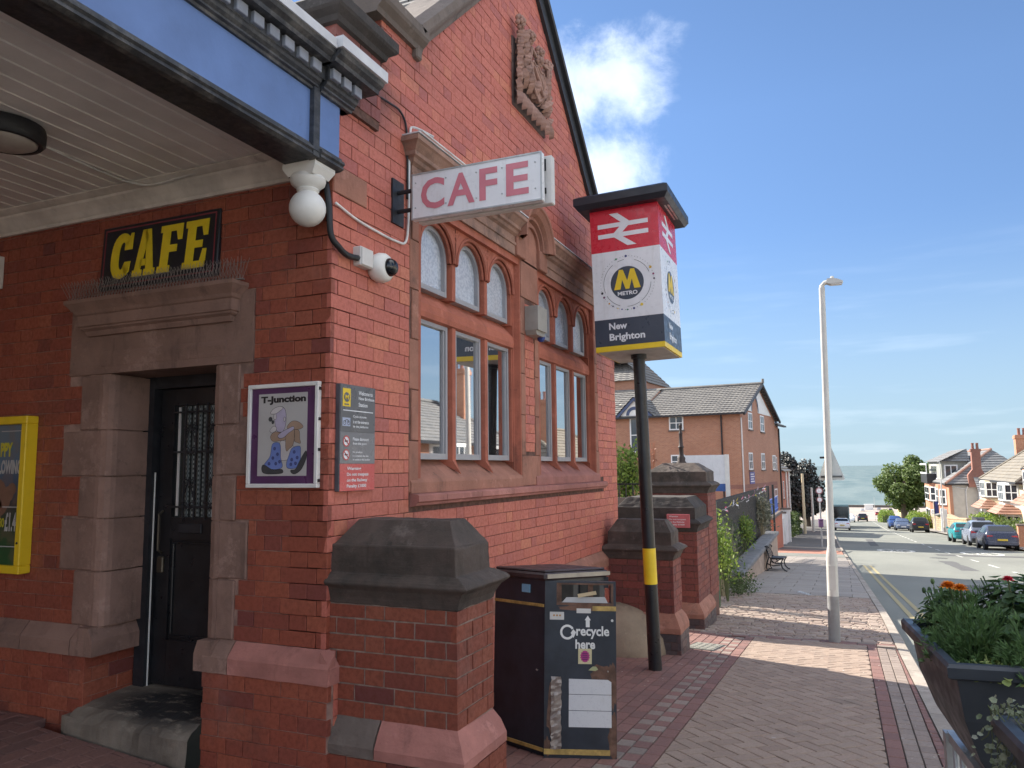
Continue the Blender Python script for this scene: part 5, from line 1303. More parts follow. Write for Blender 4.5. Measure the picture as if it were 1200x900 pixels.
# lamp on the canopy
lp = thing('bulkhead_lamp', 'round black rimmed bulkhead lamp on the canopy ceiling', 'lamp', (-.93, 1.29, 3.328))
b = MB(); b.lathe([(.14, .0), (.175, -.005), (.18, -.03), (.178, -.075), (.165, -.09), (.15, -.092), (.145, -.08)], (0, 0, 0), 28); smooth_angle(b.build('rim', M_BLACK_DULL, lp), 40)
b = MB(); b.lathe([(.145, -.078), (.143, -.088), (.11, -.105), (.06, -.115), (.001, -.118)], (0, 0, 0), 28); smooth_angle(b.build('diffuser', mat('lamp_diffuser', (.42, .38, .35), .4, bump=0), lp), 60)
# projecting CAFE sign
cs = thing('projecting_sign', 'white projecting sign box with faded red CAFE letters', 'sign', (.62, -.0, 3.24))
b = MB(M=frame((.0, -.135, 0), (0, -1, 0), (0, 0, 1))); b.cham((0, -.143, -.022), (.845, .143, .022), .005); b.build('sign_box', M_SIGNW, cs)
b = MB(M=frame((.062, -.15, 0), (0, -1, 0), (0, 0, 1))); b.cham((0, -.15, -.02), (.87, .135, .028), .005); b.build('back_panel', M_WHITE_D, cs)
LF = frame((-.022, -.135, 0), (0, -1, 0), (0, 0, 1))
b = MB(M=LF)
for (a0, b0, a1, b1) in ((0, .134, .845, .143), (0, -.143, .845, -.134), (0, -.134, .008, .134), (.837, -.134, .845, .134)): b.box((a0, b0, 0), (a1, b1, .004))
b.build('trim', M_GALV, cs)
for i, ch in enumerate('CAFE'):
    b = MB(M=LF); x0 = (.065, .245, .455, .625)[i]; x1 = (.225, .425, .57, .765)[i]; text(b, ch, x0, -.092, x1, .10, .0025, .026); b.build('letter', M_PINKLET, cs)
b = MB(M=LF)
for x in (.028, .235, .435, .6, .805):
    for z in (-.07, .085): b.ball((x, z, .002), .005, 6)
b.build('rivets', M_GALV, cs)
b = MB(); b.box((-.04, -.012, -.14), (.09, .0, .14)); b.tube([(.02, -.01, .06), (.02, -.15, .06)], .014, 8); b.tube([(.02, -.01, -.06), (.02, -.15, -.06)], .014, 8); b.build('bracket', M_BLACK_DULL, cs)
b = MB(); b.box((.03, -.985, .045), (.05, -.975, .115)); b.box((.03, -.985, -.09), (.05, -.975, -.055)); b.build('end_catch', M_BLACK, cs)
# alarm box on the pier between the windows
al = thing('alarm_box', 'grey metal alarm box with a blue lens between the tall windows', 'alarm box', (2.82, -.006, 2.87))
b = MB(M=SF); b.prism([(-.11, -.09), (.11, -.09), (.11, .12), (-.11, .12)], 'z', 0, .12); b.prism([(-.09, -.13), (.09, -.13), (.11, -.09), (-.11, -.09)], 'z', 0, .10)
for k in range(4): b.box((-.112, .04 + k * .016, .03), (-.108, .047 + k * .016, .1))
b.build('case', mat('alarm_case', (.36, .34, .31), .5, .3, var=.1, bump=.05, dirt=.08), al)
b = MB(); b.ball((.09, -.07, -.135), .035, 10); b.build('blue_lens', mat('blue_lens', (.03, .06, .25), .15, bump=0), al)

# ------------------------------------------------------------------ station name totem
tt = thing('station_totem', 'slim black pole carrying the lit box style New Brighton station sign', 'station sign', (3.97, -.755, -.27), rot=(RAD(-1.35), 0, 0))
b = MB(); b.lathe([(.064, -.05), (.0625, .0), (.06, 1.0), (.059, 2.0), (.058, 2.98)], (0, 0, 0), 24); smooth_angle(b.build('pole', M_BLACK, tt), 50)
b = MB(); b.lathe([(.0622, .78), (.0618, 1.11)], (0, 0, 0), 24); smooth_angle(b.build('yellow_band', M_YEL, tt), 50)
b = MB(); b.lathe([(.075, 2.92), (.075, 2.96), (.07, 2.98)], (0, 0, 0), 20); b.build('collar', M_BLACK, tt)
S2 = .33; Z0, ZY, ZN, ZW, ZR = 2.965, 3.015, 3.272, 3.928, 4.345
D2 = .345
def prismbox(z0, z1, name, m_, g=0.0, x0=-S2, x1=S2 + .16): MB().box((x0 - g, -S2 - g, z0), (x1 + g, S2 + g, z1)).build(name, m_, tt)
prismbox(Z0, ZY - .001, 'yellow_skirt', M_YEL); prismbox(ZY, ZN - .001, 'name_panel', M_GREYNAVY, .001); prismbox(ZN, ZW - .001, 'logo_panel', M_SIGNW, .0005); prismbox(ZW, ZR, 'rail_panel', M_REDSIGN, .001)
MB().box((-S2 + .02, -S2 + .02, Z0 - .006), (S2 + .14, S2 - .02, Z0 + .001)).build('underside', mat('sign_underside', (.45, .44, .42), .5, bump=0), tt)
rb = MB()
RO = [(.02, ZR - .0), (.10, ZR - .0), (.14, ZR + .05), (.14, ZR + .12), (.10, ZR + .14), (.02, ZR + .15)]
mitre4([(-.02, ZR - .002), (.09, ZR - .002), (.125, ZR + .045), (.125, ZR + .115), (.085, ZR + .14), (-.05, ZR + .15)], -S2, S2 + .16, -S2, S2, rb); rb.build('roof', mat('totem_roof', (.018, .021, .03), .42, bump=.05), tt)
b = MB()
for yy in (-.375, -.405): b.box((-.2, yy - .008, ZR - .004), (.28, yy + .008, ZR + .0))
b.build('light_strip', M_STEEL, tt)
b = MB(); b.box((-.1, -.1, ZR + .148), (.16, .16, ZR + .175)); b.build('vent_cap', mat('totem_roof', (.018, .021, .03)), tt)
DA = [(-.1, .5)]
def double_arrow(mb, M, w, h):
    q = lambda x, y: (x * w, y * h)
    def par(pts): mb.prism([q(*p) for p in pts], 'z', 0, .002, 0, 0, M)
    # two bars and the zigzag strokes
    par([(-1, .17), (1, .17), (1, .43), (-1, .43)]); par([(-1, -.43), (1, -.43), (1, -.17), (-1, -.17)])
    M2 = M @ Matrix.Translation((0, 0, .0003))
    def par2(pts): mb.prism([q(*p) for p in pts], 'z', 0, .002, 0, 0, M2)
    par2([(-.12, .17), (.22, .17), (-.02, -.17 - .0), (-.36, -.17)]); par2([(-.52, 1), (-.18, 1), (.30, .40), (-.04, .40)]); par2([(-.38, -.40), (-.04, -.40), (.52, -1), (.16, -1)][::1])
for (M, nm) in ((frame((-S2 - .0015, 0, 0), (0, -1, 0), (0, 0, 1)), 1), (frame((.08, -S2 - .0015, 0), (1, 0, 0), (0, 0, 1)), 2)):
    b = MB(); MM = M @ Matrix.Translation((-.012, (ZW + ZR) / 2 - .005, 0)); double_arrow(b, MM, .245, .165); b.build('rail_symbol', M_SIGNW, tt)
    ML = M @ Matrix.Translation((.005, 3.605, 0))
    b = MB(M=ML); disc(b, (0, 0), .160, .001, 40); b.build('badge', M_GREYNAVY, tt)
    b = MB(M=ML); k = .105
    # the M of the badge: two slanted peaks
    def pp(pts): b.prism([(x * .118, y * .105 + .03) for x, y in pts], 'z', .0012, .003)
    pp([(-1.08, -.85), (-.62, .95), (-.30, .95), (.02, -.1), (.30, .95), (.62, .95), (1.08, -.85), (.56, -.85), (.40, .05), (.16, -.85), (-.14, -.85), (-.40, .05), (-.56, -.85)][::-1])
    b.build('badge_m', M_YEL, tt)
    b = MB(M=ML); text(b, 'METRO', -.095, -.118, .095, -.080, .003, .03); b.build('badge_word', M_SIGNW, tt)
    b = MB(M=ML)
    for i in range(56):
        a = 2 * math.pi * i / 56; disc(b, (.258 * math.cos(a), .258 * math.sin(a)), .0035, .001, 6)
    for (a0, a1) in ((20, 70), (95, 112), (125, 200), (208, 250), (268, 300), (305, 355)): ring(b, (0, 0), .2255, .2295, .001, 20, a0, a1)
    b.build('ring_dots', M_SG0, tt)
    for a, r, c in ((112, .009, (.03, .22, .10)), (90, .011, (.03, .04, .16)), (28, .012, (.65, .42, .06)), (12, .009, (.25, .03, .12)), (2, .008, (.02, .02, .06)), (197, .011, (.02, .02, .03)), (207, .010, (.15, .06, .12)), (-60, .013, (.75, .55, .06)), (-78, .010, (.03, .04, .18)), (-92, .007, (.06, .2, .12)), (-104, .007, (.1, .08, .3)), (225, .008, (.6, .3, .05)), (235, .007, (.02, .02, .1)), (247, .006, (.7, .5, .1))):
        b = MB(M=ML); disc(b, (.258 * math.cos(RAD(a)), .258 * math.sin(RAD(a))), r * 1.1, .0015, 14); b.build('ring_dot', mat('dot_%d' % int(a * 10 + 2000), c, .4, bump=0), tt)
    b = MB(M=M); text(b, 'New', -.19, 3.168, -.015, 3.234, .002, .03); b.build('station_name', M_SIGNW, tt)
    b = MB(M=M); text(b, 'Brighton', -.19, 3.044, .15, 3.131, .002, .03); b.build('station_name', M_SIGNW, tt)

# ------------------------------------------------------------------ double recycling bin
bn = thing('recycling_bin', 'battered black recycling bin with white recycle here lettering and gold strips', 'bin', (1.13, -.94, -.085))
BFX = Vector((1.0, -.0, 0)); 
fl_ = Vector((1.056, -.761, -.072)); fr_ = Vector((1.204, -1.132, -.082))
BT = Matrix.Translation(fl_) @ Matrix.Rotation(SLOPE, 4, 'Y') @ Matrix.Rotation(RAD(-23.6), 4, 'Z')
bn.matrix_world = BT
b = MB(); b.box((.004, .004, .03), (.56, .45, 1.0)); b.box((.02, .02, -.03), (.54, .43, .03)); b.build('body', M_BIN, bn)
b = MB(); b.cham((-.015, -.015, 1.0), (.58, .47, 1.045), .012); b.cham((.0, .0, 1.045), (.56, .45, 1.06), .01); b.build('lid', mat('bin_lid', (.05, .035, .035), .42, var=.3, bump=.1, dirt=.3, dirtcol=(.10, .075, .06)), bn)
b = MB(); b.box((-.0, -.021, 1.012), (.585, -.0155, 1.038)); b.build('lid_edge', mat('worn_edge', (.34, .31, .27), .5, .5, bump=.1, dirt=.3, dirtcol=(.1, .07, .05)), bn)
b = MB(); b.box((.06, -.003, .86), (.25, .0035, .97)); b.box((.31, -.003, .86), (.5, .0035, .97)); b.build('side_opening', M_DARK, bn)
for (z0, z1) in ((.845, .862), (.03, .05)): MB().box((-.002, .01, z0), (.004, .45, z1)).build('gold_strip', M_GOLD, bn)
b = MB(); b.box((-.0015, .13, .92), (.004, .20, .968)); b.build('sticker', mat('sticker_blue', (.22, .45, .62), .5, bump=0), bn)
DF = frame((0, 0, 0), (math.cos(RAD(-44.6)), math.sin(RAD(-44.6)), 0), (0, 0, 1))
DWd = .425
b = MB(M=DF)
b.box((0, 0, -.035), (.085, 1.0, 0)); b.box((.395, 0, -.035), (DWd, 1.0, 0)); b.box((.085, 0, -.035), (.395, .875, 0)); b.box((.085, .985, -.035), (.395, 1.0, 0)); b.box((0, 0, -.05), (.012, 1.0, -.035)); b.box((.385, 0, -.05), (DWd, .87, -.035))
door_b = b.build('door', M_BIN, bn)
b = MB(M=DF)
rp = [(.07, .86), (.41, .86), (.41, .99), (.07, .99)]; ri = [(.085, .875), (.395, .875), (.395, .98), (.085, .98)]
b.add([(x, y, .001) for x, y in rp] + [(x, y, .001) for x, y in ri], [(i, (i + 1) % 4, 4 + (i + 1) % 4, 4 + i) for i in range(4)])
b.box((.085, .875, -.02), (.10, .98, -.012)); b.box((.26, .875, -.03), (.29, .98, -.015)); b.build('aperture_frame', M_RUST, door_b)
b = MB(M=DF)
rr_ = random.Random(2)
def patch(cx, cy, rx, ry, w, n=22):
    b.poly([(min(DWd - .001, max(.001, cx + rx * (1 + rr_.uniform(-.22, .22)) * math.cos(2 * math.pi * i / n))), max(.001, cy + ry * (1 + rr_.uniform(-.22, .22)) * math.sin(2 * math.pi * i / n)), w) for i in range(n)])
patch(.34, .47, .07, .05, .0007); patch(.40, .40, .03, .12, .0008); patch(.405, .12, .03, .13, .0007); patch(.05, .28, .035, .16, .0007); patch(.24, .845, .15, .018, .0009); patch(.02, .06, .02, .05, .0007)
b.build('rust_patch', M_RUST, door_b)
MB(M=DF).box((.0, .93, -.4), (.42, 1.0, -.39)).build('inner_plate', M_BLACK_DULL, door_b)
b = MB(M=DF); b.poly([(.10, .872, -.008), (.38, .872, -.008), (.36, .91, -.01), (.13, .905, -.01)]); b.build('torn_paper', M_PAPER, door_b)
b = MB(M=DF); b.prism([(.20, .905), (.31, .925), (.305, .945), (.195, .925)], 'z', -.002, .004); b.build('torn_tape', mat('masking_tape', (.55, .43, .26), .6, bump=.1), door_b)
MB(M=DF).box((.0, .02, 0), (.385, .05, .003)).build('gold_strip', M_GOLD, door_b); MB(M=DF).box((.285, .83, 0), (DWd, .857, .003)).build('gold_strip', M_GOLD, door_b)
b = MB(M=DF)
text(b, 'recycle', .188, .668, .384, .742, .0015, .026); text(b, 'here', .183, .610, .30, .664, .0015, .03)
ring(b, (.135, .705), .030, .043, .0014, 28, 30, 330); b.poly([(.155, .70, .0016), (.17, .722, .0016), (.187, .705, .0016), (.172, .672, .0016)]); b.poly([(.245, .735, .0016), (.268, .735, .0016), (.268, .775, .0016), (.275, .775, .0016), (.2565, .802, .0016), (.238, .775, .0016), (.245, .775, .0016)])
b.build('lettering', M_WHITE, door_b)
M_WS = mat('worn_white_sticker', (.62, .60, .56), .6, var=.1, bump=0, dirt=.25, dirtcol=(.35, .3, .25))
b = MB(M=DF); b.box((.03, .775, 0), (.115, .82, .001)); b.box((.19, .815, 0), (.275, .842, .001)); disc(b, (.402, .775), .008, .001, 10); b.build('sticker', M_WS, door_b)
b = MB(M=DF); [disc(b, (.055 + i * .018, .80), .006, .0018, 8) for i in range(3)]; b.build('sticker_print', mat('sticker_orange', (.5, .25, .06), .6, bump=0), door_b)
b = MB(M=DF); b.box((.2, .525, 0), (.28, .612, .001)); b.build('sticker', mat('sticker_cream', (.62, .55, .32), .6, bump=0), door_b)
b = MB(M=DF)
n = 28; b.poly([(.24 + (.030 if i % 2 else .024) * math.cos(2 * math.pi * i / n), .568 + (.036 if i % 2 else .030) * math.sin(2 * math.pi * i / n), .0018) for i in range(n)]); b.build('sticker_print', mat('sticker_magenta', (.42, .03, .20), .5, bump=0), door_b)
b = MB(M=DF); [b.box((.225, .548 + i * .011, .002), (.255, .553 + i * .011, .0024)) for i in range(4)]; b.build('sticker_print', mat('sticker_purple', (.10, .02, .10), .5, bump=0), door_b)
b = MB(M=DF); b.poly([(.26, .49, .001), (.285, .512, .001), (.305, .512, .001), (.318, .495, .001), (.3, .487, .001)]); b.build('sticker', mat('sticker_green', (.40, .42, .22), .6, bump=0), door_b)
def sheetmat():
    t = NT('scrawled_sheet'); n1 = t.noise(38, 3, .5); l = t.rng(n1, .493, .5); l2 = t.rng(n1, .5, .507, 1, 0); c = t.mix(t.math('MULTIPLY', t.math('MULTIPLY', l, l2), .6), (.64, .64, .65), (.25, .25, .3)); return t.done(t.mix(t.rng(t.noise(9, 5), .55, .8, 0, .4), c, (.45, .42, .36)), .6)
b = MB(M=DF)
for (z0, z1) in ((.172, .262), (.265, .352)): b.box((.145, z0, 0), (.395, z1, .0012))
b.prism([(.145, .355), (.395, .355), (.395, .425), (.375, .438), (.145, .44)], 'z', 0, .0012); b.build('paper_sheet', sheetmat(), door_b)
b = MB(M=DF); vs = []; 
for i in range(24):
    z = .05 + i * .0175
    for j in range(4): vs.append((.04 + j * .02 + rr_.uniform(-.004, .004), z, .002 + rr_.uniform(0, .008)))
b.add(vs, [(i * 4 + j, i * 4 + j + 1, (i + 1) * 4 + j + 1, (i + 1) * 4 + j) for i in range(23) for j in range(3)])
b.build('silver_tape', mat('silver_tape', (.36, .30, .26), .35, .5, var=.2, bump=.3), door_b)
b = MB(M=DF); b.ball((.375, .485, .0), .006, 8); b.build('lock', M_STEEL, door_b)
b = MB(); b.ball((-.002, .06, .48), .007, 8); b.build('rivet', M_STEEL, bn)
# concrete mound in the wall corner
cm = thing('concrete_mound', 'rounded rough concrete haunch at the wall foot behind the recycling bin', 'concrete mound', (4.9, -.1, -.34))
b = MB(); n = 14; vs = []
for i in range(n + 1):
    ph = math.pi / 2 * i / n
    for j in range(n + 1):
        a = math.pi * .5 + math.pi * .5 * j / n + .0
        e = 1 + random.uniform(-.015, .015)
        vs.append((.50 * math.cos(ph) * math.cos(a) * e - .075 * 0, -.58 * math.cos(ph) * math.sin(a) * e, .50 * math.sin(ph) * e))
b.add(vs, [(i * (n + 1) + j, i * (n + 1) + j + 1, (i + 1) * (n + 1) + j + 1, (i + 1) * (n + 1) + j) for i in range(n) for j in range(n)])
smooth_angle(b.build('mound', M_CONC, cm), 60)

# ------------------------------------------------------------------ lamp posts
def lamppost(label, loc, h, r=.055, base_h=.95, lean=0.0, arm=(0, -1), group='street lamps', led=True):
    t = thing('street_lamp', label, 'street lamp', loc, group=group, rot=(lean, 0, 0))
    b = MB(); b.lathe([(r * 1.22, .52), (r * 1.2, base_h - .05), (r * 1.25, base_h), (r * 1.0, base_h + .10), (r * .8, base_h + .16), (r * .66, h)], (0, 0, 0), 20); smooth_angle(b.build('column', M_LAMPPOST, t), 50)
    b = MB(); b.lathe([(r * 1.26, -.1), (r * 1.26, .525)], (0, 0, 0), 20); smooth_angle(b.build('base', M_LAMPBASE, t), 50)
    b = MB(); b.box((-.003 - r * 1.2, -.035, .60), (-r * 1.1, .035, .88)); b.build('access_door', M_LAMPPOST, t)
    ax, ay = arm
    b = MB(); b.tube([(0, 0, h - .1), (0, 0, h + .02), (ax * .03, ay * .03, h + .055), (ax * .12, ay * .12, h + .07)], r * .55, 8); smooth_angle(b.build('bracket', M_LAMPPOST, t), 50)
    A = Matrix.Translation((0, 0, h + .07)) @ Matrix.Rotation(math.atan2(ay, ax), 4, 'Z')
    b = MB(M=A); b.prism([(.05, -.025), (.10, -.045), (.23, -.035), (.24, -.015), (.18, .015), (.12, .03), (.06, .025)], 'y', -.06, .06); b.build('lantern', M_LAMPPOST, t)
    b = MB(M=A); b.box((.10, -.05, -.048), (.225, .05, -.040)); b.build('lens', M_SIGNW, t)
    if led: b = MB(M=A); b.lathe([(.022, .028), (.022, .055), (.015, .062)], (.12, 0, 0), 10); b.build('photocell', M_LAMPPOST, t)
    return t
LP = lamppost('tall pale grey lamp column at the kerb carrying the back of a triangular sign', (6.66, -2.26, -.453), 4.22, .052, .95, RAD(1.05))
wsn = thing('warning_sign', 'grey back of a triangular road sign clamped to the nearest lamp column', 'road sign', (6.74, -2.325, 1.62))
TF = frame((0, 0, 0), (0, -1, 0), (0, 0, 1))
b = MB(M=TF)
b.prism([(.0, .215), (.016, .19), (.142, -.165), (.145, -.188), (.128, -.20), (-.128, -.20), (-.145, -.188), (-.142, -.165), (-.016, .19)], 'z', -.006, .0); b.build('plate', mat('sign_back', (.60, .63, .62), .5, var=.05, bump=0), wsn)
b = MB(M=TF); b.box((-.04, -.2, .0), (-.012, .21, .03)); b.box((-.1, -.165, .0), (.12, -.145, .012)); b.build('channel', mat('sign_channel', (.12, .13, .135), .5, bump=0), wsn)
b = MB(M=TF); b.cham((-.12, .06, .005), (-.0, .085, .04), .004); b.cham((-.12, -.17, .005), (.01, -.145, .04), .004); b.build('clamp', M_BLACK_DULL, wsn)

# ------------------------------------------------------------------ guard rail and planters at the kerb
M_PLANT = mat('planter_plastic', (.030, .036, .046), .42, var=.12, bump=.06, dirt=.06)
pr = thing('guard_rail', 'galvanised pedestrian guard rail of thin upright bars at the kerb under the planters', 'railing', (.12, -2.765, gz(.1)), rz=RAD(186))
L_ = 2.6
b = MB(); b.box((0, -.012, .575), (L_, .012, .61)); b.box((0, -.018, .13), (L_, .018, .17)); b.build('rail', M_GALV, pr)
pb = MB(); pb.tube([(0, 0, .15), (0, 0, .58)], .0095, 8); pm_ = pb.mesh('bar', M_GALV, True)
for i in range(24): link('bar', pm_, pr, (.06 + i * .105, 0, 0))
for x in (0, 1.3, 2.6): MB().box((x - .022, -.022, -.2), (x + .022, .022, .606)).build('post', M_GALV, pr)
def foliage_mat(name, cols, rough=.55, trans=.25):
    t = NT(name); c = t.ramp(t.rand(), cols); c = t.mix(t.rng(t.noise(8, 3), .4, .7, 0, .35), c, tuple(x * .5 for x in cols[0]))
    t.done(c, rough); tr_ = t.n.new('ShaderNodeBsdfTranslucent'); t.l.new(c, tr_.inputs[0]); ms = t.n.new('ShaderNodeMixShader'); ms.inputs[0].default_value = trans
    t.l.new(t.b.outputs[0], ms.inputs[1]); t.l.new(tr_.outputs[0], ms.inputs[2]); t.l.new(ms.outputs[0], t.out.inputs[0]); return t.m
MF_GER = foliage_mat('geranium_leaf', [(.07, .135, .045), (.10, .185, .06), (.05, .10, .04), (.13, .21, .08)])
MF_FERN = foliage_mat('marigold_leaf', [(.10, .19, .065), (.14, .245, .08), (.075, .145, .055)])
MF_LIME = foliage_mat('lime_leaf', [(.30, .38, .10), (.40, .45, .16), (.24, .32, .10)])
MF_SIL = foliage_mat('silver_leaf', [(.19, .22, .13), (.26, .28, .19), (.13, .17, .09), (.33, .34, .27)])
MF_ORG = foliage_mat('orange_petal', [(.80, .24, .02), (.85, .33, .03), (.70, .18, .015)], .5, .2)
MF_RED = foliage_mat('red_petal', [(.62, .03, .07), (.70, .05, .10), (.5, .02, .05)], .5, .2)
MF_DRY = foliage_mat('dry_stem', [(.40, .34, .22), (.50, .44, .30), (.30, .25, .16)], .7, .1)
MF_STEM = mat('plant_stem', (.10, .12, .05), .7, bump=0)
def leaf(mb, p, d, up, ln, wd, t, fold=.25, n=3):
    """pointed folded leaf from p along d"""
    d = Vector(d).normalized(); s = d.cross(Vector(up)); s = s.normalized() if s.length > 1e-4 else d.orthogonal().normalized(); u = s.cross(d)
    p = Vector(p); q = p + d * ln
    mid = p + d * ln * .45
    mb.add([p, mid + s * wd / 2 + u * fold * wd, q, mid - s * wd / 2 + u * fold * wd, mid], [(0, 4, 1), (4, 2, 1), (0, 3, 4), (4, 3, 2)], t)
def rleaf(mb, p, nrm, r, t, n=7):
    """round scalloped leaf"""
    nrm = Vector(nrm).normalized(); a = nrm.orthogonal().normalized(); b2 = nrm.cross(a); p = Vector(p)
    vs = [p] + [p + (a * math.cos(2 * math.pi * i / n) + b2 * math.sin(2 * math.pi * i / n)) * r * (1 if i % 2 else .86) + nrm * r * .25 for i in range(n)]
    mb.add(vs, [(0, 1 + i, 1 + (i + 1) % n) for i in range(n)], t)
def rv(rn, s=1): return Vector((rn.gauss(0, s), rn.gauss(0, s), rn.gauss(0, s)))
def planter(label, loc, rz, ln, seed):
    t = thing('planter', label, 'planter', loc, rz=rz)
    # tapering trough with a rolled rim; local x runs along the rail away from the end seen
    b = MB(); wt, wb, h = .30, .17, .36
    def sec(x0, x1, w_, z): return [(x0, -w_, z), (x1, -w_, z), (x1, .0, z), (x0, .0, z)]
    sc_ = [(0.0, 0.0), (-.02, .0), (-.04, .012), (-.16, .03), (-.28, .075), (-.38, .14)]
    rings = []
    for z, ins in sc_: rings.append([(ins * .8, -.42 + ins, z), (ln - ins * .8, -.42 + ins, z), (ln - ins * .8, -ins * .9, z), (ins * .8, -ins * .9, z)])
    b.add([p for r in rings for p in r], [(a * 4 + i, a * 4 + (i + 1) % 4, (a + 1) * 4 + (i + 1) % 4, (a + 1) * 4 + i) for a in range(len(rings) - 1) for i in range(4)] + [tuple((len(rings) - 1) * 4 + i for i in range(4))])
    o = b.build('trough', M_PLANT, t)
    b = MB()
    pr_ = [(-.03, -.03), (.006, -.035), (.018, -.028), (.02, .002), (.012, .012), (-.012, .012), (-.02, .004), (-.03, -.03)]
    q_ = [(.0, -.42, -1, -1), (ln, -.42, 1, -1), (ln, 0, 1, 1), (0, 0, -1, 1)]; k_ = len(pr_)
    b.add([(x + sx_ * o_, y + sy_ * o_, z) for (x, y, sx_, sy_) in q_ for o_, z in pr_], [(a * k_ + i, ((a + 1) % 4) * k_ + i, ((a + 1) % 4) * k_ + i + 1, a * k_ + i + 1) for a in range(4) for i in range(k_ - 1)])
    b.build('rim', M_PLANT, t)
    b = MB(); b.box((.02, -.4, -.06), (ln - .02, -.02, -.045)); b.build('soil', mat('potting_soil', (.03, .022, .016), .95, bump=.5), t)
    return t
M_PL = planter('black hanging planter full of marigolds and geraniums on the guard rail', (-.612, -2.714, 1.0), RAD(6), .69, 1)
M_PL2 = planter('black planter with trailing silvery leaves at the bottom right corner', (-1.84, -2.83, 1.0), RAD(6), .72, 2)
# plants in the near planter
def plant_thing(name, label, cat, loc, group=None): return thing(name, label, cat, loc, 0, group)
rn = random.Random(11)
cA, sA = math.cos(RAD(6)), math.sin(RAD(6))
def pl_w(x, y, z, o=(-.612, -2.714)): return Vector((o[0] + x * cA - y * sA, o[1] + x * sA + y * cA, 1.0 + z))
def bush(th, name, c, n, rad, h, kind, mt_, rn, size=.03):
    mb = MB(); c = Vector(c)
    for i in range(n):
        d = rv(rn).normalized(); d.z = abs(d.z); k = rn.uniform(.35, 1)
        p = c + Vector((d.x * rad * k, d.y * rad * k, d.z * h * k))
        if kind == 'round': rleaf(mb, p, d + Vector((0, 0, .6)) + rv(rn, .3), size * rn.uniform(.6, 1.25), rn.random())
        elif kind == 'fern':
            for j in range(5): leaf(mb, p, d + rv(rn, .5) + Vector((0, 0, .3)), rv(rn), size * rn.uniform(.7, 1.3), size * .26, rn.random())
        else: leaf(mb, p, d + rv(rn, .5), rv(rn), size * rn.uniform(.7, 1.3), size * .5, rn.random())
    for i in range(10):
        a = rn.uniform(0, 6.28); r_ = rad * rn.uniform(.2, .8); mb.tube([c - Vector((0, 0, .05)), c + Vector((math.cos(a) * r_ * .6, math.sin(a) * r_ * .6, h * .5)), c + Vector((math.cos(a) * r_, math.sin(a) * r_, h * .9))], .003, 4, .3)
    mb.build(name, mt_, th)
def flower(th, p, r, mt_, rn, name='flower'):
    mb = MB()
    for ring_ in range(6):
        m = 13 - ring_ * 2
        for k in range(m):
            a = 2 * math.pi * k / m + ring_ * .3; el = -.25 + ring_ * .32
            d = Vector((math.cos(a) * math.cos(el), math.sin(a) * math.cos(el), math.sin(el))); leaf(mb, p, d, (0, 0, 1), r * (1 - ring_ * .12), r * .55, rn.random(), .2)
    mb.build(name, mt_, th)
specs = [('marigold', 'bushy ferny marigold with one full orange bloom at the left end of the planter', (.50, -.16), 'fern', MF_FERN, 620, .15, .21, .024, [(.46, -.10, .175, .034, MF_ORG), (.41, -.125, .175, .03, MF_ORG)]),
         ('marigold', 'low feathery marigold without open blooms in the middle of the planter front', (.24, -.12), 'fern', MF_FERN, 620, .16, .19, .026, []),
         ('geranium', 'dark round leaved geranium with a small red bloom at the back of the planter', (.42, -.30), 'round', MF_GER, 800, .17, .27, .022, [(.33, -.25, .22, .022, MF_RED)]),
         ('geranium', 'dark round leaved geranium spreading over the road side rim of the planter', (.20, -.33), 'round', MF_GER, 800, .17, .26, .022, []),
         ('marigold', 'feathery marigold with an orange bloom at the right edge of the photo', (.06, -.27), 'fern', MF_FERN, 560, .14, .20, .026, [(.10, -.36, .16, .03, MF_ORG)]),
         ('bedding_plant', 'wiry dark seedheaded plant leaning out over the far end of the planter', (.62, -.12), 'round', MF_GER, 520, .12, .19, .014, [])]
for nm, lb, (x, y), kind, mt_, n, rad, h, sz, fl_s in specs:
    c = pl_w(x, y, -.04); th = plant_thing(nm, lb, 'plant', c)
    bush(th, 'foliage', (0, 0, 0), n, rad, h, kind, mt_, rn, sz)
    for (fx_, fy_, fz_, r_, fm_) in fl_s:
        p = pl_w(fx_, fy_, fz_) - c; flower(th, p, r_, fm_, rn); MB().tube([p * .2, p * .6, p], .003, 5).build('flower_stem', MF_STEM, th)
    if nm == 'bedding_plant':
        mb = MB(); mb2 = MB()
        for i in range(9):
            p = Vector((rn.uniform(-.06, .10), rn.uniform(-.10, .08), rn.uniform(.13, .2))); mb.tube([(0, 0, 0), p * .6, p], .002, 4); mb2.ball(p, .008, 6, rn.random(), sq=(1, 1, 1.5))
        mb.build('stem', MF_STEM, th); mb2.build('seed_head', MF_GER, th)
th = plant_thing('lobelia', 'cushion of yellow green edging plant along the near rim of the planter', 'plant', pl_w(.08, -.12, -.04))
bush(th, 'foliage', (0, .0, 0), 150, .11, .05, 'round', MF_LIME, rn, .012); mb = MB(); rleaf(mb, (-.05, -.12, .06), (-.7, .2, .6), .03, .3, 9); rleaf(mb, (-.04, -.16, .055), (-.8, .2, .5), .025, .6, 9); mb.build('broad_leaf', MF_LIME, th)
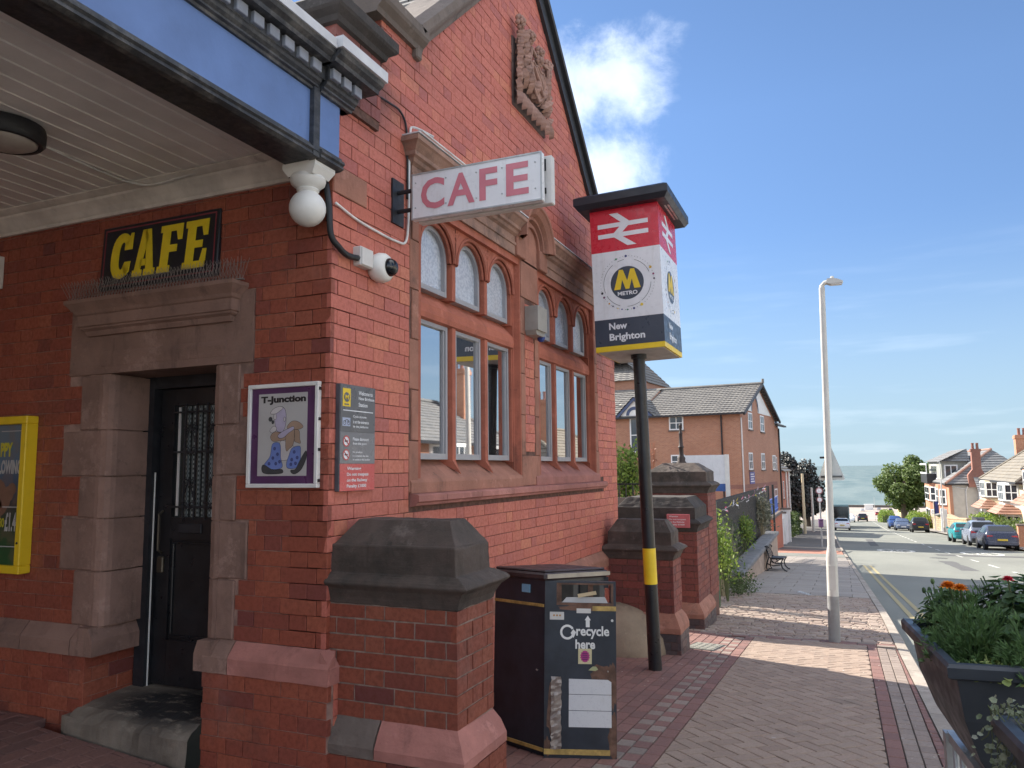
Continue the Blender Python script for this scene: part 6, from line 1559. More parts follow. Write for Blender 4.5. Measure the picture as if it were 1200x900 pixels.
# trailing plant of the second planter
o2 = (-1.84, -2.83)
th = plant_thing('trailing_plant', 'trailing plant with pale round leaves spilling over the corner planter end', 'plant', pl_w(.64, -.10, 0, o2))
mb = MB(); ms = MB(); base = pl_w(.64, -.10, 0, o2)
for s in range(26):
    x0 = rn.uniform(.66, .77); y0 = rn.uniform(-.16, .03); pts = [pl_w(x0 - .03, y0 - .04, -.03, o2) - base]
    ln = rn.randint(4, 11); p = pl_w(x0, y0, .03, o2) - base; dx = rn.uniform(.0, .02); dy = rn.uniform(-.01, .012)
    for k in range(ln):
        pts.append(p.copy()); p = p + Vector((dx * cA * (1 - k * .07), dy, -.028 if k > 0 else .0)) + rv(rn, .006)
        for q in range(2): rleaf(mb, p + rv(rn, .012), rv(rn, .5) + Vector((-.5, .2, .8)), rn.uniform(.005, .010), rn.random(), 5)
    ms.tube(pts, .0013, 4)
mb.build('foliage', MF_SIL, th); ms.build('stem', MF_STEM, th)
th = plant_thing('bedding_plant', 'grey green foliage filling the corner planter behind the trailing leaves', 'plant', pl_w(.4, -.2, -.04, o2)); bush(th, 'foliage', (0, 0, 0), 160, .24, .10, 'round', MF_SIL, rn, .02)

# ------------------------------------------------------------------ fence line, low wall, bench
M_RAIL = mat('fence_black', (.022, .027, .030), .5, var=.2, bump=.1)
def fl_y(x): return .10 + .012 * (x - 13.0)
fnc = thing('palisade_fence', 'tall dark palisade fence beyond the piers with litter tied along it', 'fence', (13.0, .10, -.92), rz=.012)
FLN = 15.6
pm = MB().prism([(-.03, 0), (.03, 0), (.03, 1.74), (.0, 1.80), (-.03, 1.74)], 'y', -.012, .004).mesh('pale', M_RAIL)
npal = int(FLN / .115)
for i in range(npal): o = link('pale', pm, fnc, (.1 + i * .115, 0, -.004 * (i * .115)))
for z in (.30, 1.45): MB().prism([(0, z), (FLN, z - .08), (FLN, z - .03), (0, z + .05)], 'y', .004, .04).build('rail', M_RAIL, fnc)
for i in range(8): MB().box((i * 2.75 - .04, .005, -.6), (i * 2.75 + .04, .09, 1.78 - i * .012)).build('post', M_RAIL, fnc)
bt = thing('bunting', 'faded torn ribbons and streamers tied along the palisade fence top', 'bunting', (13.2, .06, .75))
rb_ = random.Random(4)
for i, (c, nm) in enumerate((((.75, .75, .78), 'white'), ((.65, .12, .2), 'red'), ((.75, .7, .75), 'pale'), ((.6, .5, .1), 'yellow'), ((.6, .3, .4), 'pink'))):
    mb = MB()
    for k in range(6):
        x = 1.0 + rb_.uniform(0, 12); y = .012 * x - .03; z = -.12 + .008 * x + rb_.uniform(-.12, .1) * (1 if k % 2 else .5)
        d = Vector((rb_.uniform(-.05, .25), rb_.uniform(-.06, 0), rb_.uniform(-.12, .12))); w = Vector((.02, -.01, .06)) * rb_.uniform(.3, .8); p = Vector((x, y, z))
        mb.add([p, p + d * .5 + Vector((0, -.03, .02)), p + d, p + d + w, p + d * .5 + w + Vector((0, -.02, .02)), p + w], [(0, 1, 4, 5), (1, 2, 3, 4)])
    mb.build('ribbon', mat('ribbon_' + nm, c, .6, bump=0), bt)
MB().tube([(.6 + i * .9, .012 * i * .9 - .02, -.1 + .006 * i * .9 - (.03 if i % 2 else 0)) for i in range(15)], .003, 4).build('string', M_CABW, bt)
gp = thing('fence_post', 'thin green end post of the fence hung with pale ivy', 'post', (9.6, -.50, -.62)); MB().box((-.03, -.03, -.2), (.03, .03, 1.65)).build('post', mat('green_paint', (.02, .10, .06), .5, bump=0), gp)
# low wall with coping stones
lw = thing('boundary_wall', 'low rendered boundary wall with grey coping rising behind the bench', 'wall', (14.3, -.32, gz(14.3)))
wx0, wx1 = 0.0, 10.6
def lwtop(x): return (-.70 + x * .004) - gz(14.3)
def lwy(x): return .004 * x
mb = MB(); n = 20
vs = []
for i in range(n + 1):
    x = wx0 + (wx1 - wx0) * i / n; zt = lwtop(x) - .09; zb = gz(14.3 + x) - gz(14.3) - .25
    vs += [(x, lwy(x), zb), (x, lwy(x), zt), (x, lwy(x) + .34, zt), (x, lwy(x) + .34, zb)]
mb.add(vs, [(4 * i + j, 4 * i + (j + 1) % 4, 4 * i + 4 + (j + 1) % 4, 4 * i + 4 + j) for i in range(n) for j in range(4)] + [(0, 1, 2, 3), (4 * n + 3, 4 * n + 2, 4 * n + 1, 4 * n)])
mb.build('wall', mat('wall_render', (.36, .285, .235), .85, var=.2, scale=5, bump=.4, dirt=.2, dirtcol=(.2, .16, .13)), lw)
x = wx0 - .04; M_COP = stonemat('wall_coping', (.21, .21, .215), (.12, .12, .12), .3)
while x < wx1:
    x2 = x + .9; a = MB()
    vs = []
    for xx in (x + .006, x2 - .006):
        z = lwtop(xx); y = lwy(xx); vs += [(xx, y - .05, z - .09), (xx, y - .05, z - .02), (xx, y + .0, z), (xx, y + .34, z), (xx, y + .39, z - .02), (xx, y + .39, z - .09)]
    a.add(vs, [tuple(range(5, -1, -1)), tuple(range(6, 12))] + [(i, (i + 1) % 6, 6 + (i + 1) % 6, 6 + i) for i in range(6)], random.random()); a.build('coping_stone', M_COP, lw); x = x2
it = []
for r in lay(0, .24, lambda v: [(0, .34)]): it.append((frame((-.004, .34, -.06), (0, -1, 0), (0, 0, 1)), r, 'b'))
set_bricks(it, 30, lambda k: lw, lambda k: M_BRICK_D, world=Matrix.Translation((14.3, -.32, gz(14.3))))
be = thing('bench', 'ornate black cast iron bench with its back to the low wall', 'bench', (20.3, -.66, gz(20.3)), rot=(0, SLOPE, 0)); be.scale = (.8, .8, .8)
def bench_end():
    mb = MB()
    mb.tube([(0, .34, .86), (0, .41, .84), (0, .42, .76), (0, .36, .70), (0, .31, .60), (0, .29, .48), (0, .22, .42), (0, -.14, .43), (0, -.20, .42)], .024, 7)
    mb.tube([(0, .29, .5), (0, .36, .3), (0, .40, .12), (0, .34, .02), (0, .44, .0)], .024, 7); mb.tube([(0, -.16, .42), (0, -.10, .28), (0, -.14, .12), (0, -.22, .04), (0, -.30, .01)], .024, 7)
    mb.tube([(0, .36, .25), (0, .15, .18), (0, -.08, .22)], .02, 6); mb.tube([(0, .26, .42), (0, .12, .28), (0, .0, .36), (0, -.08, .42)], .016, 6); 
    mb.tube([(0, .34, .86), (0, .30, .82), (0, .33, .78)], .018, 6)
    return mb.mesh('end_frame', M_BLACK, True)
em = bench_end()
for x in (-.75, .75): link('end_frame', em, be, (x, 0, 0))
sm_ = MB().cham((-.78, -.03, -.012), (.78, .03, .012), .004).mesh('slat', mat('bench_slat', (.03, .028, .027), .5, bump=.1))
for i in range(7): link('slat', sm_, be, (0, -.17 + i * .066, .455))
for i in range(5): link('slat', sm_, be, (0, .30 + i * .016, .52 + i * .075), (RAD(78), 0, 0))
# vegetation behind the wall and along the fence
MF_IVY = foliage_mat('ivy_leaf', [(.24, .34, .05), (.33, .42, .09), (.15, .25, .04), (.10, .17, .04)], .5, .4)
MF_BUSH = foliage_mat('bush_leaf', [(.07, .11, .03), (.10, .15, .045), (.05, .08, .03), (.14, .19, .06)], .6, .3)
MF_GREY = foliage_mat('grey_weed', [(.20, .21, .15), (.27, .27, .20), (.14, .16, .10), (.36, .33, .26)], .7, .3)
MF_BEECH = foliage_mat('copper_leaf', [(.03, .036, .034), (.042, .048, .042), (.026, .028, .028), (.06, .05, .045)], .5, .15)
MF_TREE = foliage_mat('tree_leaf', [(.12, .175, .045), (.16, .225, .06), (.09, .14, .035), (.20, .265, .08), (.11, .16, .045)], .6, .4)
def scrub(name, label, cat, loc, size, n, mt_, seed, leafsz, stems=8, kind='leafy', group=None):
    r = random.Random(seed); t = thing(name, label, cat, loc, 0, group); mb = MB(); st = MB()
    sx_, sy_, h = size
    tips = []
    for i in range(stems):
        a = r.uniform(0, 6.28); k = r.uniform(.3, 1); tip = Vector((math.cos(a) * sx_ * k, math.sin(a) * sy_ * k, h * r.uniform(.6, 1.0))); mid = tip * .5 + Vector((r.uniform(-.06, .06), r.uniform(-.06, .06), h * .1))
        st.tube([(0, 0, -.1), mid, tip], [.014, .009, .004], 5, r.random()); tips.append((mid, tip))
    for i in range(n):
        mid, tip = r.choice(tips); f = r.uniform(-.3, 1.05); p = mid + (tip - mid) * f + rv(r, .07 + .05 * (1 - f))
        p.z = max(p.z, .02)
        if kind == 'grass': leaf(mb, p, rv(r, .35) + Vector((0, 0, 1)), rv(r), leafsz * r.uniform(.6, 2.2), leafsz * .12, r.random())
        else: leaf(mb, p, rv(r) + Vector((0, 0, .2)), rv(r), leafsz * r.uniform(.7, 1.3), leafsz * .55, r.random())
    mb.build('foliage', mt_, t); st.build('stem', MF_STEM if mt_ is not MF_GREY else MF_DRY, t); return t
scrub('ivy', 'pale green ivy climbing the thin green post by the tall pier', 'plant', (9.75, -.50, -.66), (.2, .06, 1.6), 620, MF_IVY, 1, .07, 14)
scrub('ivy', 'pale green ivy hanging on the fence foot right of the green post', 'plant', (10.6, -.52, -.72), (.45, .1, 1.2), 500, MF_IVY, 2, .07, 14)
scrub('weed', 'grey seeding weeds leaning on the dark fence behind the wall end', 'plant', (11.6, -.30, -.85), (.7, .25, 1.4), 700, MF_GREY, 3, .09, 22, 'grass')
scrub('weed', 'tall pale grass stems between the fence and the low wall', 'plant', (13.4, -.15, -.9), (.7, .2, 1.3), 700, MF_GREY, 4, .10, 24, 'grass')
scrub('shrub', 'leafy green self seeded shrub against the middle of the fence', 'shrub', (15.5, .08, -.9), (.8, .12, 1.25), 900, MF_BUSH, 5, .08, 16)
scrub('shrub', 'yellowish shrub behind the low wall above the bench', 'shrub', (18.6, .10, -.85), (1.0, .12, 1.1), 900, MF_IVY, 6, .08, 16)
scrub('weed', 'wild buddleia stems spilling over the far end of the low wall', 'plant', (23.8, .10, -.9), (.9, .2, 1.5), 900, MF_GREY, 7, .12, 22)
scrub('weed', 'low weeds on the pavement edge at the near end of the low wall', 'plant', (12.3, -.55, gz(12.3)), (1.3, .35, .28), 900, MF_BUSH, 8, .05, 20)
scrub('shrub', 'bright green bush seen between the station corner and the sign pole', 'shrub', (13.0, 1.86, .2), (.45, .4, 2.0), 1100, MF_IVY, 9, .11, 22)
# parapet with pickets behind the low pier
pp_ = thing('parapet_railing', 'low grey beam with thin black railing behind the station corner', 'railing', (11.0, .75, .0))
b = MB(); b.box((-.1, 0, .88), (.1, 2.2, 1.03)); b.build('beam', M_STONE_GREY, pp_)
b = MB(); b.box((-.15, -.1, -.6), (.15, 2.2, .55)); b.build('parapet', M_BRICK_D, pp_)
rmm = MB().tube([(0, 0, 1.0), (0, 0, 1.30)], .011, 6).mesh('bar', M_BLACK)
for i in range(16): link('bar', rmm, pp_, (0, .05 + i * .135, 0))
MB().box((-.02, 0, 1.27), (.02, 2.2, 1.30)).build('rail', M_BLACK, pp_)
pk = MB().prism([(-.035, .3), (.035, .3), (.035, .86), (.0, .93), (-.035, .86)], 'x', -.01, .01).mesh('picket', M_WHITE_D)
pkt = thing('picket_fence', 'short run of pale pointed pickets above the low pier cap', 'fence', (10.4, .7, -.05))
for i in range(12): link('picket', pk, pkt, (0, .05 + i * .1, random.uniform(-.04, .03)), (RAD(random.uniform(-6, 6)), 0, 0))
for z in (.42, .72): MB().box((.011, 0, z), (.03, 1.25, z + .06)).build('rail', M_WHITE_D, pkt)
# bits on the tall pier
fp = thing('vent_post', 'slim dark turned iron post standing on the tallest pier cap', 'post', (8.30, -.24, 1.66))
b = MB(); b.lathe([(.075, -.06), (.075, .0), (.055, .03), (.06, .07), (.04, .10), (.034, .14), (.034, .22), (.045, .235), (.03, .26), (.026, .42), (.032, .44), (.022, .46), (.018, .54), (.026, .56), (.002, .60)], (0, 0, 0), 14); smooth_angle(b.build('post', mat('rusty_iron', (.05, .035, .032), .7, bump=.3), fp))
wd = thing('fireweed', 'reddish dead weed stalk growing from the ledge of the tall pier', 'plant', (8.2, .18, 1.30))
b = MB(); 
for i in range(7): a = rn.uniform(-.05, .05); b.tube([(0, 0, 0), (a * .5, a, .35), (a, a * 1.8, .62 + rn.uniform(-.1, .1))], .006, 5)
for i in range(40): leaf(b, (rn.uniform(-.05, .05), rn.uniform(-.06, .06), rn.uniform(.0, .62)), rv(rn), rv(rn), .06, .02, rn.random())
b.build('stalk', foliage_mat('red_stalk', [(.45, .16, .10), (.55, .25, .14), (.3, .12, .08)]), wd)
rs = thing('warning_sign', 'small red trespass warning sign fixed to the black stone block', 'sign', (6.885, -.44, .895))
SR = frame((0, 0, 0), (0, -1, 0), (0, 0, 1))
b = MB(M=SR); b.cham((-.15, -.088, -.014), (.15, .088, 0), .003); b.build('plate', mat('faded_red_sign', (.50, .13, .14), .4, bump=0), rs)
b = MB(M=SR); text(b, 'Warning', -.12, .045, .0, .068, .002, .02)
for i, (tx, w) in enumerate((('Do not trespass', .22), ('on the Railway', .20), ('Penalty £1000', .20))): text(b, tx, -.12, .008 - i * .034, -.12 + w, .030 - i * .034, .002, .02)
b.build('lettering', M_SIGNW, rs)
bb = thing('billboard', 'large blank white board on a white post behind the tall piers', 'billboard', (20.0, 1.32, .85))
b = MB(M=frame((0, 0, 0), (0, -1, 0), (0, 0, 1))); b.box((-.66, .24, -.03), (.60, 1.09, .0)); b.build('panel', M_SIGNW, bb)
b = MB(M=frame((0, 0, 0), (0, -1, 0), (0, 0, 1))); b.box((-.66, .02, -.03), (.60, .239, -.002)); b.build('blue_band', mat('band_blue', (.05, .12, .35), .4, bump=0), bb)
b = MB(); b.box((-.02, -.72, -2.2), (.06, -.601, 1.1)); b.box((-.02, .66, -2.2), (.06, .74, 1.1)); b.build('post', M_WHITE, bb)

# ------------------------------------------------------------------ far buildings
def bricktex(name, c1, c2, mort, sc=1.0):
    t = NT(name); b = t.n.new('ShaderNodeTexBrick'); b.inputs['Scale'].default_value = sc; b.inputs['Brick Width'].default_value = .225; b.inputs['Row Height'].default_value = .075; b.inputs['Mortar Size'].default_value = .008
    s = t.n.new('ShaderNodeSeparateXYZ'); t.l.new(t.pos, s.inputs[0]); cx = t.n.new('ShaderNodeCombineXYZ'); t.l.new(t.math('ADD', s.outputs[0], s.outputs[1]), cx.inputs[0]); t.l.new(s.outputs[2], cx.inputs[1]); t.l.new(cx.outputs[0], b.inputs['Vector'])
    b.inputs['Color1'].default_value = (*c1, 1); b.inputs['Color2'].default_value = (*c2, 1); b.inputs['Mortar'].default_value = (*mort, 1)
    c = t.mix(t.rng(t.noise(.5, 6), .35, .7, 0, .4), b.outputs['Color'], tuple(x * .7 for x in c1)); c = t.mix(t.rng(t.noise(6, 4), .4, .7, 0, .3), c, c2)
    return t.done(c, .8)
M_APT = bricktex('apartment_brick', (.36, .16, .10), (.45, .215, .13), (.40, .28, .21))
M_APT2 = bricktex('apartment_band_brick', (.26, .11, .085), (.30, .13, .10), (.3, .2, .16))
M_RHOUSE = bricktex('red_house_brick', (.46, .12, .065), (.54, .16, .085), (.42, .25, .18))
M_ORANGE = bricktex('orange_house_brick', (.46, .19, .11), (.54, .25, .14), (.46, .32, .24))
M_CHIM = bricktex('chimney_brick', (.26, .10, .075), (.33, .13, .09), (.28, .2, .16))
def tilemat(name, c, c2, pitch=.3, vert=True):
    t = NT(name); n = t.noise(1.2, 5); k = t.mix(t.rng(n, .3, .7), c, c2); k = t.mix(t.rng(t.noise(9, 3), .4, .7, 0, .35), k, tuple(x * .55 for x in c)); return t.done(k, .75)
M_TILE = tilemat('grey_roof_tile', (.16, .15, .14), (.22, .205, .185)); M_TILE2 = tilemat('slate_tile', (.16, .165, .17), (.23, .225, .22)); M_TILEB = tilemat('buff_tile', (.19, .17, .14), (.25, .22, .175)); M_TILER = tilemat('terracotta_tile', (.33, .17, .12), (.42, .25, .19))
M_RENDER = mat('grey_render', (.50, .455, .40), .85, var=.08, scale=1.5, bump=0); M_RENDW = mat('white_render', (.74, .73, .71), .8, var=.05, scale=1.5, bump=0); M_CREAM = mat('cream_render', (.62, .52, .36), .8, var=.06, scale=1.5, bump=0)
M_BLUEBARGE = mat('blue_bargeboard', (.06, .085, .17), .5, bump=0); M_GUTTER = mat('dark_gutter', (.02, .02, .024), .5, bump=0)
def roofslope(mb, a, b, c, d, rows, cols, h=.05, ripple=True):
    """tiled slope: eave a-b, ridge d-c; rows of tiles with real steps and pan ripples"""
    a, b, c, d = map(Vector, (a, b, c, d)); n = (b - a).cross(d - a).normalized()
    if n.z < 0: n = -n
    for i in range(rows):
        t0, t1 = i / rows, (i + 1) / rows
        p0, p1, q0, q1 = a + (d - a) * t0, b + (c - b) * t0, a + (d - a) * t1, b + (c - b) * t1
        m = cols if ripple else 1; vs = []
        for j in range(m + 1):
            f = j / m; e = (.03 if j % 2 else 0) if ripple else 0
            vs += [p0 + (p1 - p0) * f, p0 + (p1 - p0) * f + n * (h + e), q0 + (q1 - q0) * f + n * (.0 + e)]
        mb.add(vs, [(3 * j + k, 3 * j + 3 + k, 3 * j + 4 + k, 3 * j + 1 + k) for j in range(m) for k in range(2)], random.random())
def window(parent, M, u0, v0, u1, v1, cols=2, rows=2, fr=.07, m_=None, name='window', sill=True, glass=None, head=None):
    m_ = m_ or M_UPVC; b = MB(M=M)
    b.box((u0, v0, -.08), (u0 + fr, v1, .03)); b.box((u1 - fr, v0, -.08), (u1, v1, .03)); b.box((u0 + fr, v0, -.08), (u1 - fr, v0 + fr, .029)); b.box((u0 + fr, v1 - fr, -.08), (u1 - fr, v1, .029))
    iw = (u1 - u0 - 2 * fr); ih = v1 - v0 - 2 * fr
    for i in range(1, cols): b.box((u0 + fr + iw * i / cols - fr * .35, v0 + fr, -.06), (u0 + fr + iw * i / cols + fr * .35, v1 - fr, .02))
    for i in range(1, rows): b.box((u0 + fr, v0 + fr + ih * i / rows - fr * .35, -.06), (u1 - fr, v0 + fr + ih * i / rows + fr * .35, .018))
    w = b.build(name, m_, parent)
    MB(M=M).box((u0 + fr * .5, v0 + fr * .5, -.05), (u1 - fr * .5, v1 - fr * .5, -.0)).build('pane', glass or M_HGLASS, w)
    if sill: MB(M=M).box((u0 - .06, v0 - .09, -.05), (u1 + .06, v0, .09)).build('sill', M_STONE_GREY if sill is True else sill, w)
    return w
# --- apartment block (local x along the street gable, y away from the street)
AP_ = thing('apartment_block', 'three storey brown brick apartment block with tiled gable and white windows', 'building', (47.6, 3.4, 0), rz=RAD(-6.3))
EZ = 5.12; GR = -4.2
b = MB()
b.box((0, 0, GR), (11.4, 7.9, EZ)); b.box((11.4, .4, GR), (15.0, 7.9, EZ - .3))
b.prism([(0.02, EZ), (11.38, EZ), (5.7, 7.32)], 'y', .001, .3)
b.box((0, 7.9, GR), (6, 18, EZ)); b.box((6.0, 9, GR), (16, 19, 8.4))
b.prism([(9.0, 8.4), (14, 8.4), (11.5, 10.9)], 'x', 13.7, 14)
b.build('wall', M_APT, AP_)
b = MB(); b.box((-.012, -.012, .15), (11.42, .3, .42)); b.box((-.012, .3, .15), (.0, 12, .42)); b.box((-.011, -.011, GR), (11.41, 0, .1)); b.build('brick_band', M_APT2, AP_)
rf = MB()
roofslope(rf, (-.35, -.35, EZ - .12), (-.35, 7.0, EZ - .12), (5.7, 7.0, 7.34), (5.7, -.35, 7.34), 14, 50)
roofslope(rf, (11.75, 7, EZ - .12), (11.75, -.35, EZ - .12), (5.7, -.35, 7.34), (5.7, 7, 7.34), 14, 30)
roofslope(rf, (-.35, 7.0, EZ - .12), (-.35, 18, EZ - .12), (5.7, 18, 7.5), (5.7, 7.0, 7.5), 14, 60)
roofslope(rf, (11.5, 0.0, EZ - .3), (15.3, 0.0, EZ - .3), (15.3, 4, 6.8), (11.5, 4, 6.8), 10, 24)
roofslope(rf, (5.7, 8.6, 8.3), (5.7, 19.2, 8.3), (10.5, 19.2, 10.4), (10.5, 10.5, 10.4), 10, 40)
roofslope(rf, (13.9, 8.8, 8.3), (13.9, 14.3, 8.3), (13.9, 11.6, 11.0), (13.9, 11.6, 11.0), 1, 1, ripple=False)
roofslope(rf, (8.0, 14.2, 8.3), (14.4, 14.2, 8.3), (14.4, 11.6, 10.95), (8.0, 11.6, 10.95), 8, 24); roofslope(rf, (8.0, 8.9, 8.3), (14.4, 8.9, 8.3), (14.4, 11.6, 10.95), (8.0, 11.6, 10.95), 8, 24)
rf.build('roof', M_TILE, AP_)
b = MB(); b.tube([(5.7, -.35, 7.42), (5.7, 7.0, 7.42)], .12, 6); b.tube([(5.7, 7, 7.42), (5.7, 18, 7.58)], .12, 6); b.tube([(8.0, 11.6, 11.0), (14.4, 11.6, 11.0)], .11, 6); b.tube([(5.7, -.4, 7.42), (5.7, -.4, 7.75)], .09, 6); b.build('ridge_tiles', M_TILE, AP_)
b = MB(); b.box((-.42, -.3, EZ - .2), (-.3, 16, EZ - .08)); b.box((-.3, .0, EZ - .16), (.0, 16, EZ - .1)); b.box((11.6, -.2, EZ - .42), (15.3, .0, EZ - .3)); b.build('gutter', M_GUTTER, AP_)
b = MB()
def bargeb(mb, p0, p1, w, y0, y1):
    dx, dz = p1[0] - p0[0], p1[1] - p0[1]; l = math.hypot(dx, dz); nx_, nz_ = -dz / l * w, dx / l * w
    if nz_ > 0: nx_, nz_ = -nx_, -nz_
    mb.prism([p0, p1, (p1[0] + nx_, p1[1] + nz_), (p0[0] + nx_, p0[1] + nz_)], 'y', y0, y1)
bargeb(b, (-.4, EZ - .12), (5.7, 7.42), .16, -.42, -.3); bargeb(b, (11.8, EZ - .12), (5.7, 7.42), .16, -.42, -.3); b.build('bargeboard', M_GUTTER, AP_)
b = MB()      # white gable panel round a brick arch
b.prism([(.9, 5.3), (3.4, 5.3), (3.45, 5.8), (3.8, 6.2), (4.4, 6.35), (5.0, 6.2), (5.35, 5.8), (5.4, 5.3), (9.9, 5.3), (5.65, 7.05)], 'y', -.05, .0); b.build('gable_panel', M_WHITE, AP_)
b = MB(); ring(b, (4.4, 5.35), .98, 1.16, .0, 16, 0, 180, M=frame((0, -.06, 0), (1, 0, 0), (0, 0, 1))); b.build('arch_band', M_BLUEBARGE, AP_)
GF = frame((0, -.003, 0), (1, 0, 0), (0, 0, 1))
for (u0, v0, u1, v1) in ((2.3, 4.05, 3.5, 5.2), (6.1, 4.02, 7.4, 5.2), (2.0, 1.35, 3.15, 2.5), (5.9, 1.33, 7.1, 2.5), (9.9, 1.28, 11.1, 2.4), (2.0, -1.25, 3.1, -.1), (5.9, -1.25, 7.0, -.12), (10.1, -1.2, 11.2, -.12)): window(AP_, GF, u0, v0, u1, v1, 2, 2, .09)
window(AP_, frame((0, .39, 0), (1, 0, 0), (0, 0, 1)), 11.7, 3.6, 12.8, 4.75, 2, 2, .09); window(AP_, frame((0, .39, 0), (1, 0, 0), (0, 0, 1)), 12.6, 1.2, 13.7, 2.3, 2, 2, .09)
b = MB(); b.prism([(11.3, 4.8), (13.2, 4.8), (12.25, 5.75)], 'y', .2, .5); b.build('dormer_gable', M_WHITE, AP_); b = MB(); bargeb(b, (11.2, 4.75), (12.25, 5.95), .12, .1, .2); bargeb(b, (13.3, 4.75), (12.25, 5.95), .12, .1, .2); ring(b, (12.25, 4.82), .45, .62, 0, 12, 0, 180, M=frame((0, .19, 0), (1, 0, 0), (0, 0, 1))); b.build('dormer_barge', M_BLUEBARGE, AP_)
LF2 = frame((-.003, 0, 0), (0, -1, 0), (0, 0, 1))
window(AP_, LF2, -4.7, 4.05, -3.72, 5.0, 2, 2, .08); window(AP_, LF2, -4.65, 1.5, -3.7, 2.4, 2, 2, .08); window(AP_, LF2, -7.5, 2.6, -6.65, 5.0, 1, 2, .09); window(AP_, LF2, -4.65, -1.2, -3.7, -.2, 2, 2, .08); window(AP_, LF2, -10.5, 4.0, -9.3, 5.0, 2, 2, .08); window(AP_, LF2, -10.5, 1.4, -9.3, 2.4, 2, 2, .08)
b = MB(); b.prism([(8.25, 5.12), (5.85, 5.12), (7.05, 6.2)], 'x', -.25, 3); b.build('dormer_gable', M_WHITE, AP_)
b = MB()
for (p0, p1) in (((8.4, 5.05), (7.05, 6.38)), ((5.7, 5.05), (7.05, 6.38))):
    dx, dz = p1[0] - p0[0], p1[1] - p0[1]; b.prism([p0, p1, (p1[0], p1[1] - .22), (p0[0] + .25 * (1 if dx > 0 else -1), p0[1])], 'x', -.4, -.28)
ring(b, (-7.05, 5.15), .38, .6, .0, 12, 0, 180, M=frame((-.27, 0, 0), (0, -1, 0), (0, 0, 1))); b.build('dormer_barge', M_BLUEBARGE, AP_)
b = MB(); roofslope(b, (-.45, 8.45, 5.05), (3.2, 8.45, 5.05), (3.2, 7.05, 6.42), (-.45, 7.05, 6.42), 6, 8); roofslope(b, (-.45, 5.65, 5.05), (3.2, 5.65, 5.05), (3.2, 7.05, 6.42), (-.45, 7.05, 6.42), 6, 8); b.build('dormer_roof', M_TILE, AP_)
b = MB(); b.tube([(-.06, 1.2, EZ - .2), (-.06, 1.2, GR)], .05, 6); b.tube([(14.9, .34, EZ - .5), (14.9, .34, GR)], .06, 6); b.build('downpipe', M_GUTTER, AP_)
b = MB(); b.tube([(.06, -.06, EZ - .4), (.06, -.06, GR)], .05, 6); b.build('downpipe', M_WHITE_D, AP_)
b = MB(); b.box((2.0, -.05, .42), (3.4, -.013, 1.22)); b.build('name_board', mat('nameboard_blue', (.10, .10, .30), .5, bump=0), AP_)
b = MB(); [b.box((2.15, -.055, .55 + i * .16), (3.25 - .2 * (i % 2), -.05, .61 + i * .16)) for i in range(4)]; b.build('name_lines', M_SIGNW, AP_)
ae = MB(); ae.tube([(13, 11.6, 10.9), (13, 11.6, 13.0)], .035, 5); [ae.tube([(13, 11.1, z), (13, 12.1, z)], .02, 4) for z in (12.9, 12.2, 11.7)]; ae.build('aerial', M_GALV, AP_)
b = MB(); [b.ball((1.4 + .35 * (i % 3), 8.2 + i * .55, 5.9 + .18 * (i % 3)), .16, 6, sq=(1, 1.2, .4)) for i in range(6)]; b.build('lichen_patch', mat('lichen', (.5, .48, .42), .9, bump=0), AP_)
# retaining wall with blue railing by the lane
rw = thing('retaining_wall', 'red brick retaining wall topped with a blue railing at the lane corner', 'wall', (36.5, 1.0, gz(36.5)))
b = MB(); b.box((.3, -.2, -1.0), (6.5, .15, 1.45)); b.box((.3, .15, -1.0), (.6, 6, 1.45)); b.build('wall', M_RHOUSE, rw)
b = MB(); b.box((.22, -.26, 1.45), (6.55, .2, 1.55)); b.box((.22, .2, 1.45), (.66, 6, 1.55)); b.build('coping', M_STONE_GREY, rw)
M_BR = mat('blue_railing', (.07, .14, .42), .5, bump=0); rb2 = MB().tube([(0, 0, 1.55), (0, 0, 2.35)], .018, 5).mesh('bar', M_BR)
for i in range(24): link('bar', rb2, rw, (.45 + i * .25, 0, 0))
for i in range(12): link('bar', rb2, rw, (.45, .3 + i * .4, 0))
for z in (1.7, 2.32): b = MB(); b.box((.4, -.03, z), (6.4, .03, z + .05)); b.box((.42, .03, z), (.48, 5, z + .05)); b.build('rail', M_BR, rw)
ww = thing('white_gate_wall', 'stretch of white rendered wall with square pillars beyond the blue railing', 'wall', (44.0, 1.25, gz(44)))
b = MB(); b.box((0, -.15, -1.2), (9, .15, 1.3)); b.build('wall', M_RENDW, ww)
for x in (0, 4.4, 9): MB().box((x - .25, -.28, -1.2), (x + .25, .28, 1.6)).build('pillar', M_RENDW, ww); MB().box((x - .3, -.33, 1.6), (x + .3, .33, 1.7)).build('pillar_cap', M_STONE_GREY, ww)
dh = thing('hedge', 'dark garden hedge running down the left side beyond the white wall', 'hedge', (54, 1.9, gz(56)))
def leafmass(name, parent, c, rad, n, mt_, seed, sz, lumps=9):
    r = random.Random(seed); mb = MB(); c = Vector(c); L_ = []
    for i in range(lumps):
        d = rv(r).normalized(); L_.append((c + Vector((d.x * rad[0], d.y * rad[1], d.z * rad[2])) * r.uniform(.35, .8), r.uniform(.32, .5)))
    for i in range(n):
        lc, k = r.choice(L_); d = rv(r).normalized() * r.uniform(.55, 1.05) ** .5; p = lc + Vector((d.x * rad[0], d.y * rad[1], d.z * rad[2])) * k
        q = d + rv(r, .6) + Vector((0, 0, .3)); s = sz * r.uniform(.6, 1.4); leaf(mb, p, q.orthogonal() + rv(r, .4), q, s, s * .7, r.random(), .2)
    return mb.build(name, mt_, parent)
mb = MB(); r_ = random.Random(8)
